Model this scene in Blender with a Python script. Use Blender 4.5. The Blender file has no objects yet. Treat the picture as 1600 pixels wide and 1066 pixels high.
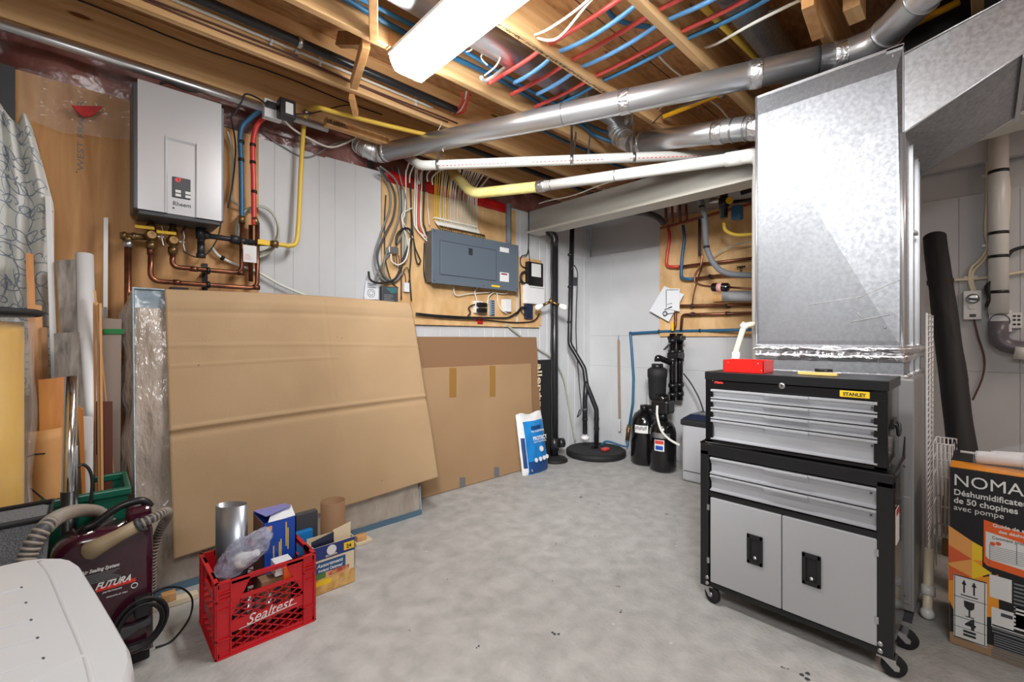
import bpy, math, random
from mathutils import Vector, Matrix, noise
random.seed(7)
PI = math.pi
SC = bpy.context.scene
COL = SC.collection
# ---------------------------------------------------------------- camera
H = 1.15                       # eye height
F, CX, CY = 700.0, 800.0, 530.0
YAW = math.radians(46.6)       # the left wall's direction (+X) lies this far right of the view axis
SU, CU = math.sin(YAW), math.cos(YAW)
cam_d = bpy.data.cameras.new('camera'); cam = bpy.data.objects.new('camera', cam_d); COL.objects.link(cam)
cam.location = (0, 0, H); cam.rotation_euler = (PI/2, 0, -(PI/2-YAW))
cam_d.sensor_width = 36; cam_d.lens = F/1600*36; cam_d.shift_y = -3/1600
cam_d.clip_start = .02
SC.camera = cam
# ---------------------------------------------------------------- world, exposure, lights
w = bpy.data.worlds.new('world'); SC.world = w; w.use_nodes = True
w.node_tree.nodes['Background'].inputs[0].default_value = (1, 1, 1, 1)
w.node_tree.nodes['Background'].inputs[1].default_value = .05
SC.view_settings.view_transform = 'Standard'; SC.view_settings.look = 'None'
SC.view_settings.gamma = 1; SC.view_settings.use_curve_mapping = False
SC.view_settings.exposure = -0.05
TUBE_STRENGTH = 42.0           # emission of the fluorescent diffusers
def area(name, loc, size, sy, power, rot=(0, 0, 0), col=(1, 1, 1)):
    d = bpy.data.lights.new(name, 'AREA'); d.shape = 'RECTANGLE'; d.size = size; d.size_y = sy; d.energy = power; d.color = col
    o = bpy.data.objects.new(name, d); COL.objects.link(o); o.location = loc; o.rotation_euler = rot
    return o
# fill lamps added out of view, standing in for room light and flash
area('light_fill_rear', (-.5, -1.0, 2.45), 1.3, .5, 34, (0, 0, 0))  # added overhead fill behind the camera
area('light_fill_camera', (-.35, -.35, 2.3),   .6, .6, 17, (math.radians(55), 0, -(PI/2-YAW)))  # added fill above the camera, angled into the room
fl = area('light_fill_corner', (-.3, -.3, 2.4), .5, .5, 27)  # added narrow fill that brightens the far corner
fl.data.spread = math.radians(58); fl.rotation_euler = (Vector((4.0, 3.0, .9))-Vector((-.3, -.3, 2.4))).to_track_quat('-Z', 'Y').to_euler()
area('light_fill_right', (3.0, -1.2, 2.45), 1.2, .3, 22, (0, 0, 0), (1, .80, .70))  # added warm fill for the right side of the room

# ---------------------------------------------------------------- pixel -> place helpers (reading the photo)
def ray(px, py):
    t = (px-CX)/F
    return Vector((SU*t+CU, SU-CU*t, (CY-py)/F))
def at(d, px, py):
    r = ray(px, py)
    if H+r.z*d > 2.765: d = (2.765-H)/r.z      # stay below the subfloor
    return Vector((r.x*d, r.y*d, H+r.z*d))
def PU(px, py, U): r = ray(px, py); return at(U/r.x, px, py)
def PV(px, py, V): r = ray(px, py); return at(V/r.y, px, py)
def PZ(px, py, z): r = ray(px, py); return at((z-H)/r.z, px, py)
def Ux(px, V): r = ray(px, 530); return V/r.y*r.x        # U of a pixel column on plane V
def Vx(px, U): r = ray(px, 530); return U/r.x*r.y        # V of a pixel column on plane U
# ---------------------------------------------------------------- materials
def lin(c):
    c = [x/255 for x in c]
    return tuple((x/12.92 if x <= .04045 else ((x+.055)/1.055)**2.4) for x in c)+(1,)
MATS = {}
def mat(name, c, rough=.5, metal=0, c2=None, nscale=8, stretch=(1, 1, 1), bump=0, bscale=None, alpha=1, trans=0, emit=0,
        spec=.5, detail=4, lo=.35, hi=.65, rough2=None, coat=0, coord='Object'):
    if name in MATS: return MATS[name]
    m = bpy.data.materials.new(name); m.use_nodes = True; MATS[name] = m
    nt = m.node_tree; b = nt.nodes['Principled BSDF']; L = nt.links
    b.inputs['Base Color'].default_value = lin(c); b.inputs['Roughness'].default_value = rough
    b.inputs['Metallic'].default_value = metal; b.inputs['Specular IOR Level'].default_value = spec
    b.inputs['Coat Weight'].default_value = coat
    if alpha < 1: b.inputs['Alpha'].default_value = alpha
    if trans: b.inputs['Transmission Weight'].default_value = trans
    if emit:
        b.inputs['Emission Color'].default_value = lin(c); b.inputs['Emission Strength'].default_value = emit
    if c2 or bump or rough2 is not None:
        tc = nt.nodes.new('ShaderNodeTexCoord'); mp = nt.nodes.new('ShaderNodeMapping'); mp.inputs['Scale'].default_value = stretch
        L.new(tc.outputs[coord], mp.inputs[0])
        n = nt.nodes.new('ShaderNodeTexNoise'); n.inputs['Scale'].default_value = nscale; n.inputs['Detail'].default_value = detail
        n.inputs['Distortion'].default_value = .3
        L.new(mp.outputs[0], n.inputs['Vector'])
        if c2:
            r = nt.nodes.new('ShaderNodeValToRGB'); r.color_ramp.elements[0].color = lin(c); r.color_ramp.elements[1].color = lin(c2)
            r.color_ramp.elements[0].position = lo; r.color_ramp.elements[1].position = hi
            L.new(n.outputs['Fac'], r.inputs[0]); L.new(r.outputs[0], b.inputs['Base Color'])
        if rough2 is not None:
            rr = nt.nodes.new('ShaderNodeMapRange'); rr.inputs['From Min'].default_value = .3; rr.inputs['From Max'].default_value = .7
            rr.inputs['To Min'].default_value = rough; rr.inputs['To Max'].default_value = rough2
            L.new(n.outputs['Fac'], rr.inputs[0]); L.new(rr.outputs[0], b.inputs['Roughness'])
        if bump:
            n2 = nt.nodes.new('ShaderNodeTexNoise'); n2.inputs['Scale'].default_value = bscale or nscale; n2.inputs['Detail'].default_value = 3
            L.new(mp.outputs[0], n2.inputs['Vector'])
            bp = nt.nodes.new('ShaderNodeBump'); bp.inputs['Strength'].default_value = bump; bp.inputs['Distance'].default_value = .02
            L.new(n2.outputs['Fac'], bp.inputs['Height']); L.new(bp.outputs[0], b.inputs['Normal'])
    return m
def knots(m, kscale, kcol, thr=.06):
    """sparse round knots / specks with a colour of their own"""
    nt = m.node_tree; b = nt.nodes['Principled BSDF']; L = nt.links
    src = b.inputs['Base Color'].links[0].from_socket if b.inputs['Base Color'].links else None
    tc = nt.nodes.new('ShaderNodeTexCoord'); mp = nt.nodes.new('ShaderNodeMapping'); mp.inputs['Scale'].default_value = kscale
    v = nt.nodes.new('ShaderNodeTexVoronoi'); v.inputs['Scale'].default_value = 1
    L.new(tc.outputs['Object'], mp.inputs[0]); L.new(mp.outputs[0], v.inputs['Vector'])
    r = nt.nodes.new('ShaderNodeValToRGB'); r.color_ramp.elements[0].color = (1, 1, 1, 1); r.color_ramp.elements[1].color = (0, 0, 0, 1)
    r.color_ramp.elements[0].position = thr*.6; r.color_ramp.elements[1].position = thr
    L.new(v.outputs['Distance'], r.inputs[0])
    mx = nt.nodes.new('ShaderNodeMixRGB'); L.new(r.outputs[0], mx.inputs[0])
    if src: L.new(src, mx.inputs[1])
    else: mx.inputs[1].default_value = b.inputs['Base Color'].default_value
    mx.inputs[2].default_value = lin(kcol); L.new(mx.outputs[0], b.inputs['Base Color'])
    return m
def band(m, axis, freq, c, width=.06):
    """dark plank joints every 1/freq metres along an axis"""
    nt = m.node_tree; b = nt.nodes['Principled BSDF']; L = nt.links
    src = b.inputs['Base Color'].links[0].from_socket
    tc = nt.nodes.new('ShaderNodeTexCoord'); s = nt.nodes.new('ShaderNodeSeparateXYZ'); L.new(tc.outputs['Object'], s.inputs[0])
    a = nt.nodes.new('ShaderNodeMath'); a.operation = 'MULTIPLY'; a.inputs[1].default_value = freq; L.new(s.outputs[axis], a.inputs[0])
    f = nt.nodes.new('ShaderNodeMath'); f.operation = 'FRACT'; L.new(a.outputs[0], f.inputs[0])
    g = nt.nodes.new('ShaderNodeMath'); g.operation = 'LESS_THAN'; g.inputs[1].default_value = width; L.new(f.outputs[0], g.inputs[0])
    mx = nt.nodes.new('ShaderNodeMixRGB'); L.new(g.outputs[0], mx.inputs[0]); L.new(src, mx.inputs[1]); mx.inputs[2].default_value = lin(c)
    L.new(mx.outputs[0], b.inputs['Base Color']); return m
M = {}
M['concrete'] = mat('concrete floor', (164, 163, 160), .62, c2=(190, 189, 186), nscale=11, detail=15, bump=.25, bscale=60, lo=.3, hi=.68)
knots(M['concrete'], (2.6, 3.1, 1), (120, 118, 114), .035); knots(M['concrete'], (7, 6, 1), (208, 207, 203), .05)
M['wallp'] = mat('white wall panel', (196, 197, 199), .55, c2=(205, 206, 208), nscale=2)
M['found'] = mat('foundation grey', (186, 187, 189), .6, c2=(196, 197, 198), nscale=2)
M['plain'] = mat('plain wall', (190, 188, 184), .8)
M['joist'] = mat('joist lumber', (208, 162, 108), .6, c2=(230, 190, 138), nscale=3, stretch=(.5, 9, 14), detail=6, bump=.05)
knots(M['joist'], (1.7, 6, 7), (120, 70, 35), .09)
M['deck'] = mat('subfloor osb', (158, 112, 70), .7, c2=(194, 146, 98), nscale=14, stretch=(1, 3, 1), detail=8); band(M['deck'], 1, 1.66, (70, 45, 28), .012)
M['ply'] = mat('plywood tan', (200, 158, 106), .6, c2=(222, 184, 134), nscale=5, stretch=(2, 2, 1.1), detail=9)
knots(M['ply'], (2.2, 1, 1.9), (92, 55, 28), .05)
M['plyL'] = mat('plywood orange', (172, 118, 64), .55, c2=(212, 162, 104), nscale=3.6, stretch=(5, 5, .5), detail=8, lo=.3, hi=.7)
knots(M['plyL'], (2.6, 1, 2.1), (80, 45, 25), .06)
M['wood'] = mat('pine', (205, 150, 92), .55, c2=(222, 172, 116), nscale=3, stretch=(8, 8, .7))
M['woodo'] = mat('orange stained pine', (196, 122, 48), .4, c2=(216, 146, 70), nscale=3, stretch=(8, 8, .8)); knots(M['woodo'], (9, 9, 6), (120, 60, 25), .10)
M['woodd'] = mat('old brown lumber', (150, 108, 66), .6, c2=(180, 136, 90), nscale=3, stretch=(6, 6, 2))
M['barn'] = mat('grey weathered plank', (96, 90, 84), .7, c2=(160, 152, 144), nscale=8, stretch=(6, 6, .7), detail=9, lo=.3, hi=.7)
M['greyb'] = mat('taupe board', (146, 132, 122), .6)
M['white'] = mat('white paint', (226, 226, 226), .4)
M['whitep'] = mat('white plastic', (220, 221, 222), .35)
M['tote'] = mat('white tote plastic', (196, 198, 200), .35, spec=.4)
M['pvc'] = mat('pvc pipe', (222, 221, 216), .3)
M['pvcw'] = mat('pvc cream', (226, 214, 186), .4)
M['foil'] = mat('foil tape', (215, 215, 217), .36, 1, c2=(225, 225, 228), nscale=20, bump=.5, bscale=45)
M['galv'] = mat('galvanised sheet', (168, 171, 175), .46, 1, c2=(150, 153, 158), nscale=60, detail=9, rough2=.54, bump=.02, bscale=7)
M['galvf'] = mat('galvanised spangle', (176, 178, 182), .42, 1, c2=(198, 200, 203), nscale=60, detail=9, rough2=.52, bump=.02, bscale=60)
M['duct'] = mat('shiny duct steel', (214, 216, 219), .33, .88)
M['steel'] = mat('chrome', (215, 217, 220), .12, 1)
M['zinc'] = mat('zinc', (190, 192, 195), .3, 1)
M['black'] = mat('black plastic', (20, 21, 23), .35)
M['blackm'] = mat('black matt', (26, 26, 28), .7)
M['blackg'] = mat('black glossy', (14, 14, 16), .15, coat=.3)
M['rubber'] = mat('rubber', (24, 24, 26), .8)
M['abs'] = mat('black abs pipe', (32, 33, 36), .35)
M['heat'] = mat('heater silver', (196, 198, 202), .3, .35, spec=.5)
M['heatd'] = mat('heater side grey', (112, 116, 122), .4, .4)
M['dgrey'] = mat('dark grey', (66, 68, 72), .5)
M['copper'] = mat('copper', (146, 92, 68), .34, .85, c2=(104, 68, 54), nscale=12)
M['brass'] = mat('brass', (150, 122, 78), .38, .85, c2=(110, 88, 60), nscale=40)
M['iron'] = mat('black iron', (62, 62, 66), .4, .6)
M['yel'] = mat('yellow valve', (238, 190, 32), .4)
M['gas'] = mat('yellow gas tube', (226, 190, 74), .45)
M['gasr'] = mat('yellow gas pipe', (228, 168, 26), .4)
M['fgl'] = mat('fibreglass yellow', (222, 206, 120), .7, c2=(232, 220, 150), nscale=10, bump=.3, bscale=30)
M['blue'] = mat('blue pex', (58, 128, 178), .35)
M['blued'] = mat('dark blue pex', (36, 92, 128), .4)
M['red'] = mat('red pex', (206, 62, 56), .35)
M['redp'] = mat('red pex pale', (216, 84, 78), .35)
M['bluep'] = mat('blue pex pale', (96, 152, 204), .35)
M['wirew'] = mat('white cable', (226, 224, 214), .45)
M['wirey'] = mat('yellow cable', (228, 190, 60), .45)
M['wireb'] = mat('brown cable', (96, 58, 48), .5)
M['wireg'] = mat('grey cable', (120, 122, 118), .5)
M['wirek'] = mat('black cable', (28, 28, 28), .5)
M['ggreen'] = mat('pale green tube', (176, 178, 160), .4)
M['panel'] = mat('panel blue grey', (96, 108, 120), .45, .1)
M['paneld'] = mat('panel box side', (92, 88, 84), .5)
M['label'] = mat('paper label', (222, 222, 220), .6)
M['paper'] = mat('paper', (224, 226, 230), .7)
M['ink'] = mat('ink', (38, 40, 44), .7)
M['inkg'] = mat('grey ink', (120, 124, 128), .7)
M['redtape'] = mat('red tape', (196, 26, 26), .4, c2=(150, 18, 18), nscale=9, bump=.3)
M['bag'] = mat('vapour barrier', (92, 46, 42), .3, c2=(136, 88, 80), nscale=5, bump=.8, bscale=9, spec=.8)
M['beam'] = mat('beam putty', (150, 148, 140), .5)
M['beaml'] = mat('beam flange', (206, 203, 192), .5)
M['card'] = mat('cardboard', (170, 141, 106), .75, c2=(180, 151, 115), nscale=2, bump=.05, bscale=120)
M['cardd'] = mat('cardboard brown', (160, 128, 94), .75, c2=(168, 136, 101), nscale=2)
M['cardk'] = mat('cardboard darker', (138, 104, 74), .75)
M['tapek'] = mat('packing tape', (150, 112, 58), .3)
M['tapeg'] = mat('grey tape', (110, 110, 112), .5)
M['mattr'] = mat('mattress plastic', (168, 154, 142), .22, c2=(196, 184, 172), nscale=3, stretch=(2, 2, .8), bump=1.0, bscale=11, spec=.9)
M['mattb'] = mat('mattress blue border', (128, 146, 158), .25, c2=(156, 172, 182), nscale=4, bump=.8, bscale=8, spec=.8)
M['clear'] = mat('clear film', (226, 230, 235), .12, alpha=.13, spec=.9, bump=1, bscale=14, nscale=9)
M['clearb'] = mat('clear bag', (208, 212, 236), .16, alpha=.36, spec=.9, bump=1, bscale=30, nscale=9)
M['fabric'] = mat('curtain cloth', (226, 227, 222), .85)
M['scroll'] = mat('scroll print', (146, 158, 174), .85)
M['foam'] = mat('yellow foam', (196, 146, 20), .5, c2=(210, 164, 34), nscale=4, bump=.2)
M['kraft'] = mat('kraft board', (196, 142, 84), .6, c2=(206, 154, 96), nscale=5)
M['green'] = mat('green tote', (20, 92, 72), .35)
M['basket'] = mat('grey woven', (84, 86, 90), .8, c2=(128, 130, 134), nscale=420, bump=.4, bscale=420, detail=0)
M['burg'] = mat('burgundy enamel', (52, 16, 30), .22, c2=(66, 22, 40), nscale=4, coat=.4)
M['hose'] = mat('taupe hose', (140, 130, 118), .5)
M['wand'] = mat('taupe grip', (150, 132, 104), .5)
M['crate'] = mat('red crate', (196, 24, 34), .35)
M['redmet'] = mat('red painted tray', (222, 30, 24), .3)
M['boxblue'] = mat('blue carton', (22, 72, 170), .45)
M['bagblue'] = mat('blue bag', (36, 136, 206), .3, c2=(24, 116, 190), nscale=4, bump=.5, bscale=10)
M['bagnavy'] = mat('navy print', (26, 66, 122), .4)
M['silver'] = mat('silver drawer paint', (172, 174, 178), .36, .3)
M['doorg'] = mat('silver door paint', (178, 180, 183), .4, .2)
M['furn'] = mat('furnace enamel', (150, 150, 150), .4, .3)
M['orange'] = mat('orange print', (232, 96, 30), .45)
M['orange2'] = mat('amber print', (238, 152, 34), .45)
M['orange3'] = mat('tan orange print', (232, 160, 84), .45)
M['orange4'] = mat('rust print', (214, 92, 44), .45)
M['yprint'] = mat('yellow print', (240, 200, 30), .45)
M['navy'] = mat('dark navy lid', (34, 42, 66), .3)
M['tan'] = mat('tan print', (190, 140, 80), .6, c2=(220, 180, 110), nscale=30)
M['cream'] = mat('cream', (222, 206, 176), .6)
M['bulb'] = mat('bulb glass', (238, 238, 236), .2)
M['rod'] = mat('rod', (150, 128, 108), .4)
M['tube_glow'] = mat('fluorescent diffuser', (255, 255, 255), .5, emit=TUBE_STRENGTH)
M['teal'] = mat('teal cover', (60, 110, 116), .4)
# ---------------------------------------------------------------- geometry helpers
def fillet(path, r, n=6):
    """round the corners of a polyline"""
    P = [Vector(p) for p in path]; out = [P[0]]
    for i in range(1, len(P)-1):
        a, b, c = P[i-1], P[i], P[i+1]
        la, lc = (a-b).length, (c-b).length
        rr = min(r, la*.49, lc*.49)
        p0 = b+(a-b).normalized()*rr; p1 = b+(c-b).normalized()*rr
        for k in range(n+1):
            t = k/n; out.append(p0*(1-t)**2+b*2*t*(1-t)+p1*t*t)
    out.append(P[-1]); return out
def spline(path, n=6, closed=False):
    P = [Vector(p) for p in path]
    if len(P) < 3 and not closed: return P
    out = []; m = len(P); rng = range(m if closed else m-1)
    for i in rng:
        if closed: p0, p1, p2, p3 = P[(i-1) % m], P[i], P[(i+1) % m], P[(i+2) % m]
        else: p0, p1, p2, p3 = P[max(i-1, 0)], P[i], P[i+1], P[min(i+2, m-1)]
        for k in range(n):
            t = k/n
            out.append(.5*((2*p1)+(p2-p0)*t+(2*p0-5*p1+4*p2-p3)*t*t+(3*p1-p0-3*p2+p3)*t**3))
    if not closed: out.append(P[-1])
    return out
class MB:
    def __init__(s): s.v = []; s.f = []; s.m = []; s.s = []; s.mi = 0; s.mats = []
    def use(s, m):
        if m not in s.mats: s.mats.append(m)
        s.mi = s.mats.index(m); return s
    def add(s, vs, fs, smooth=False):
        o = len(s.v); s.v += [Vector(v) for v in vs]
        for f in fs: s.f.append([i+o for i in f]); s.m.append(s.mi); s.s.append(smooth)
        return s
    def hexa(s, p):   # p: 4 bottom then 4 top
        return s.add(p, [(3, 2, 1, 0), (4, 5, 6, 7), (0, 1, 5, 4), (1, 2, 6, 5), (2, 3, 7, 6), (3, 0, 4, 7)])
    def box(s, a, b):
        x0, y0, z0 = [min(a[i], b[i]) for i in range(3)]; x1, y1, z1 = [max(a[i], b[i]) for i in range(3)]
        return s.hexa([(x0, y0, z0), (x1, y0, z0), (x1, y1, z0), (x0, y1, z0), (x0, y0, z1), (x1, y0, z1), (x1, y1, z1), (x0, y1, z1)])
    def prism(s, pts, vec):
        n = len(pts); vec = Vector(vec); P = [Vector(p) for p in pts]
        nr = Vector((0, 0, 0))
        for i in range(n): nr += P[i].cross(P[(i+1) % n])
        if nr.dot(vec) > 0: P.reverse()
        return s.add(P+[p+vec for p in P], [tuple(range(n)), tuple(range(2*n-1, n-1, -1))]+[((i+1) % n, i, i+n, (i+1) % n+n) for i in range(n)])
    def bar(s, p0, p1, w, h, up=(0, 0, 1)):   # rectangular bar along p0->p1
        p0, p1 = Vector(p0), Vector(p1); d = (p1-p0).normalized(); side = d.cross(Vector(up))
        if side.length < 1e-4: side = d.cross(Vector((1, 0, 0)))
        side.normalize(); u = side.cross(d).normalized()
        q = [(-1, -1), (1, -1), (1, 1), (-1, 1)]
        return s.hexa([p0+side*(w/2*a)+u*(h/2*b) for a, b in q]+[p1+side*(w/2*a)+u*(h/2*b) for a, b in q])
    def tube(s, path, r, n=10, caps=True, closed=False):
        P = [Vector(p) for p in path]; m = len(P)
        R = r if isinstance(r, (list, tuple)) else [r]*m
        T = []
        for i in range(m):
            if closed: t = P[(i+1) % m]-P[i-1]
            else: t = P[min(i+1, m-1)]-P[max(i-1, 0)]
            T.append(t.normalized() if t.length > 1e-9 else Vector((0, 0, 1)))
        a = Vector((0, 0, 1)) if abs(T[0].z) < .9 else Vector((1, 0, 0))
        N = (a-T[0]*a.dot(T[0])).normalized(); vs = []
        for i in range(m):
            N = (N-T[i]*N.dot(T[i])); N = N.normalized() if N.length > 1e-6 else T[i].orthogonal().normalized()
            B = T[i].cross(N)
            for k in range(n):
                th = 2*PI*k/n; vs.append(P[i]+(N*math.cos(th)+B*math.sin(th))*R[i])
        fs = []
        for i in range(m if closed else m-1):
            j = (i+1) % m
            for k in range(n): k2 = (k+1) % n; fs.append((i*n+k, i*n+k2, j*n+k2, j*n+k))
        s.add(vs, fs, True)
        if caps and not closed:
            o = len(s.v)-len(vs)
            for f in (tuple(reversed(range(n))), tuple((m-1)*n+k for k in range(n))):
                s.f.append([o+i for i in f]); s.m.append(s.mi); s.s.append(False)
        return s
    def cyl(s, p0, p1, r, r2=None, n=16): return s.tube([p0, p1], [r, r if r2 is None else r2], n)
    def ell(s, p0, p1, a, b, ax, n=28):   # elliptical bar
        p0, p1 = Vector(p0), Vector(p1); d = (p1-p0).normalized(); X = Vector(ax).normalized(); Y = d.cross(X).normalized()
        o = [X*(a*math.cos(2*PI*k/n))+Y*(b*math.sin(2*PI*k/n)) for k in range(n)]
        s.add([p0+q for q in o]+[p1+q for q in o], [(k, (k+1) % n, n+(k+1) % n, n+k) for k in range(n)], True)
        return s
    def lathe(s, prof, c=(0, 0, 0), n=28, axis=None, caps=True):
        c = Vector(c); ax = Vector(axis or (0, 0, 1)).normalized(); X = ax.orthogonal().normalized(); Y = ax.cross(X)
        vs = []; m = len(prof)
        for r, z in prof:
            for k in range(n): th = 2*PI*k/n; vs.append(c+ax*z+(X*math.cos(th)+Y*math.sin(th))*r)
        fs = [(i*n+k, i*n+(k+1) % n, (i+1)*n+(k+1) % n, (i+1)*n+k) for i in range(m-1) for k in range(n)]
        s.add(vs, fs, True)
        if caps:
            o = len(s.v)-len(vs)
            for f in (tuple(reversed(range(n))), tuple((m-1)*n+k for k in range(n))):
                s.f.append([o+i for i in f]); s.m.append(s.mi); s.s.append(False)
        return s
    def sph(s, c, r, n=16, sc=(1, 1, 1)):
        c = Vector(c); vs = []; fs = []; h = n//2
        for i in range(h+1):
            ph = PI*i/h
            for k in range(n):
                th = 2*PI*k/n; vs.append(c+Vector((r*sc[0]*math.sin(ph)*math.cos(th), r*sc[1]*math.sin(ph)*math.sin(th), r*sc[2]*math.cos(ph))))
        for i in range(h):
            for k in range(n): fs.append((i*n+k, (i+1)*n+k, (i+1)*n+(k+1) % n, i*n+(k+1) % n))
        return s.add(vs, fs, True)
    def grid(s, nx, ny, fn, smooth=True):
        vs = [fn(i/nx, j/ny) for j in range(ny+1) for i in range(nx+1)]
        return s.add(vs, [(j*(nx+1)+i, j*(nx+1)+i+1, (j+1)*(nx+1)+i+1, (j+1)*(nx+1)+i) for j in range(ny) for i in range(nx)], smooth)
    def build(s, name, m=None, parent=None, bevel=0, solid=0, seg=2, sub=0):
        if m is not None and not s.mats: s.mats = [m]
        org = Vector(parent['_o']) if parent is not None and '_o' in parent.keys() else Vector((0, 0, 0))
        me = bpy.data.meshes.new(name); o = bpy.data.objects.new(name, me)
        if parent is None and s.v:     # a one-mesh thing has its origin at its base
            xs = [v.x for v in s.v]; ys = [v.y for v in s.v]; zs = [v.z for v in s.v]
            org = Vector(((min(xs)+max(xs))/2, (min(ys)+max(ys))/2, min(zs))); o.location = org; o['_o'] = tuple(org)
        else: o['_o'] = tuple(org)
        me.from_pydata([v-org for v in s.v], [], s.f)
        for mm in s.mats: me.materials.append(mm)
        me.polygons.foreach_set('material_index', s.m); me.polygons.foreach_set('use_smooth', s.s); me.update()
        COL.objects.link(o)
        if parent is not None: o.parent = parent
        if parent is not None and '_top' not in parent.keys() and parent.type == 'MESH': pass
        if solid: md = o.modifiers.new('solid', 'SOLIDIFY'); md.thickness = solid; md.offset = 0
        if sub: md = o.modifiers.new('sub', 'SUBSURF'); md.levels = sub; md.render_levels = sub
        if bevel:
            md = o.modifiers.new('bevel', 'BEVEL'); md.width = bevel; md.segments = seg; md.limit_method = 'ANGLE'; md.angle_limit = math.radians(40)
        return o
def tag(o, label=None, cat=None, group=None, kind=None):
    if label: o['label'] = label
    if cat: o['category'] = cat
    if group: o['group'] = group
    if kind: o['kind'] = kind
    return o
def thing(name, loc, label, cat, group=None):
    o = bpy.data.objects.new(name, None); COL.objects.link(o); o.location = loc; o['_o'] = tuple(loc); o.empty_display_size = .05
    return tag(o, label, cat, group)
def one(mb, name, m, label, cat, group=None, **k): return tag(mb.build(name, m, None, **k), label, cat, group)
def pipe(name, path, r, m, label, cat='pipe', rad=.05, group=None, n=12, sm=False):
    p = spline(path, 8) if sm else fillet(path, rad)
    return one(MB().tube(p, r, n), name, m, label, cat, group)
_tc = {}
def text(s, m, parent, o, x, z, size, name='lettering', ext=.0008, font_shear=0, width=None, align='LEFT', bold=0, sx=1):
    """flat lettering: o = lower-left corner, x = writing direction, z = up direction of the letters"""
    cu = bpy.data.curves.new(name, 'FONT'); cu.body = s; cu.size = size; cu.extrude = ext; cu.shear = font_shear; cu.align_x = align; cu.offset = bold
    cu.resolution_u = 3
    tmp = bpy.data.objects.new('tmp', cu); COL.objects.link(tmp)
    bpy.context.view_layer.update()
    me = bpy.data.meshes.new_from_object(tmp.evaluated_get(bpy.context.evaluated_depsgraph_get()))
    bpy.data.objects.remove(tmp); bpy.data.curves.remove(cu)
    X = Vector(x).normalized(); Z = Vector(z).normalized(); N = X.cross(Z).normalized(); Z = N.cross(X)
    if width and me.vertices:
        w0 = max(v.co.x for v in me.vertices)-min(v.co.x for v in me.vertices); sx = width/max(w0, 1e-6)
    org = Vector(parent['_o']) if parent is not None else Vector((0, 0, 0)); o = Vector(o)-org
    for v in me.vertices: v.co = o+X*(v.co.x*sx)+Z*v.co.y+N*v.co.z
    me.materials.clear(); me.materials.append(m); me.name = name
    ob = bpy.data.objects.new(name, me); COL.objects.link(ob); ob.parent = parent; ob['_o'] = tuple(org)
    return ob
def copy_tree(o, parent=None, delta=None):
    c = o.copy(); COL.objects.link(c)
    if parent is not None: c.parent = parent
    for ch in list(o.children): copy_tree(ch, c)
    return c
def lines(mb, o, X, Z, w, n, dz, h, rnd=0, off=.0006):
    """n printed lines on a face (o top-left)"""
    X = Vector(X).normalized(); Z = Vector(Z).normalized(); N = X.cross(Z).normalized(); o = Vector(o)
    for i in range(n):
        ww = w*(1-random.random()*rnd); p = o-Z*(i*dz)
        mb.prism([p, p+X*ww, p+X*ww-Z*h, p-Z*h], N*off)
# ================================================================ the room
UB, VA, TOP = 4.06, 3.03, 2.79
U0, V0 = -2.3, -2.8
def struct(name, mb, m=None, **k):
    o = mb.build(name, m, None, **k); o['kind'] = 'structure'; return o
struct('floor', MB().box((U0-.12, V0-.12, -.1), (UB+.2, VA+.2, 0)), M['concrete'])
struct('ceiling', MB().box((U0-.12, V0-.12, TOP), (UB+.2, VA+.2, TOP+.03)), M['deck'])
# panelled walls: a profile with real V-grooves, extruded upwards
def panel_wall(name, along, fixed, a0, a1, z0, z1, m, grooves, out, thick, hseams=()):
    mb = MB(); zs = [z0]
    for z in hseams: zs += [z-.003, z, z+.003]
    zs.append(z1); prof = [(a0, 0)]
    for g in grooves: prof += [(g-.0035, 0), (g-.001, -.004), (g+.001, -.004), (g+.0035, 0)]
    prof.append((a1, 0))
    def P(a, d, z):
        if along == 'u': return (a, fixed+out*d, z)
        return (fixed+out*d, a, z)
    nz = len(zs); vs = []
    for zi, z in enumerate(zs):
        dz = -.004 if z in hseams else 0
        for a, d in prof: vs.append(P(a, d+dz, z))
    n = len(prof); fs = [(j*n+i, j*n+i+1, (j+1)*n+i+1, (j+1)*n+i) for j in range(nz-1) for i in range(n-1)]
    mb.add(vs, fs)
    mb.box(P(a0, -.012, z0), P(a1, -thick, z1))
    return struct(name, mb, m)
gr = []; g = U0+.1; i = 0
while g < UB-.05: gr.append(g); g += (.193, .109, .163, .104, .142)[i % 5]; i += 1
gr = [x+.0 for x in gr]
panel_wall('wall_left', 'u', VA, U0, UB, 0, 2.37, M['wallp'], gr, -1, .12)
gv = [VA-.28, VA-.86, 2.0-.45, .45, .21, -.02, -.24, -.6, -1.1, -1.6, -2.2]
panel_wall('wall_back', 'v', UB, .70, VA, 0, 2.06, M['found'], [1.55, VA-.86, VA-.28], -1, .12, hseams=(.86, 1.185))
panel_wall('wall_back_right', 'v', UB, V0, .70, 0, 2.06, M['found'], [-2.2, -1.6, -1.1, -.72, -.42, -.14, .12, .40], -1, .12, hseams=(.945,))
struct('wall_back_upper', MB().box((UB+.025, V0, 2.06), (UB+.12, VA, TOP)), M['found'])
struct('trim_1', MB().prism([(UB-.002, V0, 2.05), (UB+.03, V0, 2.05), (UB+.03, V0, 2.075)], (0, VA-V0, 0)), M['white'])
struct('trim_2', MB().prism([(3.35, VA+.002, 2.05), (3.35, VA-.006, 2.05), (3.35, VA+.002, 2.064)], (UB-3.35, 0, 0)), M['white'])
struct('wall_left_upper', MB().box((U0, VA+.09, 2.37), (UB, VA+.12, TOP)), M['plain'])
struct('wall_right', MB().box((U0-.12, V0-.12, 0), (UB+.12, V0, TOP)), M['plain'])
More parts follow.
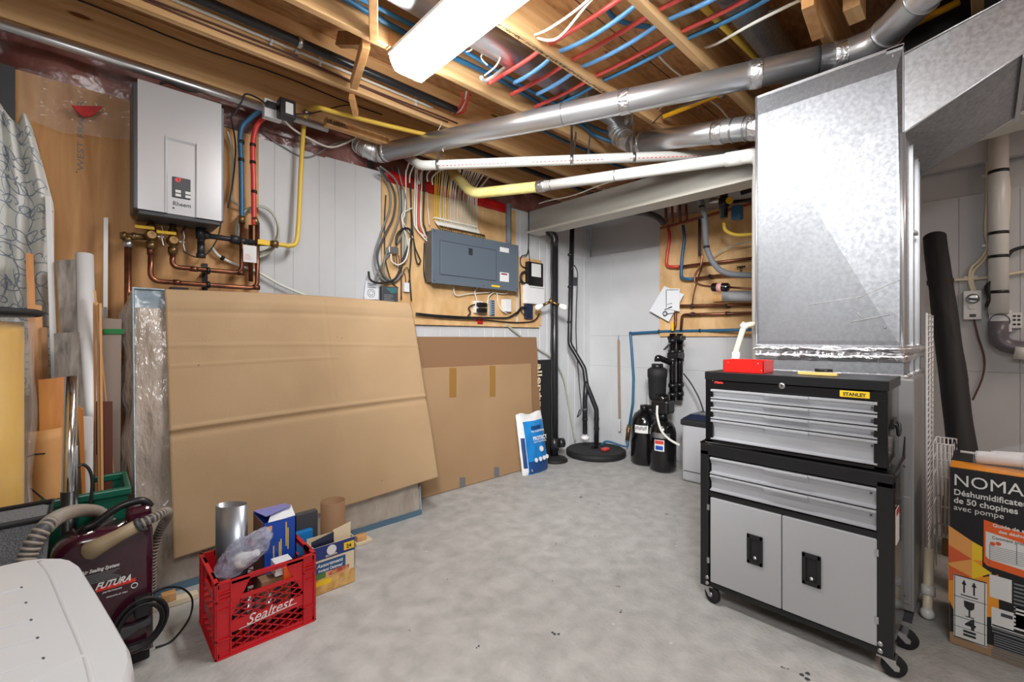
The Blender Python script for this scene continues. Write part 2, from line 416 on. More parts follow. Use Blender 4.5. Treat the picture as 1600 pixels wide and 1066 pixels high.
struct('wall_front', MB().box((U0-.12, V0, 0), (U0, VA+.12, TOP)), M['plain'])
# floor joists overhead
JV = [2.952, 2.464, 1.976, 1.488, 1.0, .512, .024, -.464]
JZ = 2.55
jlab = ['pine joist along the insulated rim above the tankless heater',
        'pine joist carrying the white conduit and purple cables above the heater',
        'pine joist whose lower edge passes just beyond the far end of the fluorescent light',
        'pine joist drilled by red and blue tubes right of the light, grade stamp underneath',
        'pine joist crossing above the long round duct midway between light and furnace',
        'pine joist above the furnace plenum, seen short beside the duct elbow',
        'pine joist at the top right corner above the rising branch duct',
        'pine joist overhead behind the right-hand plenum trunk']
for i, v in enumerate(JV):
    mb = MB().use(M['joist']); mb.box((U0, v-.019, JZ), (UB+.02, v+.019, TOP))
    o = tag(mb.build('ceiling_joist', None, None, bevel=.003, seg=1), jlab[i], 'joist', 'floor joists overhead')
    if i == 3:
        mb = MB()
        for k in range(150):
            x = 1.12+k*.0085; h = random.uniform(.004, .017); zc = v+random.uniform(-.003, .003)
            mb.box((x, zc-h/2, JZ-.0007), (x+random.uniform(.002, .006), zc+h/2, JZ))
        for vv in (): pass
        mb.build('stamp_print', M['ink'], o)
# torn drill holes: pale splinters where tubes leave the joist face
# bridging / blocking pieces between joists
def stick(p0, p1, wd, hh, label, up=(0, 0, 1), m='wood', name='wood_block', grp=None):
    one(MB().bar(p0, p1, wd, hh, up), name, M[m], label, 'lumber', grp, bevel=.003)
stick(PZ(572, 66, 2.57), PZ(553, 132, 2.545), .038, .06, 'diagonal wooden brace between joists, left of the light', m='wood')
stick(PZ(583, -12, 2.56), PZ(584, 57, 2.56), .038, .045, 'pale wooden block standing upright at the top edge, left of the light', m='wood')
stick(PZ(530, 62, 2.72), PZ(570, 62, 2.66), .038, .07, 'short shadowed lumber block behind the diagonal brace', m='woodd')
stick(at(2.55, 549, 150), at(2.66, 556, 178), .03, .045, 'small vertical wood cleat under the joist above the yellow gas pipe', m='wood')
p = PZ(611, 78, 2.545)
one(MB().box(p+Vector((-.02, -.02, 0)), p+Vector((.02, .02, .08))), 'wood_block', M['wood'], 'tiny wood offcut at the lower left corner of the light', 'lumber', bevel=.002)
# lumber nailed at rim right of the yellow pipe
stick(PZ(508, 190, 2.50), PZ(605, 222, 2.50), .05, .05, 'short pine nailer with a printed strip above the white wall panels', m='wood')
mb = MB(); a, b = PZ(508, 190, 2.50), PZ(542, 200, 2.50)
for k in range(16):
    t = k/16; q = a.lerp(b, t); mb.box(q+Vector((0, -.028, -.018)), q+Vector((.004, -.0257, random.uniform(-.01, .016))))
one(mb, 'grade_stamp', M['ink'], 'dark grade stamp lettering on the short pine nailer', 'stamp')
stick(PZ(1262, -8, 2.56), PZ(1278, 45, 2.56), .045, .10, 'wood block between joists just left of the duct elbow', m='wood')
stick(PZ(1330, -6, 2.60), PZ(1340, 18, 2.60), .06, .1, 'wood offcut beside the duct elbow at the top edge', m='joist')
# dark opening beyond the plenum: suspended black drain/plastic
# reddish plastic-wrapped insulation at the rim
random.seed(3)
def wavy(u0, u1, z0, z1, v, amp, nx, ny):
    def fn(a, b):
        x = u0+(u1-u0)*a; z = z0+(z1-z0)*b
        return Vector((x, v-amp*(.5+noise.noise(Vector((x*5, z*7, 2)))*1.2)-.03*math.sin(b*PI), z))
    return MB().grid(nx, ny, fn)
one(wavy(U0+.05, 1.45, 2.36, TOP-.005, VA+.03, .03, 160, 10), 'insulation_batt', M['bag'], 'red-brown plastic-wrapped insulation filling the rim above the heater wall', 'insulation')
one(wavy(1.5, 3.9, 2.37, TOP-.005, VA+.03, .04, 100, 10), 'insulation_batt', M['bag'], 'red-brown plastic-wrapped insulation in the rim above the electrical panel', 'insulation')
def wavyU(v0, v1, z0, z1, u, amp, nx, ny):
    def fn(a, b):
        y = v0+(v1-v0)*a; z = z0+(z1-z0)*b
        return Vector((u-amp*(.5+noise.noise(Vector((y*6, z*7, 9)))*1.2)-.03*math.sin(b*PI), y, z))
    return MB().grid(nx, ny, fn)
one(wavyU(.9, 2.95, 2.43, TOP-.005, UB+.0, .04, 90, 10), 'insulation_batt', M['bag'], 'red-brown plastic-wrapped insulation high on the wall behind the long beam', 'insulation')
# ================================================================ fluorescent light
a, b = PZ(615, 90, 2.475), PZ(657, 120, 2.475)
fu0, fu1, fv = 1.06, 1.27, 1.985
t = thing('ceiling_light', ((fu0+fu1)/2, 1.3, 2.47), 'long white fluorescent wraparound light glowing under the joists', 'light')
mb = MB(); pr = []
for k in range(13):
    th = PI*k/12; pr.append((fu0+(fu1-fu0)*(.5-.5*math.cos(th)), 2.535-.075*min(1, 1.35*math.sin(th))))
mb.prism([(x, fv, z) for x, z in pr], (0, -1.22, 0)).build('diffuser', M['tube_glow'], t)
MB().box((fu0-.004, fv+.008, 2.532), (fu1+.004, fv-1.228, 2.549)).build('housing', M['white'], t)
# ================================================================ ducts and pipes overhead
def duct_band(mb, p, q, r, w=.05):   # foil-taped collar
    pass
def ring_pts(path, s0, s1):
    return path
def along(path, s):
    P = [Vector(p) for p in path]; 
    for a, b in zip(P, P[1:]):
        l = (b-a).length
        if s <= l: return a+(b-a)*(s/l), (b-a).normalized()
        s -= l
    return P[-1], (P[-1]-P[-2]).normalized()
def plen(path): return sum((Vector(b)-Vector(a)).length for a, b in zip(path, path[1:]))
def collar(parent, path, s, w, r, m, name, crumple=True):
    mb = MB(); n = 18; k = 7 if crumple else 2; vs = []; 
    pts = []; rr = []
    for i in range(k):
        p, d = along(path, s+w*i/(k-1)); pts.append(p); rr.append(r+(random.uniform(0, .0025) if crumple else 0))
    mb.tube(pts, rr, n)
    return mb.build(name, m, parent)
random.seed(11)
def elbow(parent, path, r, m, name='elbow', segs=3):
    """segmented duct elbow with raised seams"""
    P = fillet(path, .09, segs); mb = MB().tube(P, r, 20)
    for i in range(1, len(P)-1):
        d = (P[i+1]-P[i-1]).normalized(); mb.tube([P[i]-d*.003, P[i]+d*.003], r+.004, 20)
    return mb.build(name, m, parent)
# long round duct
L0, L1 = PZ(592, 240, 2.45), PZ(1322, 86, 2.45)
t = thing('round_duct', L0, 'long shiny round duct running diagonally under the joists with an elbow at each end', 'duct')
main = [L0, L1]; MB().tube(main, .0625, 28).build('duct_pipe', M['duct'], t)
elbow(t, [L0, PZ(568, 231, 2.47), Vector((PZ(568, 225, 2.5).x, VA+.03, 2.56))], .063, M['duct'])
e1 = [L1, PZ(1372, 66, 2.455), PZ(1440, -4, 2.46), PZ(1470, -40, 2.46)]
P_ = [e1[0], e1[0].lerp(e1[1], .8), e1[1].lerp(e1[2], .25), e1[2], e1[3]]; mb = MB().tube(P_, .064, 24)
for p in P_[1:4]: d = (P_[3]-P_[1]).normalized(); mb.tube([p-d*.004, p+d*.004], .0685, 24)
mb.build('elbow', M['duct'], t)
tot = plen(main)
for s in (.02, tot*.62, tot*.855, tot-.05): collar(t, main, s, .055, .0655, M['foil'], 'foil_tape')
for s, tilt in ((.05, 0), (tot-.11, .02)):
    p, d = along(main, s); MB().tube([p-d*.004, p+d*.004], .0672, 24).build('hanging_strap', M['blackm'], t)
p, d = along(main, tot*.5); MB().tube([p-d*.002, p+d*.002], .0645, 24).build('seam', M['zinc'], t)
# white tie strings hanging at the duct
c = at(2.95, 686, 210)
pipe('hanging_string', [at(2.95, 673, 172), at(2.93, 690, 190), at(2.92, 684, 208), at(2.92, 693, 237)], .0028, M['wirew'], 'white string looped over the long round duct near its left end', 'string', sm=True)
# second duct
D0 = Vector((2.62, .80, 2.285)); D1 = at(2.98, 990, 224)
t = thing('round_duct', D1, 'shorter round duct between the plenum side and a segmented elbow, taped with foil', 'duct')
main2 = [D0, D1]; MB().tube(main2, .064, 26).build('duct_pipe', M['duct'], t)
elbow(t, [D1, at(3.12, 966, 214), at(3.1, 962, 178)], .065, M['duct'])
for s in (.02, .22, plen(main2)-.07): collar(t, main2, s, .06, .067, M['foil'], 'foil_tape')
for s in (.1, .17):
    p, d = along(main2, s); MB().tube([p-d*.004, p+d*.004], .069, 22).build('hanging_strap', M['zinc'], t)
# duct in the joist bay
t = thing('round_duct', (1.5, 1.73, 2.6), 'shiny round duct in the joist bay beyond the light, above the red tubes', 'duct')
MB().tube([(-1.2, 1.73, 2.672), (2.62, 1.73, 2.672)], .075, 28).build('duct_pipe', M['duct'], t)
for x in (.25, 1.35, 2.2): MB().tube([(x-.004, 1.73, 2.672), (x+.004, 1.73, 2.672)], .079, 28).build('seam', M['duct'], t)
t2 = at(3.1, 962, 178)
elbow(t, [(2.60, 1.73, 2.672), (2.72, 1.72, 2.67), t2+Vector((0, 0, .03))], .066, M['duct'])
# thinner round duct at top right between joists
t = thing('round_duct', (1.9, .76, 2.6), 'dull round duct high between joists left of the long duct elbow', 'duct')
MB().tube([(-.8, .76, 2.675), (3.4, .76, 2.675)], .07, 24).build('duct_pipe', M['galv'], t)
MB().tube([(1.9, .76, 2.675), (1.91, .76, 2.675)], .074, 24).build('seam', M['galv'], t)
# white pipe with yellow sleeve (combustion/vent pipe)
A = [PV(706, 268, 2.93), at(3.25, 738, 303), at(3.11, 840, 292)]; A[0].z = max(A[0].z, 2.45)
B = Vector((2.60, .865, PU(1168, 246, 2.6).z))
t = thing('vent_pipe', A[1], 'white vent pipe with a yellow insulated sleeve at its left end, running to the plenum', 'pipe')
MB().tube([A[2], B], .034, 20).build('pipe_run', M['pvc'], t)
MB().tube(fillet(A, .08), .037, 20).build('insulated_sleeve', M['fgl'], t)
collar(t, [A[2], B], -.0, .06, .0385, M['foil'], 'foil_tape')
p1 = B; p2 = Vector((2.60, .80, B.z-.03)); p3 = Vector((2.60, .80, 1.7)); p4 = Vector((2.60, .80, .1))
MB().tube(fillet([A[2].lerp(B, .9), B+Vector((.01, -.045, .0)), Vector((2.61, .83, 2.0)), Vector((2.61, .83, .35))], .07), .038, 18).build('pipe_bend', M['pvc'], t)
p, d = along([A[2], B], plen([A[2], B])-.12); MB().tube([p, p+d*.07], .039, 20).build('coupling', M['pvc'], t)
for px, tt in ((.36, 0), (.02, 0)):
    p, d = along([A[2], B], plen([A[2], B])*px+.08); MB().tube([p, p+d*.006], .0365, 20).build('hanging_strap', M['zinc'], t)
# upper white pipe
P0, P1 = PZ(658, 259, 2.31), PZ(1150, 240, 2.31)
t = thing('vent_pipe', P0, 'upper white plastic pipe hung beneath the joists, with red print along it', 'pipe')
MB().tube(fillet([at(3.45, 634, 244)+Vector((0, 0, .0)), P0, P1], .07), .031, 20).build('pipe_run', M['pvc'], t)
mb = MB()
for k in range(70):
    if k % 24 > 17: continue
    p, d = along([P0, P1], .12+k*.026); r = Vector((0, 0, -1))*.031; nrm = (Vector((0, 0, H))-p); nrm.z = 0; nrm.normalize()
    q = p+nrm*.0270+Vector((0, 0, -.0155)); mb.bar(q, q+d*.012, .003, .005)
mb.build('red_print', M['red'], t)
for px in (685, 893, 990):
    q = PZ(px, 251, 2.31); s = (px-658)/(1150-658); p, d = along([P0, P1], 0); 
    best = min((along([P0, P1], plen([P0, P1])*k/400)[0] for k in range(401)), key=lambda w: abs((w.x*SU-w.y*CU)/(w.x*CU+w.y*SU)*F+CX-px))
    mb = MB(); dd = (P1-P0).normalized(); mb.tube([best-dd*.01, best+dd*.01], .0335, 20); mb.box(best+Vector((-.012, -.002, .03)), best+Vector((.012, .002, JZ-2.31-.0)))
    mb.build('perforated_strap', M['zinc'], t)
# ---- tubes through the joists (run along Y)
def tube_row(px, py, colr, r, lab, v0=.1, v1=1.92, sag=.02, z=2.60, end=None):
    p = PZ(px, py, z); x = p.x; pts = []
    n = 22
    for k in range(n+1):
        v = v0+(v1-v0)*k/n
        s = abs(math.sin(PI*(v-.024)/.488)); pts.append((x+.004*math.sin(v*9), v, z-sag*s))
    if end: pts.append(end)
    one(MB().tube(spline(pts, 3), r, 10), 'water_tube', M[colr], lab, 'pipe', 'tubes drilled through the joists')
rows = [(867, 62, 'redp', .0108, .012, 'leftmost pale red tube through the joists right of the light'),
        (884, 73, 'bluep', .0108, .03, 'first blue tube from the light, sagging through the joists'),
        (900, 89, 'redp', .0108, .01, 'second red tube through the joists from the light'),
        (917, 99, 'bluep', .0108, .022, 'second blue tube through the joists from the light'),
        (934, 116, 'redp', .0108, .01, 'rightmost red tube through the joists, nearest the long duct'),
        (948, 122, 'blue', .0108, .012, 'third blue tube crossing just before the long duct')]
for px, py, c_, r, sag, lab in rows: tube_row(px, py, c_, r, lab, sag=sag, v1=1.93 if c_ == 'redp' else 1.80)
for dx, lab in ((0, 'white cable drooping from the joist beside the light'), (.03, 'second white cable drooping beside the light')):
    x = PZ(846, 46, 2.6).x+dx*.4
    pipe('hanging_cable', [(x, 1.49, 2.60), (x-.02+dx, 1.35, 2.56-dx), (x-.01, 1.15, 2.58), (x-.03, .9, 2.63), (x-.03, .3, 2.63)], .006, M['wirew'], lab, 'cable', sm=True, group='white cables beside the light')
# blue tube bundle along bay
def bay(name, v, z, r, m, u0, u1, lab, cat='pipe', group=None, wob=.006, seed=0, tail=None):
    pts = [(u0+(u1-u0)*k/18, v+wob*math.sin(k*1.3+seed), z+wob*math.cos(k*.9+seed)) for k in range(19)]
    if tail: pts += tail
    return one(MB().tube(spline(pts, 3), r, 10), name, m, lab, cat, group)
bay('water_tube', 1.925, 2.635, .013, M['blued'], -.8, 2.5, 'dark blue tube running along the joist behind the light', tail=[at(3.2, 930, 212), at(3.15, 966, 225)])
bay('water_tube', 1.90, 2.668, .011, M['blue'], -.8, 2.45, 'brighter blue tube above the dark blue one along the joist behind the light', seed=1.3, tail=[at(3.25, 925, 198), at(3.25, 962, 212)])
bay('drain_pipe', 2.36, 2.635, .023, M['abs'], -1.5, 1.73, 'long black drain pipe in the joist bay left of the light', wob=0)
bay('electrical_conduit', 2.43, 2.63, .008, M['wirew'], -1.5, 1.6, 'thin white conduit clipped along the joist left of the light', wob=0)
bay('hanging_cable', 2.437, 2.583, .0045, M['wireb'], -1.5, 1.72, 'purple-brown cable stapled low along the joist left of the light', 'cable', 'cables along the joist', .004)
bay('hanging_cable', 2.435, 2.596, .0045, M['wireb'], -1.5, 1.80, 'second purple-brown cable just above its twin along the joist', 'cable', 'cables along the joist', .004, 2)
bay('hanging_cable', 2.925, 2.735, .004, M['wirek'], -1.2, 1.5, 'thin black cable along the rim joist above the heater', 'cable', None, .006)
for px, py, lab in ((479, 62, 'grey pipe clip around the black drain pipe, left of the brace'),):
    p = PZ(px, py, 2.6); 
    mb = MB().tube([(p.x-.01, 2.36, 2.635), (p.x+.012, 2.36, 2.635)], .027, 16); mb.box((p.x-.01, 2.383, 2.6), (p.x+.012, 2.443, 2.612))
    one(mb, 'pipe_clip', M['zinc'], lab, 'clip')
for i, px in enumerate((424, 501, 651)):
    x = Ux(px, 2.43)
    one(MB().tube([(x-.006, 2.43, 2.63), (x+.006, 2.43, 2.63)], .0115, 12).box((x-.006, 2.436, 2.60), (x+.006, 2.444, 2.66)), 'cable_clip', M['whitep'], 'small white clip on the thin conduit, %s' % ('near the purple cable staple', 'left of the diagonal brace', 'right of the diagonal brace')[i], 'clip', 'clips on the thin conduit')
# bundles of red/white wires dropping
for k in range(5):
    o = Vector((random.uniform(-.02, .02), random.uniform(-.02, .02), 0))
    pipe('hanging_cable', [at(2.75, 727+k*2, 146)+o, at(2.85, 722+k*2, 160), at(2.95, 712+k*3, 172+k), at(3.0, 701, 178)+o*.3], .0055, M['red'] if k != 2 else M['wirew'], ('red cable in the bundle dropping past the black drain pipe end' if k != 2 else 'white cable among the red ones past the drain pipe end'), 'cable', sm=True, group='red cable bundle by the drain pipe' if k != 2 else None)
# white pex pair and loops near the light
pipe('water_tube', [at(2.35, 752, 121), at(2.4, 762, 125), at(2.5, 800, 96), at(2.6, 850, 44)], .010, M['wirew'], 'white tube leaving the joist beside the red tube, right of the light', sm=True)
pipe('water_tube', [at(2.4, 765, 130), at(2.4, 772, 126), at(2.5, 806, 104), at(2.55, 838, 82)], .0105, M['redp'], 'red tube bending out of the joist next to the white one, right of the light', sm=True)
pipe('hanging_cable', [at(2.4, 757, 118), at(2.35, 775, 103), at(2.3, 782, 85), at(2.35, 770, 68), at(2.4, 752, 88), at(2.4, 762, 102)], .0045, M['wirew'], 'white wire curled in a loop just right of the light', 'cable', sm=True)
pipe('hanging_cable', [at(2.35, 729, 81), at(2.3, 738, 76), at(2.3, 746, 55), at(2.3, 742, 38)], .004, M['wirew'], 'short white wire hanging at the right edge of the light', 'cable', sm=True)
pipe('water_tube', [at(2.9, 846, 122), at(2.75, 857, 116), at(2.7, 858, 105), at(2.8, 845, 98)], .006, M['redp'], 'small red loop of tube under the bay duct', sm=True)
pipe('water_tube', [at(2.7, 866, 104), at(2.7, 864, 120), at(2.8, 873, 135), at(2.9, 884, 142)], .008, M['blue'], 'short blue tube curling down beside the bay duct', sm=True)
# yellow gas line above the plenum and to the right
g0 = [PZ(1035, 183, 2.50), PZ(1125, 148, 2.47), PZ(1210, 124, 2.44), PZ(1330, 91, 2.46), PZ(1420, 50, 2.52), PZ(1500, 0, 2.53)]
g0 = [Vector((p.x, p.y, p.z)) for p in g0]
pipe('gas_pipe', [at(2.9, 1036, 183), at(2.75, 1125, 147), at(2.6, 1180, 133), at(2.35, 1290, 100), at(2.12, 1400, 52), at(1.95, 1500, 2)], .0155, M['gasr'], 'yellow gas pipe running behind the long duct and over the plenum', sm=False)
pipe('gas_pipe', [PZ(1096, 8, 2.66), PZ(1210, 118, 2.66)], .015, M['gas'], 'pale yellow pipe crossing between joists behind the long duct')
p = at(2.72, 1128, 147); one(MB().tube([p+Vector((-.01, .01, 0)), p+Vector((.012, -.01, 0))], .021, 12).box(p+Vector((-.008, -.008, .02)), p+Vector((.008, .008, .08))), 'pipe_clip', M['zinc'], 'metal clip holding the yellow gas pipe to a joist', 'clip')
p = at(2.75, 1072, 152); one(MB().box(p-Vector((.015, .015, .03)), p+Vector((.015, .015, .03))), 'wire_connector', M['blue'], 'blue junction clip beside the yellow gas pipe', 'connector', bevel=.004)
pipe('hanging_cable', [at(3.0, 1020, 193), at(2.95, 1026, 176), at(2.8, 1045, 160), at(2.76, 1070, 157)], .004, M['wirew'], 'thin white wire curving from the joist to the blue junction clip', 'cable', sm=True)
pipe('hanging_cable', [at(2.9, 1020, 193), at(2.8, 1035, 178), at(2.7, 1060, 168), at(2.6, 1110, 152)], .0035, M['wirek'], 'thin dark wire beside the white one under the yellow pipe', 'cable', sm=True)
pipe('hanging_cable', [at(2.3, 1095, 75), at(2.2, 1120, 68), at(2.0, 1180, 35), at(1.9, 1260, -5)], .007, M['wirew'], 'white cable reaching up from the joist toward the top edge above the plenum', 'cable', sm=True)
pipe('hanging_cable', [at(2.7, 975, 118), at(2.6, 1000, 95), at(2.45, 1063, 70), at(2.2, 1140, 38), at(2.0, 1240, 6)], .0045, M['wireg'], 'thin grey cable crossing the joists above the long duct', 'cable', sm=True)
pipe('water_tube', [at(2.55, 948, 14), at(2.5, 960, 28), at(2.5, 985, 38), at(2.5, 1015, 42)], .012, M['blued'], 'dark blue cable bundle lying across the joist bay at the top', sm=True)
# white pvc stub above gas line, upper right
one(MB().bar(at(2.0, 1424, 20), at(1.85, 1465, -6), .05, .03), 'pipe_offcut', M['beaml'], 'short pale strip above the yellow pipe at the top right', 'strip')
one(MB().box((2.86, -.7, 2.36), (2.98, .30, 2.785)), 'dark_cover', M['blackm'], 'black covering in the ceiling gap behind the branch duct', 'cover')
# perforated straps by duct 2
for x, y, lab in ((900, 232, 'left'), (922, 236, 'right')):
    a, b = at(3.0, x, y-26), at(3.0, x-3, y+6)
    one(MB().bar(a, b, .018, .0015, (0, 1, 0)), 'perforated_strap', M['zinc'], 'perforated metal hanger strap, %s one of the pair over the upper white pipe' % lab, 'strap', 'hanger straps')
# long putty-coloured beam
bu = 3.05; zb, zt = 2.157, 2.37
t = thing('steel_beam', (bu+.08, 1.9, zb), 'long putty-coloured steel beam spanning from the left wall to the plenum', 'beam')
bv0, bv1 = -.6, VA-.02
MB().box((bu+.012, bv0, zb+.03), (bu+.14, bv1, zt)).build('web', M['beam'], t, bevel=.004)
MB().prism([(bu-.012, bv0, zb), (bu+.16, bv0, zb), (bu+.16, bv0, zb+.022), (bu+.012, bv0, zb+.036), (bu-.012, bv0, zb+.016)], (0, bv1-bv0, 0)).build('bottom_flange', M['beaml'], t)
bay_c = [(bu-.005, 2.9-k*.11, zt+.012+.006*math.sin(k*1.7)) for k in range(16)]
pipe('hanging_cable', bay_c, .006, M['wireb'], 'brown cable draped along the top edge of the long beam', 'cable', sm=True)
pipe('hanging_cable', [(bu-.01, 2.85-k*.12, zt+.03+.01*math.sin(k*1.1+1)) for k in range(12)], .005, M['wirew'], 'white cable draped above the long beam', 'cable', sm=True)
# extra piping/wires behind duct between beam and joists
bay('water_tube', 2.2, 2.66, .011, M['blued'], 2.2, 3.9, 'dark blue tube in the far joist bay above the beam')
bay('hanging_cable', 1.2, 2.66, .006, M['wirew'], 2.2, 3.9, 'white cable in the far joist bay left of the plenum', 'cable')
bay('drain_pipe', 2.7, 2.60, .02, M['abs'], 1.9, 3.95, 'black pipe in the far joist bay above the electrical panel', wob=0)
# ================================================================ left wall: heater area
WP = 3.012                      # plane of the plywood face
def on(px, py, off=0.0): return PV(px, py, WP-off)
# plywood backing boards
x0, x1 = Ux(24, WP), Ux(404, WP)
one(MB().box((x0, WP, .35), (x1, VA-.001, 2.37)), 'plywood_board', M['plyL'], 'orange plywood backing board behind the tankless heater', 'board')
x0, x1 = Ux(597, WP), Ux(806, WP)
one(MB().box((x0, WP, 1.30), (x1, VA-.001, 2.345)), 'plywood_board', M['ply'], 'pale plywood backing board behind the electrical panel', 'board')
bp_ = on(650, 505); bq = on(843, 508)
one(MB().box((bp_.x-.1, WP-.016, 1.262), (bq.x-.02, VA-.001, 1.30)), 'wood_ledger', M['ply'], 'thin pale wood strip under the electrical panel plywood', 'lumber')
# white stud panel strip left of the plywood
one(MB().box((Ux(-30, WP), WP-.02, .5), (Ux(24, WP), VA-.001, 2.37)), 'grey_board', M['dgrey'], 'dark grey board at the far left edge above the curtain', 'board')
# plastic hanging at the top left
random.seed(5)
def fn(a, b):
    x = Ux(28, 2.97)+(Ux(203, 2.97)-Ux(28, 2.97))*a; z = 2.37-.25*b*(1-.25*abs(a-.4))
    return Vector((x, 2.985-.03*abs(noise.noise(Vector((x*9, z*12, 0))))-.01*math.sin(a*14), z))
one(MB().grid(60, 14, fn), 'plastic_sheet', M['clear'], 'loose clear plastic sheet stapled over the plywood top left of the heater', 'plastic sheet')
p = on(128, 163, .06)
one(MB().prism([PV(112, 165, 2.95), PV(160, 166, 2.95), PV(146, 180, 2.95), PV(133, 183, 2.95), PV(124, 178, 2.95)], (0, .012, 0)), 'red_tag', M['redtape'], 'small red tag under the plastic sheet left of the heater', 'tag')
# writing on plywood: FARREST (printed upwards)
mb_par = one(MB().box(on(119, 268)+Vector((0, 0, 0)), on(121, 270)+Vector((0, -.001, 0))), 'wood_stamp', M['ink'], 'black stencil lettering printed up the orange plywood beside the heater', 'stamp')
text('WEST FRASER', M['inkg'], mb_par, on(131, 268, .001), (0, 0, 1), (-1, 0, 0), .034, width=.34)
# curtain
random.seed(8)
cx0, cx1 = -.30, Ux(84, 2.90)
def curt(a, b):
    z = 2.13-(2.13-.9)*b
    top = PV(4, 195, 2.9)
    w_ = (.62+.38*min(1, b*3.5))
    x = cx0+(cx1-cx0)*a*w_
    return Vector((x, 2.90-.026*math.sin(a*17+b*1.6)-.012*math.sin(a*8+b*3)+.0*a, z+.03*math.sin(a*9)*(1-b)-.10*max(0, a-.55)*(1-b)))
t = one(MB().grid(110, 40, curt), 'curtain', M['fabric'], 'white cloth with blue-grey scroll print hanging at the far left wall', 'curtain', solid=.004)
mb = MB()
def swirl(ca, cb, r, turns, flip, n=26):
    pts = []
    for k in range(n+1):
        th = turns*2*PI*k/n; rr = r*(1-.82*k/n)
        a_, b_ = ca+rr*math.cos(th)*flip/(cx1-cx0), cb+rr*math.sin(th)/1.23
        if not (0.01 < a_ < .99 and 0.01 < b_ < .99): 
            if len(pts) > 2: mb.tube(pts, .0022, 4)
            pts = []; continue
        q = curt(a_, b_); q.y -= .0035; pts.append(q)
    if len(pts) > 2: mb.tube(pts, .0026, 4)
for i in range(5):
    for j in range(11):
        swirl((i+.5*(j % 2)+.3+random.uniform(-.12, .12))/5, (j+.5+random.uniform(-.2, .2))/11, random.uniform(.032, .052), random.uniform(1.0, 1.35), random.choice((-1, 1)))
for i in range(14):
    pts = []; a_, b_ = random.random()*.85+.05, random.random()*.8; ph = random.random()*6
    for k in range(16):
        aa, bb = a_+.07*math.sin(k*.35+ph), b_+k*.011
        if not (0.01 < aa < .99 and bb < .99): continue
        q = curt(aa, bb); q.y -= .0035; pts.append(q)
    if len(pts) > 2: mb.tube(pts, .002, 4)
mb.build('scroll_print', M['scroll'], t)
# silvery conduit along the wall top
c0, c1 = at(1.75, 0, 38), at(2.72, 416, 168)
c0 = PV(0, 38, 2.86); c1 = PV(470, 189, 2.86); c1.z = c0.z = (c0.z+c1.z)/2
t = thing('metal_conduit', c0, 'shiny metal pipe running along the wall top above the heater', 'pipe')
MB().tube([c0+Vector((-.8, 0, 0)), Vector((PV(512, 200, 2.86).x, 2.86, c0.z))], .021, 18).build('pipe_run', M['duct'], t)
CZ = c0.z
# outlet + adapter on the conduit
ob = PV(426, 171, 2.80)
t = thing('outlet_box', ob, 'white outlet box on the wall-top conduit, right of the heater', 'outlet')
mb = MB().box((Ux(413, 2.80), 2.80, ob.z-.05), (Ux(441, 2.80), 2.85, ob.z+.055)); mb.build('box_body', M['whitep'], t, bevel=.004)
mb = MB().box((Ux(416, 2.78), 2.77, ob.z-.0), (Ux(432, 2.78), 2.80, ob.z+.03)); mb.build('plug', M['black'], t, bevel=.004)
t = thing('power_adapter', PV(448, 170, 2.74), 'black power adapter with a white label plugged into the outlet box by the conduit', 'adapter')
q0, q1 = PV(437, 178, 2.74), PV(462, 162, 2.74)
MB().box((q0.x, 2.735, q0.z-.005), (q1.x, 2.80, q1.z+.01)).build('adapter_body', M['black'], t, bevel=.005)
MB().box((q0.x+.03, 2.7335, q0.z+.015), (q1.x-.015, 2.735, q1.z-.01)).build('adapter_label', M['label'], t)
pipe('hanging_cable', [PV(462, 178, 2.76), PV(480, 178, 2.78), PV(500, 174, 2.84), PV(530, 166, 2.9), PV(548, 164, 2.92)], .0035, M['wirek'], 'thin black cord from the adapter up to the rim joist', 'cable', sm=True)
pipe('hanging_cable', [PV(354, 185, 2.84), PV(366, 178, 2.83), PV(378, 158, 2.82), PV(384, 147, 2.8), PV(402, 153, 2.78), PV(416, 163, 2.77)], .0045, M['wirek'], 'black power cord rising from the heater side to the outlet box', 'cable', sm=True)
pipe('hanging_cable', [PV(250, 131, 2.83), PV(262, 129, 2.82), PV(290, 140, 2.82), PV(308, 143, 2.83)], .006, M['wirek'], 'black cable lying on top of the heater', 'cable', sm=True)
pipe('hanging_cable', [PV(444, 188, 2.82), PV(456, 200, 2.9), PV(478, 214, 2.95), PV(518, 230, 2.97), PV(556, 216, 2.97)], .006, M['wirew'], 'white cable sagging from the outlet box toward the duct elbow', 'cable', sm=True)
pipe('hanging_cable', [PV(400, 200, 3.02), PV(440, 228, 3.02), PV(480, 246, 3.02), PV(520, 226, 3.0), PV(556, 216, 2.98)], .004, M['wireg'], 'thin grey cable hanging in an arc across the white wall panels', 'cable', sm=True)
# ---- tankless heater
hv, hb = 2.765, 2.99
a, b = PV(214, 124, hv), PV(347, 346, hv)
tl, br = PV(215, 124, hv), PV(346, 346, hv)
hx0, hx1, hz1 = tl.x, br.x, (tl.z+PV(347, 162, hv).z)/2; hz0 = (PV(214, 325, hv).z+br.z)/2
t = thing('tankless_heater', ((hx0+hx1)/2, hb, hz0), 'silver tankless water heater with red digital display, hung on plywood', 'water heater')
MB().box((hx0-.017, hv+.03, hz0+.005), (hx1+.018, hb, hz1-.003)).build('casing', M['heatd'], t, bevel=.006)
xl, xr = Ux(260, hv), Ux(307, hv); zc = PV(257, 213, hv).z
mb = MB().box((hx0, hv, hz0), (xl, hv+.034, hz1)).box((xr, hv, hz0), (hx1, hv+.034, hz1)).box((xl, hv, zc), (xr, hv+.034, hz1)).box((xl, hv+.007, hz0), (xr, hv+.034, zc))
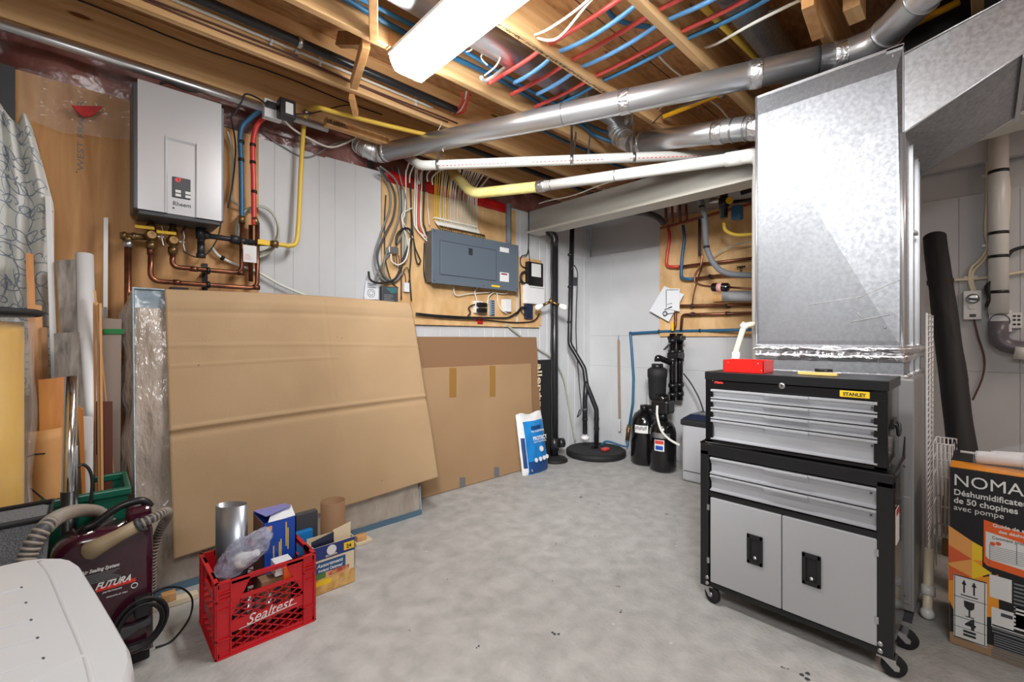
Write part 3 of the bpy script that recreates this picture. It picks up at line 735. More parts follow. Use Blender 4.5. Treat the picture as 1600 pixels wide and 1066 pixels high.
mb.prism([(xl, hv, zc), (xr, hv, zc), (xr-.004, hv+.007, zc-.012), (xl+.004, hv+.007, zc-.012)], (0, .004, -.0))
mb.build('front_cover', M['heat'], t)
mb = MB().prism([(xl-.005, hv-.0045, hz0), (xl-.005, hv-.0045, zc+.004), (xl+.002, hv+.006, zc-.01), (xl+.002, hv+.006, hz0)], (.004, .0, 0)).prism([(xr+.0, hv-.003, hz0), (xr+.0, hv-.003, zc+.004), (xr+.004, hv-.003, zc), (xr+.004, hv-.003, hz0)], (0, .004, 0))
mb.build('cover_ridge', M['heat'], t)
MB().box((hx0+.002, hv+.012, hz0-.022), (hx1-.002, hb-.02, hz0+.012)).build('bottom_pan', M['dgrey'], t, bevel=.006)
q0, q1 = PV(269.5, 308, hv), PV(298, 282, hv)
cpn = MB().box((q0.x, hv+.001, q0.z+.002), (q1.x, hv+.012, q1.z+.004)).build('control_panel', M['dgrey'], t, bevel=.003)
text('47', mat('led red', (255, 40, 30), .4, emit=1.2), cpn, (q0.x+.009, hv+.0004, q1.z-.020), (1, 0, 0), (0, 0, 1), .026, 'display')
mb = MB()
for i in range(2):
    for j in range(2): mb.box((q0.x+.012+i*.040, hv-.001, q0.z+.008+j*.019), (q0.x+.034+i*.040, hv+.001, q0.z+.021+j*.019))
mb.build('button', M['label'], cpn)
text('Rheem', M['ink'], t, (q0.x+.001, hv+.0062, q0.z-.038), (1, 0, 0), (0, 0, 1), .03, 'lettering', width=.072)
MB().box((q0.x+.001, hv+.006, q0.z-.055), (q0.x+.009, hv+.007, q0.z-.048)).build('badge', M['ink'], t)
# ---- copper work below the heater
def Q(px, py, off=.10): return PV(px, py, WP-off)
def ballvalve(px, py, off, lab, hdir):
    c = Q(px, py, off); t = thing('ball_valve', c, lab, 'valve', 'yellow-handled valves under the heater')
    MB().cyl(c+Vector((0, 0, -.075)), c+Vector((0, 0, .10)), .014).cyl(c+Vector((0, 0, -.065)), c+Vector((0, 0, -.03)), .021, n=6).cyl(c+Vector((0, 0, .03)), c+Vector((0, 0, .06)), .020, n=6).sph(c, .029).build('valve_body', M['brass'], t)
    MB().cyl(c+Vector((0, -.02, 0)), c+Vector((0, -.045, 0)), .019).build('drain_cap', M['brass'], t)
    h = c+Vector((0, -.026, .036)); e = Q(px+hdir*26, py-19, off+.02)
    MB().bar(h+Vector((.012, 0, 0)), Vector((e.x, h.y, h.z-.002)), .012, .017).build('valve_handle', M['yel'], t, bevel=.003)
    MB().tube(spline([c+Vector((.04, -.02, .06)), c+Vector((.046, -.025, .02)), c+Vector((.04, -.02, .0)), c+Vector((.05, -.02, -.05))], 5), .0035, 6).bar(c+Vector((.02, -.01, .0)), c+Vector((.05, -.01, .0)), .006, .006).build('relief_lever', M['zinc'], t)
    return c
v1 = ballvalve(236, 369, .10, 'left yellow-handled brass valve under the heater', -1)
v2 = ballvalve(270, 377, .10, 'right yellow-handled brass valve under the heater, nearer the gas tee', -1)
for v in (v1, v2): pass
one(MB().cyl(v1+Vector((0, 0, .10)), Vector((v1.x, v1.y, hz0-.01)), .013).cyl(v1+Vector((0, 0, .10)), v1+Vector((0, 0, .115)), .02), 'pipe_nipple', M['brass'], 'copper nipple joining the left valve to the heater', 'fitting')
one(MB().cyl(v2+Vector((0, 0, .10)), Vector((v2.x, v2.y, hz0-.01)), .013).cyl(v2+Vector((0, 0, .10)), v2+Vector((0, 0, .115)), .02), 'pipe_nipple', M['brass'], 'copper nipple joining the right valve to the heater', 'fitting')
t = thing('copper_pipe', v1, 'lower copper pipe looping from the left valve across to the riser under the red tube', 'pipe')
MB().tube(fillet([v1+Vector((0, 0, -.07)), Q(235, 439), Q(402, 451, .10), Q(402, 352, .10)], .045), .0125, 14).build('pipe_run', M['copper'], t)
for p, d in ((Q(235, 398), (0, 0, 1)), (Q(270, 441), (1, 0, -.0)), (Q(395, 449), (1, 0, 0))): MB().cyl(p, p+Vector(d)*.035, .0145).build('solder_coupling', M['copper'], t)
t = thing('copper_pipe', v2, 'upper copper pipe looping from the right valve to the riser under the blue tube', 'pipe')
MB().tube(fillet([v2+Vector((0, 0, -.07)), Q(269, 417), Q(378, 427), Q(378, 349)], .045), .0125, 14).build('pipe_run', M['copper'], t)
for p, d in ((Q(269, 399), (0, 0, 1)), (Q(297, 420), (1, 0, -.0)), (Q(371, 426), (1, 0, 0))): MB().cyl(p, p+Vector(d)*.035, .0145).build('solder_coupling', M['copper'], t)
t = thing('copper_pipe', Q(200, 400), 'vertical copper pipe dropping at the left behind the plastic-wrapped mattress', 'pipe')
MB().cyl(Q(200, 378), Vector((Q(200, 400).x, WP-.10, .9)), .0145).build('pipe_run', M['copper'], t)
MB().cyl(Q(200, 387), Q(200, 376), .0195).build('reducer', M['zinc'], t)
tee = thing('brass_tee', Q(200, 370), 'brass tee and union at the left end of the valve row', 'fitting')
MB().cyl(Q(187, 368), Q(228, 371), .0155).cyl(Q(190, 368), Q(197, 369), .021, n=6).cyl(Q(205, 369), Q(212, 370), .02, n=8).cyl(Q(200, 370), Q(200, 378), .017).build('fitting_body', M['brass'], tee)
for px, lab in ((325, 'black double pipe clamp holding the two copper pipes under the heater'),):
    a, b = Q(px, 415), Q(px, 449)
    mb = MB().box((a.x-.013, WP-.014, b.z-.02), (a.x+.013, WP-.004, a.z+.022))
    for q in (Q(px, 423), Q(px, 445)): mb.tube([q-Vector((.008, 0, 0)), q+Vector((.008, 0, 0))], .019, 14); mb.box((q.x-.008, q.y, q.z-.006), (q.x+.008, WP, q.z+.006))
    one(mb, 'pipe_clamp', M['black'], lab, 'clamp')
# risers: pex
t = pipe('water_tube', [Q(378, 349), Q(377, 260), Q(376, 205), Q(392, 184, .12), Q(414, 168, .16)], .0135, M['blued'], 'dark blue tube rising beside the heater and bending to the right', sm=True)
t = pipe('water_tube', [Q(397, 352), Q(396, 280), Q(395, 225), Q(404, 192, .10), Q(428, 178, .08), Q(462, 166, .05)], .0135, M['red'], 'red tube rising beside the heater and bending to the right', sm=True)
mb = MB()
for px, py in ((377, 222), (395, 227), (377, 250), (395, 254), (397, 300)): q = Q(px, py); mb.tube([q-Vector((0, 0, .008)), q+Vector((0, 0, .008))], .0165, 12)
one(mb, 'tube_clips', M['black'], 'black clips holding the blue and red risers beside the heater', 'clips')
one(MB().cyl(Q(402, 352), Q(397, 340), .016), 'pipe_coupling', M['brass'], 'brass coupling where the red tube meets copper', 'fitting')
one(MB().cyl(Q(378, 349), Q(378, 338), .016), 'pipe_coupling', M['brass'], 'brass coupling where the blue tube meets copper', 'fitting')
pipe('copper_pipe', [Q(392, 352, .04), Q(392, 440, .04)], .0125, M['copper'], 'copper pipe standing close to the wall behind the red riser')
# gas tee and pipe
t = thing('gas_manifold', Q(314, 360), 'black iron gas tee and pipe under the right side of the heater', 'pipe')
c = Q(314, 366)
MB().cyl(Vector((c.x, c.y, hz0)), Q(314, 384), .017).cyl(Q(314, 356), Q(314, 374), .024, n=10).cyl(Q(314, 378), Q(314, 400), .017).cyl(Q(314, 396), Q(314, 403), .022, n=8).build('drip_leg', M['iron'], t)
MB().cyl(Q(314, 367), Q(402, 380), .0145).cyl(Q(318, 367), Q(326, 368), .021).cyl(Q(360, 373), Q(374, 376), .025, n=8).cyl(Q(374, 376), Q(384, 378), .020, n=6).build('pipe_run', M['iron'], t)
MB().cyl(Q(400, 380), Q(433, 381), .0155).cyl(Q(424, 381), Q(434, 382), .022, n=6).build('flare_fitting', M['brass'], t)
MB().box(Q(402, 382, .115), Q(422, 376, .125)).build('shutoff_handle', M['yel'], t, bevel=.003)
G = [Q(433, 382), Q(452, 384), Q(463, 378), Q(467, 340, .09), Q(471, 250, .08), Q(477, 180, .10), PV(486, 170, 2.85), PZ(500, 169, 2.50), PZ(530, 177, 2.50), PZ(600, 195, 2.50), PZ(655, 208, 2.50), PZ(700, 219, 2.50)]
one(MB().tube(spline([G[0], G[0].lerp(G[1], .6), G[1], G[2]]+G[3:], 6), .0135, 12), 'gas_tube', M['gas'], 'yellow flexible gas tube rising up the wall and running along the joist', 'pipe')
p = Q(479, 176, .11); one(MB().tube([p+Vector((-.012, 0, -.012)), p+Vector((.012, 0, .012))], .02, 14), 'tube_clamp', M['zinc'], 'small metal clamp at the top bend of the yellow gas tube', 'clamp')
# tag
t = thing('inspection_tag', Q(390, 396, .13), 'white inspection tag hanging from the gas pipe', 'tag')
a, b = PV(380, 409, WP-.135), PV(401, 385, WP-.135); MB().box((a.x, a.y, a.z), (b.x, a.y+.002, b.z)).build('card', M['label'], t, bevel=.004)
mb = MB(); lines(mb, (a.x+.008, a.y, a.z+.045), (1, 0, 0), (0, 0, 1), .035, 5, .007, .002, .4); mb.build('print', mat('pink print', (200, 120, 130), .6), t)
# cable coil
for k in range(4):
    pts = []
    for j in range(20):
        th = 2*PI*j/20; pts.append(Q(405+(29+k*1.5)*math.cos(th)-k, 358+(36+k*1.2)*math.sin(th)+k*1.4, .03+.008*k))
    one(MB().tube(spline(pts, 3, True), .006, 7, closed=True), 'tube_coil', M['ggreen'], 'loop of the pale green tube coil hung behind the gas valve', 'coil', 'pale green tube coil')
pipe('hanging_cable', [Q(355, 205, .05), Q(362, 230, .04), Q(364, 270, .04), Q(362, 310, .04), Q(376, 322, .04), Q(392, 330, .04)], .006, M['ggreen'], 'pale green cable hanging beside the right side of the heater', 'cable', sm=True)
pipe('hanging_cable', [Q(361, 184, .05), Q(368, 230, .05), Q(363, 290, .05), Q(356, 325, .05)], .004, M['wirek'], 'thin black cable hanging beside the heater casing', 'cable', sm=True)
pipe('hanging_cable', [Q(345, 350), Q(340, 372), Q(325, 395), Q(308, 402), Q(290, 395), Q(286, 392)], .0035, M['wirek'], 'thin black cable drooping below the heater around the gas leg', 'cable', sm=True)
pipe('hanging_cable', [Q(290, 342), Q(290, 352), Q(284, 364)], .005, M['wirek'], 'short black cable out of the heater base between the valves', 'cable', sm=True)
pipe('drain_hose', [Q(330, 385, .04), Q(342, 400, .03), Q(365, 412, .02), Q(400, 424, .02), Q(440, 446, .02), Q(478, 462, .02)], .008, M['wirew'], 'pale hose sloping down the wall from below the heater to the cardboard', sm=True)
one(MB().cyl(Q(345, 402, .035), Q(350, 405, .035), .014), 'hose_clip', M['black'], 'black clip on the pale sloping hose under the heater', 'clip')
# ================================================================ things leaning at the far left
def lean(name, px0, py0, px1, py1, v0, v1, wpx, thick, m, lab, cat='board', top=None, z1=0.0, **k):
    """a board standing on the floor (foot) and leaning back; (px0,py0) top centre, px1 column of its foot"""
    a = PV(px0, py0, v0); b = PV(px1, py1, v1); wd = wpx/F*abs(v0/ray(px0, 530).y)
    return one(MB().bar(b, a, wd/ (CU*1.0+.35) if False else wd, thick, (0, 1, .05)), name, m, lab, cat, **k)
def board(name, TL, TR, v0, foot_py, footx, v1, thick, m, lab, cat='board', **k):
    a, b = PV(TL[0], TL[1], v0), PV(TR[0], TR[1], v0)
    c, d = PV(footx[0], foot_py, v1), PV(footx[1], foot_py, v1)
    z = .035 if v1 < 2.56 else .003      # inside the green tote, or on the floor behind it
    for (tp, ft) in ((a, c), (b, d)):
        ft.x = tp.x+(ft.x-tp.x)*(tp.z-z)/(tp.z-ft.z); ft.z = z
    return one(MB().prism([a, b, d, c], (0, thick, 0)), name, m, lab, cat, **k)
board('wood_strip', (40, 395), (52, 397), 2.80, 800, (51, 66), 2.62, .02, M['woodo'], 'narrow brown wood strip leaning against the curtain', 'lumber')
board('wood_strip', (55, 476), (65, 478), 2.70, 830, (63, 77), 2.58, .02, M['wood'], 'short raw wood strip beside the yellow roll', 'lumber')
board('wood_strip', (64, 511), (73, 512), 2.68, 830, (72, 86), 2.52, .03, M['woodd'], 'rough splintered lumber behind the orange pine board', 'lumber')
board('white_trim_board', (70, 305), (80, 307), 2.84, 790, (84, 99), 2.56, .03, M['white'], 'tall white painted trim board leaning beside the curtain', 'board', bevel=.002)
board('grey_plank', (87, 407), (119, 405), 2.78, 770, (110, 146), 2.50, .012, M['barn'], 'taller grey weathered-look plank beside the white tube', 'plank')
board('grey_plank', (84, 521), (124, 519), 2.62, 790, (88, 142), 2.44, .012, M['barn'], 'shorter grey weathered-look plank in front of the taller one', 'plank')
board('pine_board', (60, 594), (103, 589), 2.50, 900, (66, 114), 2.36, .02, M['woodo'], 'orange stained pine board with a knot, behind the folded kraft box', 'board')
a, b = PV(132, 398, 2.80), PV(142, 780, 2.58)
t = thing('white_tube', b, 'thick white plastic tube standing among the leaning boards', 'tube')
MB().lathe([(.031, 0), (.031, (a-b).length), (.028, (a-b).length), (.028, .1)], b, 24, (a-b), False).build('tube_wall', M['white'], t)
for i, (dx, v) in enumerate(((0, 2.60), (5, 2.585), (10, 2.57))):
    board('wood_trim', (145+dx, 472+i), (149+dx, 472+i), v, 850, (149+dx, 153+dx), v-.10, .025, M['wood'], ('leftmost', 'middle', 'rightmost')[i]+' of the three upright orange wood trim pieces', 'lumber', group='upright wood trims')
board('wood_strip', (146, 452), (150, 455), 2.66, 560, (158, 161), 2.6, .02, M['wood'], 'pointed wood sliver rising behind the upright trims', 'lumber')
board('white_rod', (162, 340), (169, 340), 2.93, 620, (161, 168), 2.86, .012, M['whitep'], 'thin white plastic strip leaning on the plywood below the heater', 'rod')
t = board('taupe_board', (160, 497), (190, 499), 2.70, 760, (158, 188), 2.66, .02, M['greyb'], 'taupe board with a band of green tape near its top', 'board')
a, b = PV(162, 514, 2.692), PV(194, 522, 2.692); MB().box(a, b+Vector((0, .004, 0))).build('green_tape', mat('green tape', (20, 120, 60), .4), t)
board('grey_strip', (158, 480), (168, 480), 2.72, 540, (158, 168), 2.70, .02, M['barn'], 'short grey-brown strip behind the green-taped board', 'strip')
board('brown_board', (150, 628), (176, 628), 2.56, 850, (150, 176), 2.52, .02, mat('dark red board', (88, 44, 30), .5), 'dark reddish board low behind the upright trims', 'board')
board('white_carton', (126, 652), (146, 652), 2.50, 710, (128, 146), 2.48, .03, M['white'], 'white paper packet low among the boards', 'packet')
board('wood_strip', (121, 634), (130, 640), 2.46, 770, (128, 133), 2.40, .02, M['woodo'], 'slim orange stake with a pointed foot beside the chrome tube', 'lumber')
board('white_stick', (141, 694), (146, 694), 2.46, 790, (136, 142), 2.42, .015, M['white'], 'small white stick in front of the upright trims', 'stick')
# kraft folded box
fb = [PV(41, 676, 2.37), PV(97, 668, 2.37), PV(106, 850, 2.33), PV(49, 850, 2.33)]
t = thing('folded_carton', (fb[2].x, 2.3, fb[2].z), 'torn folded kraft cardboard carton in front of the pine board', 'carton')
z0 = .32
def kb(a_, b_):
    p = fb[0].lerp(fb[1], a_).lerp(fb[3].lerp(fb[2], a_), b_); p.y -= .03*math.sin(a_*PI)*(.4+b_); return p
MB().grid(12, 10, kb).build('carton_panel', M['kraft'], t, solid=.005)
mb = MB()
for seg in ([(.05, .5), (.3, .56), (.55, .62), (.8, .74)], [(.8, .74), (.5, .9), (.1, 1.0)], [(0, .22), (.2, .2), (.5, .2)], [(.05, .72), (.25, .7), (.3, .8)]):
    mb.tube([kb(*q)+Vector((0, -.004, 0)) for q in seg], .0028, 5)
mb.build('crease', M['ink'], t)
# yellow roll in plastic
cxy = at(1.62, -22, 530); r = .20
base = Vector((Ux(-15, 2.12)-.05, 2.16, 0))
rr = .17
# place so that its right edge falls at px 57
def edge_px(cx, cy, r_): 
    d = math.hypot(cx, cy); ang = math.atan2(cy, cx)-math.asin(r_/d); t_ = math.tan(YAW-(0))  # noqa
    th = ang; rx = SU*math.cos(th)-CU*math.sin(th); fw = CU*math.cos(th)+SU*math.sin(th); return CX+F*rx/fw
cx_ = -.75; rr = .15; RY = 2.13
while edge_px(cx_, RY, rr) < 56: cx_ += .005
t = thing('yellow_roll', (cx_, RY, 0), 'tall yellow roll wrapped in clear plastic standing at the left edge', 'roll')
zt_ = H+(530-492)/F*(RY*SU+cx_*CU)
MB().lathe([(rr-.03, .02), (rr-.03, zt_-.02)], (cx_, RY, 0), 40).build('foam_core', M['foam'], t)
def wr(a_, b_):
    th = 2*PI*a_; z = zt_*b_; q = rr-.012+.012*noise.noise(Vector((math.cos(th)*3, math.sin(th)*3, z*5)))+.004*math.sin(th*25)
    return Vector((cx_+q*math.cos(th), RY+q*math.sin(th), z+.004))
MB().grid(90, 40, wr).build('plastic_wrap', M['clear'], t)
MB().tube([(cx_+(rr+.004)*math.cos(2*PI*k/40), RY+(rr+.004)*math.sin(2*PI*k/40), zt_+.01) for k in range(40)], .011, 8, closed=True).build('top_hoop', M['blackm'], t)
# green tote
gx0, gx1, gv0, gv1, gz = -.118, Ux(196, 2.40)-.0, 2.36, 2.50, .50
t = thing('green_tote', ((gx0+gx1)/2, 2.4, 0), 'green plastic storage tote behind the vacuum cleaner', 'tote')
gz = PV(185, 757, 2.34).z
def tote(x0_, x1_, y0_, y1_, z_):
    mb = MB(); i = .03
    lo = [(x0_+i, y0_+i, .01), (x1_-i, y0_+i, .01), (x1_-i, y1_-i, .01), (x0_+i, y1_-i, .01)]; hi = [(x0_, y0_, z_-.02), (x1_, y0_, z_-.02), (x1_, y1_, z_-.02), (x0_, y1_, z_-.02)]
    mb.add(lo+hi, [(3, 2, 1, 0), (0, 1, 5, 4), (1, 2, 6, 5), (2, 3, 7, 6), (3, 0, 4, 7)]); return mb
tote(gx0, gx1, 2.28, 2.55, gz).build('tub', M['green'], t, solid=.006)
MB().box((gx0-.008, 2.268, gz-.03), (gx1+.012, 2.295, gz)).box((gx0-.008, 2.54, gz-.03), (gx1+.012, 2.562, gz)).box((gx0-.008, 2.295, gz-.03), (gx0+.01, 2.54, gz)).box((gx1-.006, 2.295, gz-.03), (gx1+.012, 2.54, gz)).build('rim', M['green'], t, bevel=.006)
# grey basket
a = PV(80, 793, 1.86); 
t = thing('woven_basket', (a.x-.15, 1.88, 0), 'grey woven fabric basket with a dark rim beside the vacuum hose', 'basket')
bx1 = a.x; bz = PV(40, 806, 1.86).z
mb = MB()
mb.hexa([(bx1-.36, 1.83, .0), (bx1-.05, 1.83, .0), (bx1-.05, 1.95, .0), (bx1-.36, 1.95, .0), (bx1-.38, 1.80, bz), (bx1, 1.80, bz), (bx1, 1.97, bz), (bx1-.38, 1.97, bz)])
mb.build('basket_body', M['basket'], t, bevel=.02)
MB().tube([(bx1-.38, 1.80, bz), (bx1, 1.80, bz), (bx1, 1.97, bz), (bx1-.38, 1.97, bz)], .008, 8, closed=True).build('rim', M['blackm'], t)
# ================================================================ mattress and cardboards
mu0, mu1 = .150, 1.590
t = thing('mattress', ((mu0+mu1)/2, 2.7, 0), 'plastic-wrapped mattress with blue borders standing on edge behind the big cardboard', 'mattress')
F0, F1, B0, B1, mz = 2.555, 2.70, 2.80, 2.935, 1.385
random.seed(21)
def mface(a_, b_):
    z = mz*b_; y = F0+(F1-F0)*b_; x = mu0+(mu1-mu0)*a_
    e = min(1, min(a_, 1-a_)*14)*min(1, min(b_+.001, 1-b_)*12)
    return Vector((x, y-e*(.02+.018*noise.noise(Vector((x*7, z*5, 1)))+.01*noise.noise(Vector((x*18, z*9, 4)))), z))
mb = MB().use(M['mattr']); mb.grid(90, 60, lambda a_, b_: mface(a_, b_*.935)); mb.use(M['mattb']).grid(90, 6, lambda a_, b_: mface(a_, .935+b_*.065))
def mend(a_, b_):
    z = mz*b_; y = (B0+(B1-B0)*b_)*(1-a_)+(F0+(F1-F0)*b_)*a_
    e = min(1, min(a_, 1-a_)*4)*min(1, min(b_, 1-b_)*12)
    return Vector((mu0-e*(.03+.03*noise.noise(Vector((y*11, z*6, 7)))+.012*noise.noise(Vector((y*30, z*14, 2)))), y, z))
mb.use(M['mattr']).grid(16, 70, mend)
mb.use(M['mattr']).hexa([(mu0, B0-.01, 0), (mu1, B0-.01, 0), (mu1, B0, 0), (mu0, B0, 0), (mu0, B1-.01, mz), (mu1, B1-.01, mz), (mu1, B1, mz), (mu0, B1, mz)])
mb.use(M['mattb']).add([(mu0, F1, mz), (mu1, F1, mz), (mu1, B1, mz), (mu0, B1, mz)], [(0, 1, 2, 3)])
mb.add([(mu1, F0, 0), (mu1, B0, 0), (mu1, B1, mz), (mu1, F1, mz)], [(0, 1, 2, 3)])
mb.build('mattress_body', None, t)
mb = MB()
fr = [(mu0, F0-.004, .012), (mu1, F0-.004, .012), (mu1, F1-.004, mz), (mu0, F1-.004, mz)]
mb.tube(fr, .007, 8, closed=True); mb.build('piping', M['mattb'], t)
mb = MB().hexa([(mu0-.0, F0-.016, .0), (mu1, F0-.016, .0), (mu1, F0+.0, .0), (mu0, F0+.0, .0), (mu0, F0-.010, .03), (mu1, F0-.010, .03), (mu1, F0+.002, .03), (mu0, F0+.002, .03)])
mb.build('blue_border', mat('blue border dark', (84, 112, 132), .3), t)
one(MB().box((.285, F1-.005, mz-.005), (.36, F1+.05, mz+.018)), 'black_strap', M['blackm'], 'black strap end on top of the mattress near the big cardboard corner', 'strap', bevel=.006)
# big cardboard sheet
cTL, cTR, cBR, cBL = PV(257, 452, 2.675), PV(641, 474, 2.675), PV(684, 745, 2.50), PV(270, 873, 2.50)
creases = [.065, .26, .30, .51, .60, .93]
def cb(a_, b_):
    top = cTL.lerp(cTR, a_); top.z += .012*math.sin(a_*PI)
    bot = cBL.lerp(cBR, a_); p = top.lerp(bot, b_)
    y = 0
    y -= .012*math.exp(-((b_-.535)/.006)**2)*(1-.3*a_); y += .006*math.exp(-((b_-.56)/.012)**2)
    y -= .004*math.exp(-((b_-.22-.03*a_)/.005)**2)*(a_ > .0)
    y -= .0035*math.exp(-((b_-.30)/.004)**2)*(a_ < .6); y += .004*math.exp(-((b_-.09)/.01)**2)
    y += .003*math.exp(-((a_-.56)/.004)**2)*(b_ < .5)
    y += .010*noise.noise(Vector((a_*3, b_*2.4, 3)))+.002*noise.noise(Vector((a_*14, b_*11, 3)))
    if b_ < .045: y += (1-b_/.045)*.02
    p.y += y-.012; return p
t = one(MB().grid(120, 150, cb), 'cardboard_sheet', M['card'], 'big tan cardboard sheet with horizontal creases leaning on the mattress', 'cardboard', solid=.006)
mb = MB()
for q in ((.60, .20), (.62, .205), (.09, .30), (.72, .93)): p = cb(*q); mb.sph(p+Vector((0, -.004, 0)), .003, 6)
mb.build('scuff', M['cardk'], t)
# flap behind big sheet top (darker strip)
a, b = PV(520, 455, 2.74), PV(641, 470, 2.74)
# second cardboards behind, right
q = [PV(648, 527, 2.93), PV(840, 527, 2.93)]
k0 = Vector((1.50, 2.83, .003)); k1 = Vector((q[1].x-.03, 2.83, .003))
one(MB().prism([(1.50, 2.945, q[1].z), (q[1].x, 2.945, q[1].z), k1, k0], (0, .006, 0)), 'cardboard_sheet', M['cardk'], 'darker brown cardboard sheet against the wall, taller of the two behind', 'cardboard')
b0, b1 = Vector((1.60, 2.785, .003)), PZ(826, 729, .003)
b1 = Vector((Ux(834, 2.785), 2.785, .003))
T0, T1 = PV(660, 575, 2.88), PV(830, 568, 2.88)
tt0 = Vector((1.60, 2.88, T0.z)); 
t = one(MB().prism([tt0, T1, b1, b0], (0, .045, 0)), 'flat_carton', M['cardd'], 'flattened cardboard carton with tape strips leaning in front of the darker sheet', 'cardboard', bevel=.004)
def onb(px, py):   # point on the leaning carton's face
    r_ = ray(px, py); n_ = (T1-b1).cross(b0-b1).normalized(); k_ = (b1-Vector((0, 0, H))).dot(n_)/r_.dot(n_); return Vector((0, 0, H))+r_*k_
def tape(px0, py0, px1, py1, m, nm='tape_strip', w_=None):
    P_ = [onb(px0, py0), onb(px1, py0), onb(px1, py1), onb(px0, py1)]
    MB().prism([p+Vector((0, -.001, 0)) for p in P_], (0, -.0008, 0)).build(nm, m, t)
tape(702, 575, 713, 621, M['tapek']); tape(765, 572, 774, 620, M['tapek'])
tape(718, 746, 727, 763, M['tapeg']); tape(772, 730, 780, 745, M['tapeg'])
one(MB().box((Ux(655, 2.93), 2.93, T0.z+.01), (T1.x-.02, 2.942, T0.z+.022)), 'cardboard_flap', M['cardk'], 'torn brown flap edge along the top of the flattened carton', 'cardboard')
# ================================================================ electrical area
def E(px, py, off=.0): return PV(px, py, WP-off)
# red gasket tape
a, b = E(602, 276), E(792, 326)
def rt(a_, b_):
    x = Ux(602, WP)+(Ux(792, WP)-Ux(602, WP))*a_
    return Vector((x, WP-.004-.004*noise.noise(Vector((x*12, b_*2, 0))), 2.30+.085*b_+.006*noise.noise(Vector((x*6, 0, 5)))))
one(MB().grid(50, 3, rt), 'red_tape', M['redtape'], 'wide red sheathing tape along the wall top above the panel', 'tape', solid=.003)
# breaker panel
pv = 2.90
pa, pb = PV(672, 357, pv), PV(809, 383, pv)
px0, px1 = Ux(675, pv), Ux(810, pv); z1 = (PV(675, 357, pv).z+PV(800, 381, pv).z)/2; z0 = (PV(675, 442, pv).z+PV(800, 455, pv).z)/2
t = thing('breaker_panel', ((px0+px1)/2, WP, z0), 'blue-grey electrical breaker panel on pale plywood', 'electrical panel')
MB().box((px0+.006, pv+.006, z0+.012), (px1-.006, WP, z1-.012)).build('back_box', M['paneld'], t)
MB().box((px0, pv, z0), (px1, pv+.012, z1)).build('cover', M['panel'], t, bevel=.003)
dx0, dx1 = Ux(688, pv), Ux(775, pv); dz1, dz0 = z1-.085, z0+.075
dr = MB().box((dx0, pv-.005, dz0), (dx1, pv+.001, dz1)).build('door', M['panel'], t, bevel=.003)
mb = MB()
for (a_, b_) in (((dx0-.005, dz0-.005), (dx1+.005, dz0-.002)), ((dx0-.005, dz1+.002), (dx1+.005, dz1+.005)), ((dx0-.005, dz0), (dx0-.002, dz1)), ((dx1+.002, dz0), (dx1+.005, dz1))): mb.box((a_[0], pv-.0008, a_[1]), (b_[0], pv+.001, b_[1]))
mb.build('door_gap', M['ink'], dr)
lx = Ux(735, pv); MB().box((lx-.022, pv-.008, dz1-.075), (lx+.014, pv-.004, dz1-.02)).build('latch', M['ink'], dr)
MB().box((lx+.012, pv-.009, dz1-.07), (lx+.02, pv-.004, dz1-.02)).build('latch_frame', M['zinc'], dr)
l0 = Ux(781, pv); l1 = Ux(795, pv)
lb = MB().box((l0, pv-.001, z1-.085), (l1, pv, z1-.045)).build('rating_label', M['label'], t)
lb = MB().box((l0, pv-.001, z0+.075), (l1, pv, z0+.155)).build('warning_label', M['label'], t)
mb = MB().box((l0+.015, pv-.002, z0+.135), (l1-.02, pv-.001, z0+.147)); mb.build('print', mat('dark red print', (120, 30, 34), .5), lb)
MB().box((Ux(768, pv), pv-.001, z0+.02), (Ux(781, pv), pv, z0+.035)).build('yellow_label', M['yprint'], t)
mb = MB()
for x_ in (px0+.02, (px0+px1)/2+.05, px1-.02):
    for z_ in (z0+.02, z1-.02): mb.cyl((x_, pv-.004, z_), (x_, pv, z_), .006, n=8)
mb.build('screw', M['zinc'], t)
# romex feeding the panel top
random.seed(4)
nw = 26
for k in range(nw):
    f_ = k/(nw-1); x = Ux(681, WP-.03)+(Ux(747, WP-.03)-Ux(681, WP-.03))*f_
    m_ = M['wirey'] if k in (0, 1, 2, 4, 7) else (M['wirew'] if k % 2 else M['pvcw'])
    zt_ = 2.52+random.uniform(-.03, .05); xo = random.uniform(-.006, .006)
    pts = [(x+xo+.12*(f_-.2), WP-.08, zt_+.05), (x+xo, WP-.03, 2.40), (x, WP-.016, 2.25), (x, WP-.016, z1+.13), (x+.004, WP-.022, z1+.09), (x+.035, WP-.035, z1+.04), (x+.055, WP-.05, z1-.01)]
    one(MB().tube(spline(pts, 4), .0046, 6), 'house_cable', m_, 'yellow' if False else ('one of the yellow cables entering the breaker panel top at its left' if m_ == M['wirey'] else ('one of the white cables fanned above the breaker panel' if m_ == M['wirew'] else 'one of the cream cables fanned above the breaker panel')), 'cable',
        'yellow panel cables' if m_ == M['wirey'] else ('white panel cables' if m_ == M['wirew'] else 'cream panel cables'))
mb = MB()
for k in range(nw-1):
    f_ = k/(nw-1); x = Ux(681, WP-.03)+(Ux(747, WP-.03)-Ux(681, WP-.03))*f_
    mb.box((x-.008, WP-.03, z1+.105), (x+.008, WP-.004, z1+.118)); mb.tube([(x, WP-.02, z1+.09), (x+.02, WP-.045, z1+.05)], .009, 6)
one(mb, 'cable_staples', M['wirew'], 'row of white cable staples above the breaker panel', 'staples')
mb = MB()
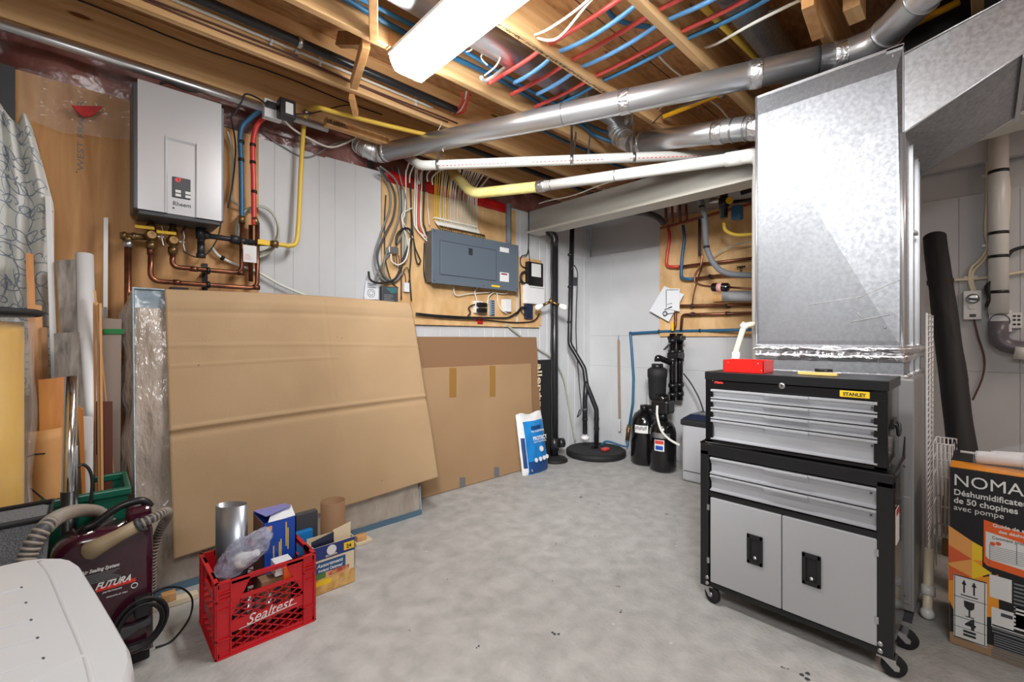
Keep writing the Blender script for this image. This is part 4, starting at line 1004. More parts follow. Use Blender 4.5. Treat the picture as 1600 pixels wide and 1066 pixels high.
for k in range(nw):
    f_ = k/(nw-1); x = Ux(684, WP-.03)+(Ux(752, WP-.03)-Ux(684, WP-.03))*f_
    mb.tube([(x+.01, WP-.05, z1+.05), (x+.03, WP-.055, z1-.005)], .008, 6)
one(mb, 'cable_connectors', M['brass'], 'row of cable connectors on the breaker panel top', 'connectors')
# conduit right of the panel
cx_ = Ux(794, WP-.04)
one(MB().cyl((cx_, WP-.045, z1-.02), (cx_, WP-.045, 2.37), .026), 'conduit', mat('grey conduit', (122, 128, 134), .4), 'thick grey conduit rising from the right end of the breaker panel', 'conduit')
# cables left of the panel
def cab(pts, r, m, lab, group=None, off=.02, name='hanging_cable'):
    P_ = [E(p[0], p[1], p[2] if len(p) > 2 else off) for p in pts]
    return one(MB().tube(spline(P_, 6), r, 8), name, m, lab, 'cable', group)
cab([(622, 262), (627, 285), (634, 310), (634, 345), (624, 375), (606, 400), (589, 425), (586, 440), (595, 440)][:8]+[(592, 433)], .0055, M['wireg'], 'outermost grey cable bulging left over the white wall panels', off=.03)
cab([(590, 262, .10), (604, 285), (610, 305), (608, 330), (596, 362), (586, 395), (587, 418), (597, 436), (612, 441), (625, 432)], .007, M['wireg'], 'long grey cable looping low left of the panel plywood', off=.03)
cab([(592, 262, .10), (612, 290), (618, 312), (614, 340), (602, 366), (590, 395), (593, 420), (604, 438), (618, 440)], .007, M['dgrey'], 'dark grey cable following the first loop left of the plywood', off=.035)
cab([(594, 260, .10), (620, 285), (625, 330), (612, 372), (600, 410), (603, 432), (617, 439), (630, 425)], .007, M['wireg'], 'third grey cable in the loop left of the plywood', off=.04)
cab([(576, 425, .02), (578, 436), (588, 442), (606, 441), (620, 432), (632, 400), (641, 375), (641, 360), (632, 357), (621, 366), (619, 382)], .008, M['wirek'], 'thick black cable loop hanging over the little grey splitter', off=.045)
cab([(603, 305), (601, 340), (601, 380), (603, 410), (612, 440), (622, 450)], .0045, M['wirek'], 'thin black cable down the left edge of the plywood')
cab([(626, 290), (627, 350), (627, 410), (627, 468)], .0065, M['wireb'], 'straight brown cable down the plywood to the cardboard edge')
cab([(640, 275), (643, 330), (647, 380), (655, 402), (657, 408), (653, 413), (649, 400), (647, 380)], .0055, M['wirek'], 'black cable with a hanging loop in the middle of the plywood', off=.03)
cab([(641, 280), (643, 350), (642, 400), (640, 430), (643, 470)], .006, M['wirek'], 'long black cable down the plywood left of the panel', off=.022)
cab([(634, 265, .06), (634, 300), (632, 335), (629, 345), (638, 360), (645, 372)], .005, M['wirew'], 'white cable crossing from the ceiling toward the black loop', off=.03)
cab([(645, 325), (636, 329), (628, 336), (630, 355), (636, 375), (636, 405)], .0045, M['wirew'], 'thin white cable arcing beside the splitter', off=.035)
cab([(611, 397, .05), (612, 408, .05), (622, 414, .05), (632, 408, .05), (637, 396, .05), (640, 372, .05)], .0055, M['wirew'], 'white cable swagged under the grey splitter')
for i, (x, m_, nm) in enumerate(((652, 'wirew', 'white'), (655, 'red', 'red'), (659, 'wirew', 'second white'), (663, 'wirek', 'black'), (649, 'wirew', 'leftmost white'))):
    cab([(x, 262, .06), (x-.5, 300), (x-1.5, 345), (x+2, 362-i), (668, 371+i*1.6), (674, 374+i*1.6, .03)], .006, M[m_], nm+' cable curving into the left side of the breaker panel', off=.03)
cab([(667, 300), (669, 330), (671, 352)], .004, M['wirew'], 'short white cable right beside the panel corner')
cab([(650, 262, .06), (655, 288, .05), (658, 270, .06), (668, 262, .07), (690, 258, .12)], .0055, M['wirew'], 'white cable hooked over the red tape', off=.05)
for i, (x, y, x2) in enumerate(((634, 268, 640), (640, 272, 648), (668, 270, 690), (676, 275, 700))):
    cab([(x, y+14, .03), (x+1, y, .06), (x2, y-16, .15)], .0055, M['wirew'], ('first', 'second', 'third', 'fourth')[i]+' white cable bending over the red tape, counted from the left', off=.05)
cab([(663, 380, .02), (662, 420, .02), (665, 438, .02), (672, 442, .03)], .005, M['wirek'], 'dark cable looping around the lower left corner of the panel')
for k in range(4):
    cab([(627+2.0*k, 296), (628+2*k, 340), (627+2*k, 400+4*k)], .0055, M['ggreen'] if k % 2 else M['wireg'], 'one of the grey-green cables hanging together left of centre on the plywood', 'grey-green cable bundle', off=.018)
for k in range(3):
    cab([(615+4*k, 399, .03), (616+4*k, 410, .03), (617+3*k, 416+2*k, .03)], .004, M['wireb'], 'short brown lead under the grey splitter', 'splitter leads')
a, b = E(608, 395, .05), E(623, 388, .05); 
t = one(MB().box((a.x, a.y, a.z), (b.x, WP, b.z+.004)), 'cable_splitter', M['zinc'], 'small grey cable splitter hung on the plywood', 'splitter', bevel=.004)
# boxes at the plywood foot, left
def wbox(name, x0_, y1_, x1_, y0_, d, m, lab, cat, bevel=.003, base=WP, extras=None):
    a_, b_ = PV(x0_, y0_, base-d), PV(x1_, y1_, base-d)
    t_ = thing(name, (a_.x, base, a_.z), lab, cat); MB().box((a_.x, a_.y, a_.z), (b_.x, base, b_.z)).build('housing', m, t_, bevel=bevel)
    return t_, a_, b_
t, a, b = wbox('doorbell_transformer', 597, 449, 622, 476, .04, M['dgrey'], 'grey cable box with a teal label, just above the big cardboard edge', 'box')
MB().prism([(a.x+.03, a.y-.001, b.z-.012), (b.x-.01, a.y-.001, b.z-.004), (b.x-.01, a.y-.001, b.z-.04), (a.x+.07, a.y-.001, b.z-.05)], (0, .001, 0)).build('teal_label', M['teal'], t)
lm = MB(); lines(lm, (a.x+.015, a.y, b.z-.06), (1, 0, 0), (0, 0, 1), .08, 5, .012, .005, .3); lm.build('print', M['inkg'], t)
t, a, b = wbox('switch_box', 632, 442, 640, 456, .03, M['whitep'], 'small white switch box with black leads on the plywood above the cardboard', 'switch')
cab([(634, 442, .03), (633, 430), (630, 425), (636, 418), (640, 432), (638, 442)], .0035, M['wirek'], 'thin black wires looping into the small white switch box', off=.03)
t = thing('paper_manual', E(577, 460), 'clear bag holding paper instructions pinned to the white wall panels', 'papers')
mb = MB().prism([PV(569, 462, 3.0), PV(572, 438, 3.0), PV(592, 440, 3.0), PV(591, 468, 3.0), PV(570, 468, 3.0)], (0, .004, 0)); mb.build('sheet', M['paper'], t)
mb = MB(); q = PV(580, 458, 2.998); 
for k in range(2): mb.tube([q+Vector(((.016+.012*k)*math.cos(th*PI/8), 0, (.016+.012*k)*math.sin(th*PI/8))) for th in range(16)], .0013, 5, closed=True)
lines(mb, PV(574, 443, 2.999), (1, 0, 0), (0, 0, 1), .075, 3, .012, .004, .5); mb.build('print', M['ink'], t)
# outlets under the panel
t, a, b = wbox('double_outlet', 743, 471, 755, 489, .035, M['whitep'], 'white double outlet with two black adapters under the breaker panel', 'outlet')
for zz in (.68, .2):
    z_ = a.z+(b.z-a.z)*zz; MB().box((a.x+.005, a.y-.045, z_-.018), (b.x+.012, a.y, z_+.018)).build('plug_adapter', M['black'], t, bevel=.008)
wx0, wx1 = Ux(768, WP-.03), Ux(774, WP-.03); w0 = E(770, 493, .03).z; w1 = E(770, 469, .03).z
t = thing('terminal_block', (wx0, WP, w0), 'small ladder-like grey terminal block beneath the breaker panel', 'terminal block')
MB().box((wx0, WP-.02, w0), (wx1, WP, w1)).build('base', mat('steel blue', (120, 150, 176), .4), t)
mb = MB()
for k in range(7): z_ = w0+.008+(w1-w0-.016)*k/6; mb.box((wx0+.006, WP-.026, z_-.004), (wx1-.006, WP-.02, z_+.004))
mb.build('terminals', M['dgrey'], t)
t, a, b = wbox('outlet_box', 789, 468, 799, 487, .05, M['whitep'], 'white outlet box at the lower right below the breaker panel', 'outlet')
cab([(709, 448), (710, 458), (716, 462), (735, 459), (765, 457)], .0045, M['wirew'], 'white wire drooping from the panel underside to the right', off=.03)
cab([(746, 450), (742, 456), (744, 466), (746, 472)], .005, M['wirew'], 'white wire dropping into the double outlet', off=.03)
cab([(758, 486), (762, 472), (764, 463), (772, 457), (777, 460), (778, 475), (784, 485), (792, 490)], .005, M['wirew'], 'white cable arched over the terminal block', off=.03)
cab([(777, 458), (790, 459), (796, 452)], .0045, M['wirew'], 'short white wire up to the panel right corner', off=.03)
cab([(731, 494), (735, 488), (732, 482), (736, 478), (742, 476)], .006, M['wirek'], 'black plug cord hanging beside the double outlet', off=.03)
cab([(650, 490, .03), (680, 493, .03), (730, 496, .03), (780, 497, .03), (795, 496, .03), (808, 488, .03), (814, 481, .03), (822, 480, .04)], .008, M['wirek'], 'thick black cable along the wood strip, rising to the right', off=.03)
cab([(650, 492, .035), (700, 497, .035), (752, 500, .035), (800, 504, .035), (828, 503, .03), (838, 498, .03), (843, 490, .03)], .006, M['wirek'], 'second black cable along the wood strip ending at the small board', off=.03)
t, a, b = wbox('tape_roll', 747, 497, 755, 506, .03, M['redtape'], 'small red clip on the wood strip under the double outlet', 'clip')
pipe('grey_hose', [E(790, 506, .02), E(815, 527, .02), E(840, 545, .02), E(862, 560, .04), E(880, 590, .04), E(890, 640, .04), E(899, 690, .05)], .008, M['ggreen'], 'thin grey hose sloping down the wall behind the black pipes', sm=True)
# little board with black adapter and white box
x0, x1 = Ux(811, WP), Ux(846, WP)
za, zb_ = E(828, 508).z, E(828, 404).z
one(MB().box((x0, WP, za), (x1, VA-.001, zb_)), 'plywood_board', M['ply'], 'narrow upright plywood board carrying the phone equipment', 'board')
t, a, b = wbox('network_adapter', 826, 412, 849, 446, .05, M['black'], 'black wall adapter with a white label on the narrow plywood', 'adapter', bevel=.006)
MB().box((a.x+.04, a.y-.001, a.z+.09), (b.x-.035, a.y, b.z-.015)).build('adapter_label', M['label'], t)
t, a, b = wbox('white_box', 822, 447, 851, 474, .045, M['white'], 'white wall box directly below the black adapter', 'box')
MB().box((a.x+.05, a.y-.001, b.z-.03), (b.x-.01, a.y, b.z-.026)).build('print', M['ink'], t)
t, a, b = wbox('dark_module', 823, 476, 833, 498, .04, M['navy'], 'dark blue module below the white wall box', 'module')
pts = [E(819+6*math.cos(2*PI*k/16), 434+9*math.sin(2*PI*k/16), .03) for k in range(16)]
for k in range(2): one(MB().tube([p+Vector((.004*k, -.008*k, .003*k)) for p in spline(pts, 2, True)], .008, 6, closed=True), 'cable_coil', M['wirek'], 'black cable coil beside the black wall adapter', 'coil', 'black cable coil')
cab([(826, 330), (826, 375), (824, 396), (816, 400), (813, 405), (814, 414), (820, 418), (826, 417)], .005, M['wirek'], 'black cable dropping from the beam end to the black adapter', off=.02)
cab([(826, 390), (828, 412)], .004, M['wirek'], 'short thin black wire above the adapter', off=.02)
cab([(812, 440), (813, 470), (812, 485), (806, 492)], .006, M['wirek'], 'black cable along the left edge of the narrow plywood', off=.02)
cab([(823, 494, .03), (817, 490, .03), (814, 484, .03), (822, 481, .03)], .004, M['wirek'], 'small black wire loop beside the dark blue module')
# ================================================================ corner plumbing
pz = (3.20, 2.80)
t = thing('drain_stack', (pz[0], pz[1], 0), 'thick black vertical drain pipe near the corner with a disc foot', 'pipe')
MB().cyl((*pz, .05), (*pz, 2.10), .034, n=24).build('pipe_run', M['abs'], t)
MB().tube(fillet([(*pz, 2.02), (*pz, 2.12), (pz[0]-.05, pz[1]+.03, 2.16), (pz[0]-.06, pz[1]+.04, 2.34)], .05), .038, 20).build('elbow', M['abs'], t)
MB().lathe([(.125, 0), (.125, .015), (.11, .03), (.06, .035), (.05, .05)], (*pz, 0.001), 32).build('foot_disc', M['blackm'], t)
MB().cyl((pz[0]+.0, pz[1], .10), (pz[0], pz[1], .22), .043, n=20).cyl((pz[0]+.02, pz[1]-.03, .17), (pz[0]+.07, pz[1]-.05, .17), .045).build('cleanout_cap', M['abs'], t)
random.seed(12)
for i, (dx, r) in enumerate(((-.036, .012), (-.052, .006))):
    pts = [(pz[0]+dx+.004*math.sin(k*2.1+i), pz[1]-.01*i, .12+k*.12) for k in range(17)]
    pipe('pump_hose', pts, r, M['wirek'], ('black hose strapped along the left of the drain stack', 'thin black cord tied along the drain stack')[i], 'hose', sm=True)
for k, (z_, a_) in enumerate(((1.36, 0), (1.30, 1), (1.0, 2))):
    pts = [(pz[0]-.06+.02*math.cos(j*PI/5), pz[1]-.03, z_+.035*math.sin(j*PI/5)) for j in range(10)]
    one(MB().tube(spline(pts, 2, True), .003, 5, closed=True), 'wire_loop', M['wirek'], ('upper', 'middle', 'lower')[k]+' small black wire loop on the drain stack', 'cable')
# twin bulbs
bc = at((pz[0]*CU+pz[1]*SU)-.06, 861, 471)
t = thing('twin_bulb_holder', bc, 'brass holder with two white bulbs spread like wings on the drain stack', 'light')
MB().cyl(bc+Vector((0, 0, -.02)), bc+Vector((0, 0, .025)), .018).build('socket_body', M['brass'], t)
sd = Vector((SU, -CU, 0))
for sg in (-1, 1):
    e = bc+sd*(.075*sg)+Vector((0, 0, -.035)); f = bc+sd*(.11*sg)+Vector((0, 0, -.05))
    MB().cyl(bc, e, .011, .014).build('arm', M['brass'], t)
    MB().lathe([(.016, 0), (.022, .02), (.029, .045), (.027, .065), (.015, .078), (.002, .082)], e, 18, (f-e)).build('bulb', M['bulb'], t)
# second black pipe with bend
d2 = [at(4.44, 894, 352), at(4.44, 890, 537), at(4.36, 913, 576), at(4.32, 916, 600), at(4.3, 932, 640), at(4.3, 932, 695)]
t = thing('sump_pipe', d2[-1], 'slimmer black pipe zigzagging down to the round pit lid', 'pipe')
MB().tube(fillet(d2, .03), .023, 16).build('pipe_run', M['abs'], t)
MB().tube(fillet([d2[3]+Vector((0, 0, .03)), at(4.33, 914, 625), at(4.33, 914, 678)], .03), .023, 14).build('branch', M['abs'], t)
for i, (x, y) in enumerate(((914, 640), (914, 655), (932, 655), (932, 670))): p = at(4.32, x, y); MB().cyl(p-Vector((0, 0, .012)), p+Vector((0, 0, .012)), .027).build('hose_clamp', M['rubber'] if i % 2 else M['dgrey'], t)
p = at(4.33, 914, 684); MB().sph(p, .045, 12, (1, 1, .6)).build('foam_seal', M['white'], t)
for i, (x, y) in enumerate(((892, 350), (891, 400), (891, 450), (890, 505))): p = at(4.44, x, y); MB().cyl(p, p+Vector((0, 0, .02)), .026).build('coupling', M['abs'], t)
# wall outlet and cord by that pipe
q = PU(0, 0, 1)
t, a, b = wbox('outlet_box', 894, 434, 903, 445, .03, M['dgrey'], 'dark grey wall outlet beside the slimmer black pipe', 'outlet', base=VA)
pipe('hanging_cable', [at(4.4, 893, 422), at(4.4, 897, 415), at(4.4, 902, 425), at(4.4, 902, 445), at(4.42, 900, 520), at(4.42, 905, 600), at(4.38, 908, 640), at(4.38, 902, 652), at(4.35, 906, 640)], .005, M['wirek'], 'black power cord hanging from the dark outlet down to the pit', 'cable', sm=True)
# sump lid
sc_ = Vector((3.66, 2.66, 0))
t = thing('pit_cover', sc_, 'round black pit lid on the floor in the corner', 'lid')
MB().lathe([(.275, .0), (.292, .01), (.292, .05), (.275, .062), (.255, .055), (.05, .058), (.0, .058)], sc_+Vector((0, 0, .001)), 48).build('lid_disc', M['blackm'], t)
MB().box(sc_+Vector((-.02, -.13, .058)), sc_+Vector((.06, -.07, .085))).build('lid_plug', M['red'], t, bevel=.01)
MB().lathe([(.035, 0), (.035, .02), (.02, .03)], sc_+Vector((.05, .05, .058)), 16).build('grommet', M['rubber'], t)
# sump hose blue
pipe('water_tube', [PU(1182, 515, 3.9), PU(1100, 517, 4.03), PU(1040, 518, 4.03), PU(985, 521, 4.03)]+[PU(987, 545, 4.02), PU(990, 590, 4.02), PU(989, 630, 4.0), PU(983, 668, 3.98)], .013, M['blued'], 'dark blue tube along the back wall turning down to the pit', rad=.02)
t = thing('check_valve', PU(981, 670, 3.97), 'brass check valve on the dark blue tube above the pit', 'valve')
MB().cyl(PU(983, 664, 3.98), PU(980, 688, 3.97), .02, n=10).cyl(PU(983, 668, 3.98), PU(982, 673, 3.98), .025, n=6).build('valve_body', M['brass'], t)
pipe('water_tube', [PU(980, 688, 3.97), PU(978, 698, 3.94), sc_+Vector((.17, -.02, .11)), sc_+Vector((.1, -.0, .08))], .011, M['blued'], 'short dark blue tube end lying over the pit lid', sm=True)
mb = MB()
for x, y in ((985, 521), (1030, 518), (1094, 517), (990, 595)): q = PU(x, y, 4.03); mb.tube([q-Vector((.0, .005, .0)), q+Vector((0, .005, 0))], .018, 10)
one(mb, 'tube_clips', M['black'], 'black clips holding the dark blue tube to the back wall', 'clips')
# long thin rod on the wall
t = thing('level_gauge', PU(968, 673, 4.03), 'long thin bronze-coloured rod standing against the back wall', 'rod')
MB().bar(PU(968.5, 674, 4.0), PU(966.5, 532, 4.03), .02, .018, (1, 0, 0)).build('rod_body', M['rod'], t, bevel=.003)
MB().cyl(PU(966.5, 532, 4.03), PU(966, 524, 4.03), .004).build('hook', M['zinc'], t)
MB().bar(PU(968.5, 674, 3.995), PU(968, 655, 3.995), .012, .02, (1, 0, 0)).build('clear_tip', M['whitep'], t)
# tall dark box behind the drain stack
bx0, bx1 = Ux(838, 2.97), Ux(863, 2.97)
t = thing('black_carton', ((bx0+bx1)/2, 2.97, 0), 'tall narrow black carton standing behind the drain stack', 'carton')
zt_ = PV(850, 563, 2.9).z
MB().box((bx0, 2.90, .002), (bx1, 2.985, zt_)).build('carton_body', M['blackm'], t)
text('allen+roth', M['cream'], t, (Ux(840, 2.9), 2.898, zt_-.03), (0, 0, -1), (1, 0, 0), .085, width=.60, bold=.001)
# salt bag
sb0, sb1 = PZ(816, 744, 0), PZ(857, 733, 0)
su0, su1, sv = sb0.x+.01, sb1.x+.01, 2.63
t = thing('softener_salt_bag', ((su0+su1)/2, sv, 0), 'blue and white plastic salt bag leaning on the flattened carton', 'bag')
sh = .50
def sbag(a_, b_, side):
    # a across, b up
    x = su0+(su1-su0)*a_; z = sh*b_
    e = (math.sin(PI*min(1, max(0, a_))))**.45*(min(1, (1-b_)*5)**.5)*(min(1, b_*9+.55))
    lean_ = .085*b_
    wv = .008*noise.noise(Vector((x*14, z*12, side)))
    return Vector((x-.005+wv*.6, sv+.045+lean_+side*(.055*e)+wv, z+.01*math.sin(a_*9)*(b_ > .93)))
def fnt(a_, b_): return sbag(a_, b_, -1)
def bck(a_, b_): return sbag(1-a_, b_, 1)
mb = MB().use(M['white']); mb.grid(4, 30, lambda a_, b_: fnt(a_*.14, b_)); 
mb.use(M['bagblue']); mb.grid(22, 26, lambda a_, b_: fnt(.14+a_*.8, b_*.88))
mb.use(M['white']); mb.grid(22, 4, lambda a_, b_: fnt(.14+a_*.8, .88+b_*.12)); mb.grid(3, 30, lambda a_, b_: fnt(.94+a_*.06, b_)); mb.grid(26, 30, bck)
mb.build('bag_body', None, t)
def patch(a0, a1, b0, b1, m, nm, n=6, off=.003):
    MB().grid(n, n, lambda a_, b_: fnt(a0+(a1-a0)*a_, b0+(b1-b0)*b_)+Vector((0, -off, 0))).build(nm, m, t)
patch(.02, .12, .12, .62, M['bagnavy'], 'side_print'); patch(.16, .92, .02, .22, M['bagnavy'], 'lower_print')
patch(.36, .76, .735, .80, M['bagnavy'], 'brand_print', off=.004)
def btext(s_, a_, b_, size, m, **k):
    p = fnt(a_, b_); text(s_, m, t, p+Vector((0, -.008, 0)), (1, 0, 0), (0, .32, 1), size, **k)
btext('WATER SOFTENER', .34, .69, .024, M['white'], width=.16)
btext('PROTECT', .38, .555, .048, M['white'], width=.17, bold=.001)
btext('SALT CRYSTALS', .40, .515, .018, M['white'], width=.15)
def ringp(a_, b_, r_, m, fill=True):
    p = fnt(a_, b_)+Vector((0, -.006, 0)); MB().lathe([(r_, 0), (r_, .002)], p, 18, (0, -1, .3)).build('round_emblem', m, t)
ringp(.66, .40, .024, M['label'])
for k in range(4): ringp(.40+.17*k, .235, .019, M['white'])
btext('20 kg', .20, .06, .03, M['white'])
# ================================================================ back wall right part: plywood and plumbing
BP = UB-.028
def Bk(px, py, off=0.0): return PU(px, py, BP-off)
y0, y1 = Vx(1031, BP), Vx(1195, BP)
one(MB().box((BP, y1-.25, Bk(1040, 526).z), (UB-.001, y0, 2.30)), 'plywood_board', M['ply'], 'plywood backing board on the back wall left of the furnace', 'board')
def bpipe(name, pts, r, m, lab, off=.05, cat='pipe', rad=.03, sm=False, group=None):
    return pipe(name, [Bk(p[0], p[1], p[2] if len(p) > 2 else off) for p in pts], r, m, lab, cat, rad, group, 12, sm)
bpipe('copper_pipe', [(1049, 516), (1055, 512), (1056, 478), (1190, 476)], .0125, M['copper'], 'upper horizontal copper pipe above the softener, turning down at its left end')
bpipe('copper_pipe', [(1064, 516), (1066, 492), (1190, 489)], .0125, M['copper'], 'lower horizontal copper pipe above the softener, turning down at its left end')
bpipe('copper_pipe', [(1056, 418), (1085, 414), (1190, 402)], .0125, M['copper'], 'copper pipe continuing the red tube at mid height of the plywood')
bpipe('copper_pipe', [(1084, 436), (1120, 431), (1190, 428)], .0125, M['copper'], 'copper pipe continuing the blue tube at mid height of the plywood')
bpipe('water_tube', [(1043, 352), (1047, 370), (1042, 400), (1041, 417), (1062, 417)], .014, M['red'], 'red tube dropping on the plywood and turning right', rad=.05)
bpipe('water_tube', [(1067, 352), (1070, 372), (1066, 400), (1064, 436), (1084, 436)], .014, M['blued'], 'dark blue tube dropping on the plywood and turning right', .07, rad=.05)
bpipe('copper_pipe', [(1032, 357), (1078, 345), (1175, 318)], .012, mat('red brown pipe', (132, 62, 44), .4), 'red-brown pipe sloping along the plywood top under the beam', .05)
bpipe('copper_pipe', [(1093, 340), (1093, 400)], .012, M['dgrey'], 'dark vertical pipe behind the grey insulated hose', .05)
mb = MB()
for x, y in ((1081, 478), (1081, 491), (1136, 478), (1136, 490), (1109, 432)):
    q = Bk(x, y, .05); mb.tube([q-Vector((0, .008, 0)), q+Vector((0, .008, 0))], .019, 12); mb.box(q+Vector((0, -.007, -.018)), q+Vector((.05, .007, .018)))
one(mb, 'pipe_clamps', M['iron'], 'dark clamps holding the copper pipes to the back wall plywood', 'clamps')
bpipe('insulated_pipe', [(1055, 268, .75), (1078, 282, .70), (1096, 315, .62), (1101, 345, .58), (1104, 385, .52), (1117, 414, .5), (1140, 428, .5), (1200, 431, .5)], .021, mat('foam pipe grey', (108, 112, 118), .7), 'thick grey foam-insulated pipe curving down beside the plenum', sm=True)
mb = MB()
for x, y, o_ in ((1097, 323, .61), (1098, 340, .59), (1104, 386, .52)): q = Bk(x, y, o_); mb.tube([q-Vector((0, 0, .008)), q+Vector((0, 0, .008))], .0235, 14)
one(mb, 'pipe_ties', M['wirek'], 'black ties around the grey insulated pipe', 'ties')
# filter drier
c0, c1 = Bk(1112, 449, .5), Bk(1139, 449, .5)
t = thing('filter_drier', c0, 'small black cylinder filter with a red label left of the plenum', 'filter')
MB().tube([c0, c0.lerp(c1, .08), c0.lerp(c1, .92), c1], [.024, .034, .034, .024], 22).build('canister', M['blackg'], t)
m_ = c0.lerp(c1, .35); n_ = c0.lerp(c1, .62); MB().tube([m_, n_], .0346, 22).build('filter_label', mat('pink label', (206, 150, 146), .5), t)
bpipe('copper_tube', [(1097, 398, .5), (1095, 415, .5), (1087, 428, .5), (1086, 440, .5), (1096, 446, .5), (1112, 448, .5)], .008, M['copper'], 'thin copper tube curving into the black filter', sm=True)
bpipe('copper_tube', [(1139, 449, .5), (1165, 451, .5), (1200, 452, .5)], .008, M['copper'], 'thin copper tube from the black filter to the plenum')
bpipe('copper_tube', [(1100, 410, .08), (1092, 430, .06), (1084, 460, .05), (1082, 475, .05)], .006, M['copper'], 'thin copper tube slanting down to the upper clamp', sm=True)
bpipe('hanging_cable', [(1110, 404, .1), (1130, 390, .1), (1160, 380, .1), (1190, 376, .1)], .006, M['ggreen'], 'thin grey cable arcing over the plywood toward the plenum', cat='cable', sm=True)
a = Bk(1119, 400, .05); one(MB().cyl(Bk(1092, 418, .06), Bk(1096, 418, .06), .014), 'yellow_knob', M['yel'], 'small yellow knob on the pipework beside the grey insulated pipe', 'knob')  # only a yellow knob on its own, not a whole valve
t = thing('pipe_valve', Bk(1158, 417, .06), 'small black-handled valve on the plywood near the plenum', 'valve')
MB().cyl(Bk(1158, 424, .05), Bk(1158, 418, .05), .008).build('stem', M['brass'], t); q = Bk(1158, 417, .05); MB().bar(q-Vector((0, .035, 0)), q+Vector((0, .035, 0)), .014, .012).build('handle', M['black'], t, bevel=.004)
t = thing('label_tube', Bk(1160, 462), 'grey-white rolled tube lying behind the black filter', 'tube')
MB().cyl(Bk(1131, 463, .12), Bk(1200, 462, .12), .045).build('tube_body', mat('pale grey roll', (178, 182, 188), .5), t)
a = Bk(1124, 466, .02); one(MB().box(a-Vector((.012, .05, .03)), a+Vector((0, .05, .03))), 'wood_patch', M['wood'], 'small wood block with a bolt beside the rolled tube', 'block')
# gas valve cluster under the beam
t = thing('gas_regulator', Bk(1135, 320, .3), 'black gas regulator assembly with a yellow knob below the beam', 'regulator')
c = Bk(1131, 320, .35); MB().cyl(c+Vector((0, 0, -.11)), c+Vector((0, 0, .12)), .03, n=14).cyl(c+Vector((0, 0, -.02)), c+Vector((0, 0, .05)), .042, n=8).build('body', M['blackg'], t)
c2 = Bk(1152, 332, .35); MB().box(c2-Vector((.04, .035, .06)), c2+Vector((.04, .035, .05))).build('gauge_box', M['blued'], t, bevel=.012)
c3 = Bk(1141, 314, .42); MB().cyl(c3, c3-Vector((.03, 0, 0)), .024, n=12).build('knob', M['yel'], t)
c4 = Bk(1118, 313, .35); MB().cyl(c4+Vector((0, .04, 0)), c4-Vector((0, .08, .01)), .022).build('fitting', M['zinc'], t)
c5 = Bk(1158, 302, .3); MB().cyl(c5, c5+Vector((0, -.3, .03)), .018).cyl(Bk(1145, 316, .3), Bk(1200, 310, .3), .015).build('pipe_run', M['iron'], t)
bpipe('gas_tube', [(1131, 348, .35), (1134, 360, .35), (1150, 367, .35), (1175, 366, .35), (1200, 362, .35)], .0135, M['gas'], 'short yellow gas tube curving from the regulator to the plenum side', sm=True)
one(MB().box(Bk(1046, 333, .04), Bk(1058, 320, .03)), 'paper_label', M['label'], 'white paper label high on the plywood under the beam', 'label')
bpipe('exhaust_hose', [(990, 332, .35), (1010, 333, .3), (1028, 340, .1), (1038, 350, .03)], .028, mat('dark flex', (72, 70, 72), .5), 'dark flexible hose bending under the beam onto the plywood', sm=True)
for k, x in enumerate((1040, 1050, 1062, 1072)):
    bpipe('copper_pipe', [(x, 320), (x+1, 348)], .012, mat('red brown pipe', (132, 62, 44), .4), 'one of the red-brown pipe stubs behind the beam', .04, group='pipe stubs behind the beam')
# papers
t = thing('paper_notes', Bk(1040, 470, .06), 'white instruction sheets pinned at the left edge of the back plywood', 'papers')
mb = MB().prism([Bk(1038, 447, .03), Bk(1069, 460, .05), Bk(1045, 503, .05), Bk(1015, 486, .03)], (-.003, 0, 0)); mb.build('tilted_sheet', M['paper'], t)
mb = MB().prism([Bk(1041, 451, .06), Bk(1062, 451, .06), Bk(1062, 487, .06), Bk(1040, 482, .06)], (-.003, 0, 0)); mb.build('top_sheet', M['paper'], t)
mb = MB()
for a_, b_ in (((1042, 453), (1060, 453)), ((1041, 453), (1041, 481)), ((1044, 481), (1050, 479)), ((1038, 484), (1050, 480)), ((1042, 476), (1050, 474)), ((1040, 491), (1060, 488))): mb.bar(Bk(*a_, .066), Bk(*b_, .066), .004, .004)
q = Bk(1039, 490, .066); mb.tube([q+Vector((0, .02*math.cos(k*PI/8), .02*math.sin(k*PI/8))) for k in range(16)], .004, 5, closed=True)
mb.build('diagram', M['ink'], t)
# yellow tag on pipe
one(MB().box(Bk(1049, 517, .075), Bk(1053, 504, .065)), 'yellow_tag', M['yel'], 'small yellow tag on the copper drop above the softener', 'tag')
# ================================================================ softener group
def P2(px, py, d): return at(d, px, py)
c1 = Vector((3.74, 2.17, 0)); c2 = Vector((3.66, 1.945, 0))
def tank(c, r, h, lab, txt):
    t = thing('softener_tank', c, lab, 'tank')
    MB().lathe([(r-.015, 0), (r, .02), (r, h*.72), (r*.93, h*.82), (r*.72, h*.92), (r*.4, h*.985), (r*.3, h), (.0, h)], c+Vector((0, 0, .002)), 36).build('tank_body', M['blackg'], t)
    MB().cyl(c+Vector((0, 0, h-.01)), c+Vector((0, 0, h+.04)), .04).build('neck', M['black'], t)
    return t
cd = -Vector((CU, SU, 0))
ta = tank(c1, .122, .50, 'left black softener tank beside the wall corner tubing', 0)
tb = tank(c2, .112, .46, 'right black softener tank under the control valve', 0)
def onTank(c, r, ang, z): # angle from the camera-facing direction
    a_ = math.atan2(-c.y, -c.x)+ang; return c+Vector((r*math.cos(a_), r*math.sin(a_), z))
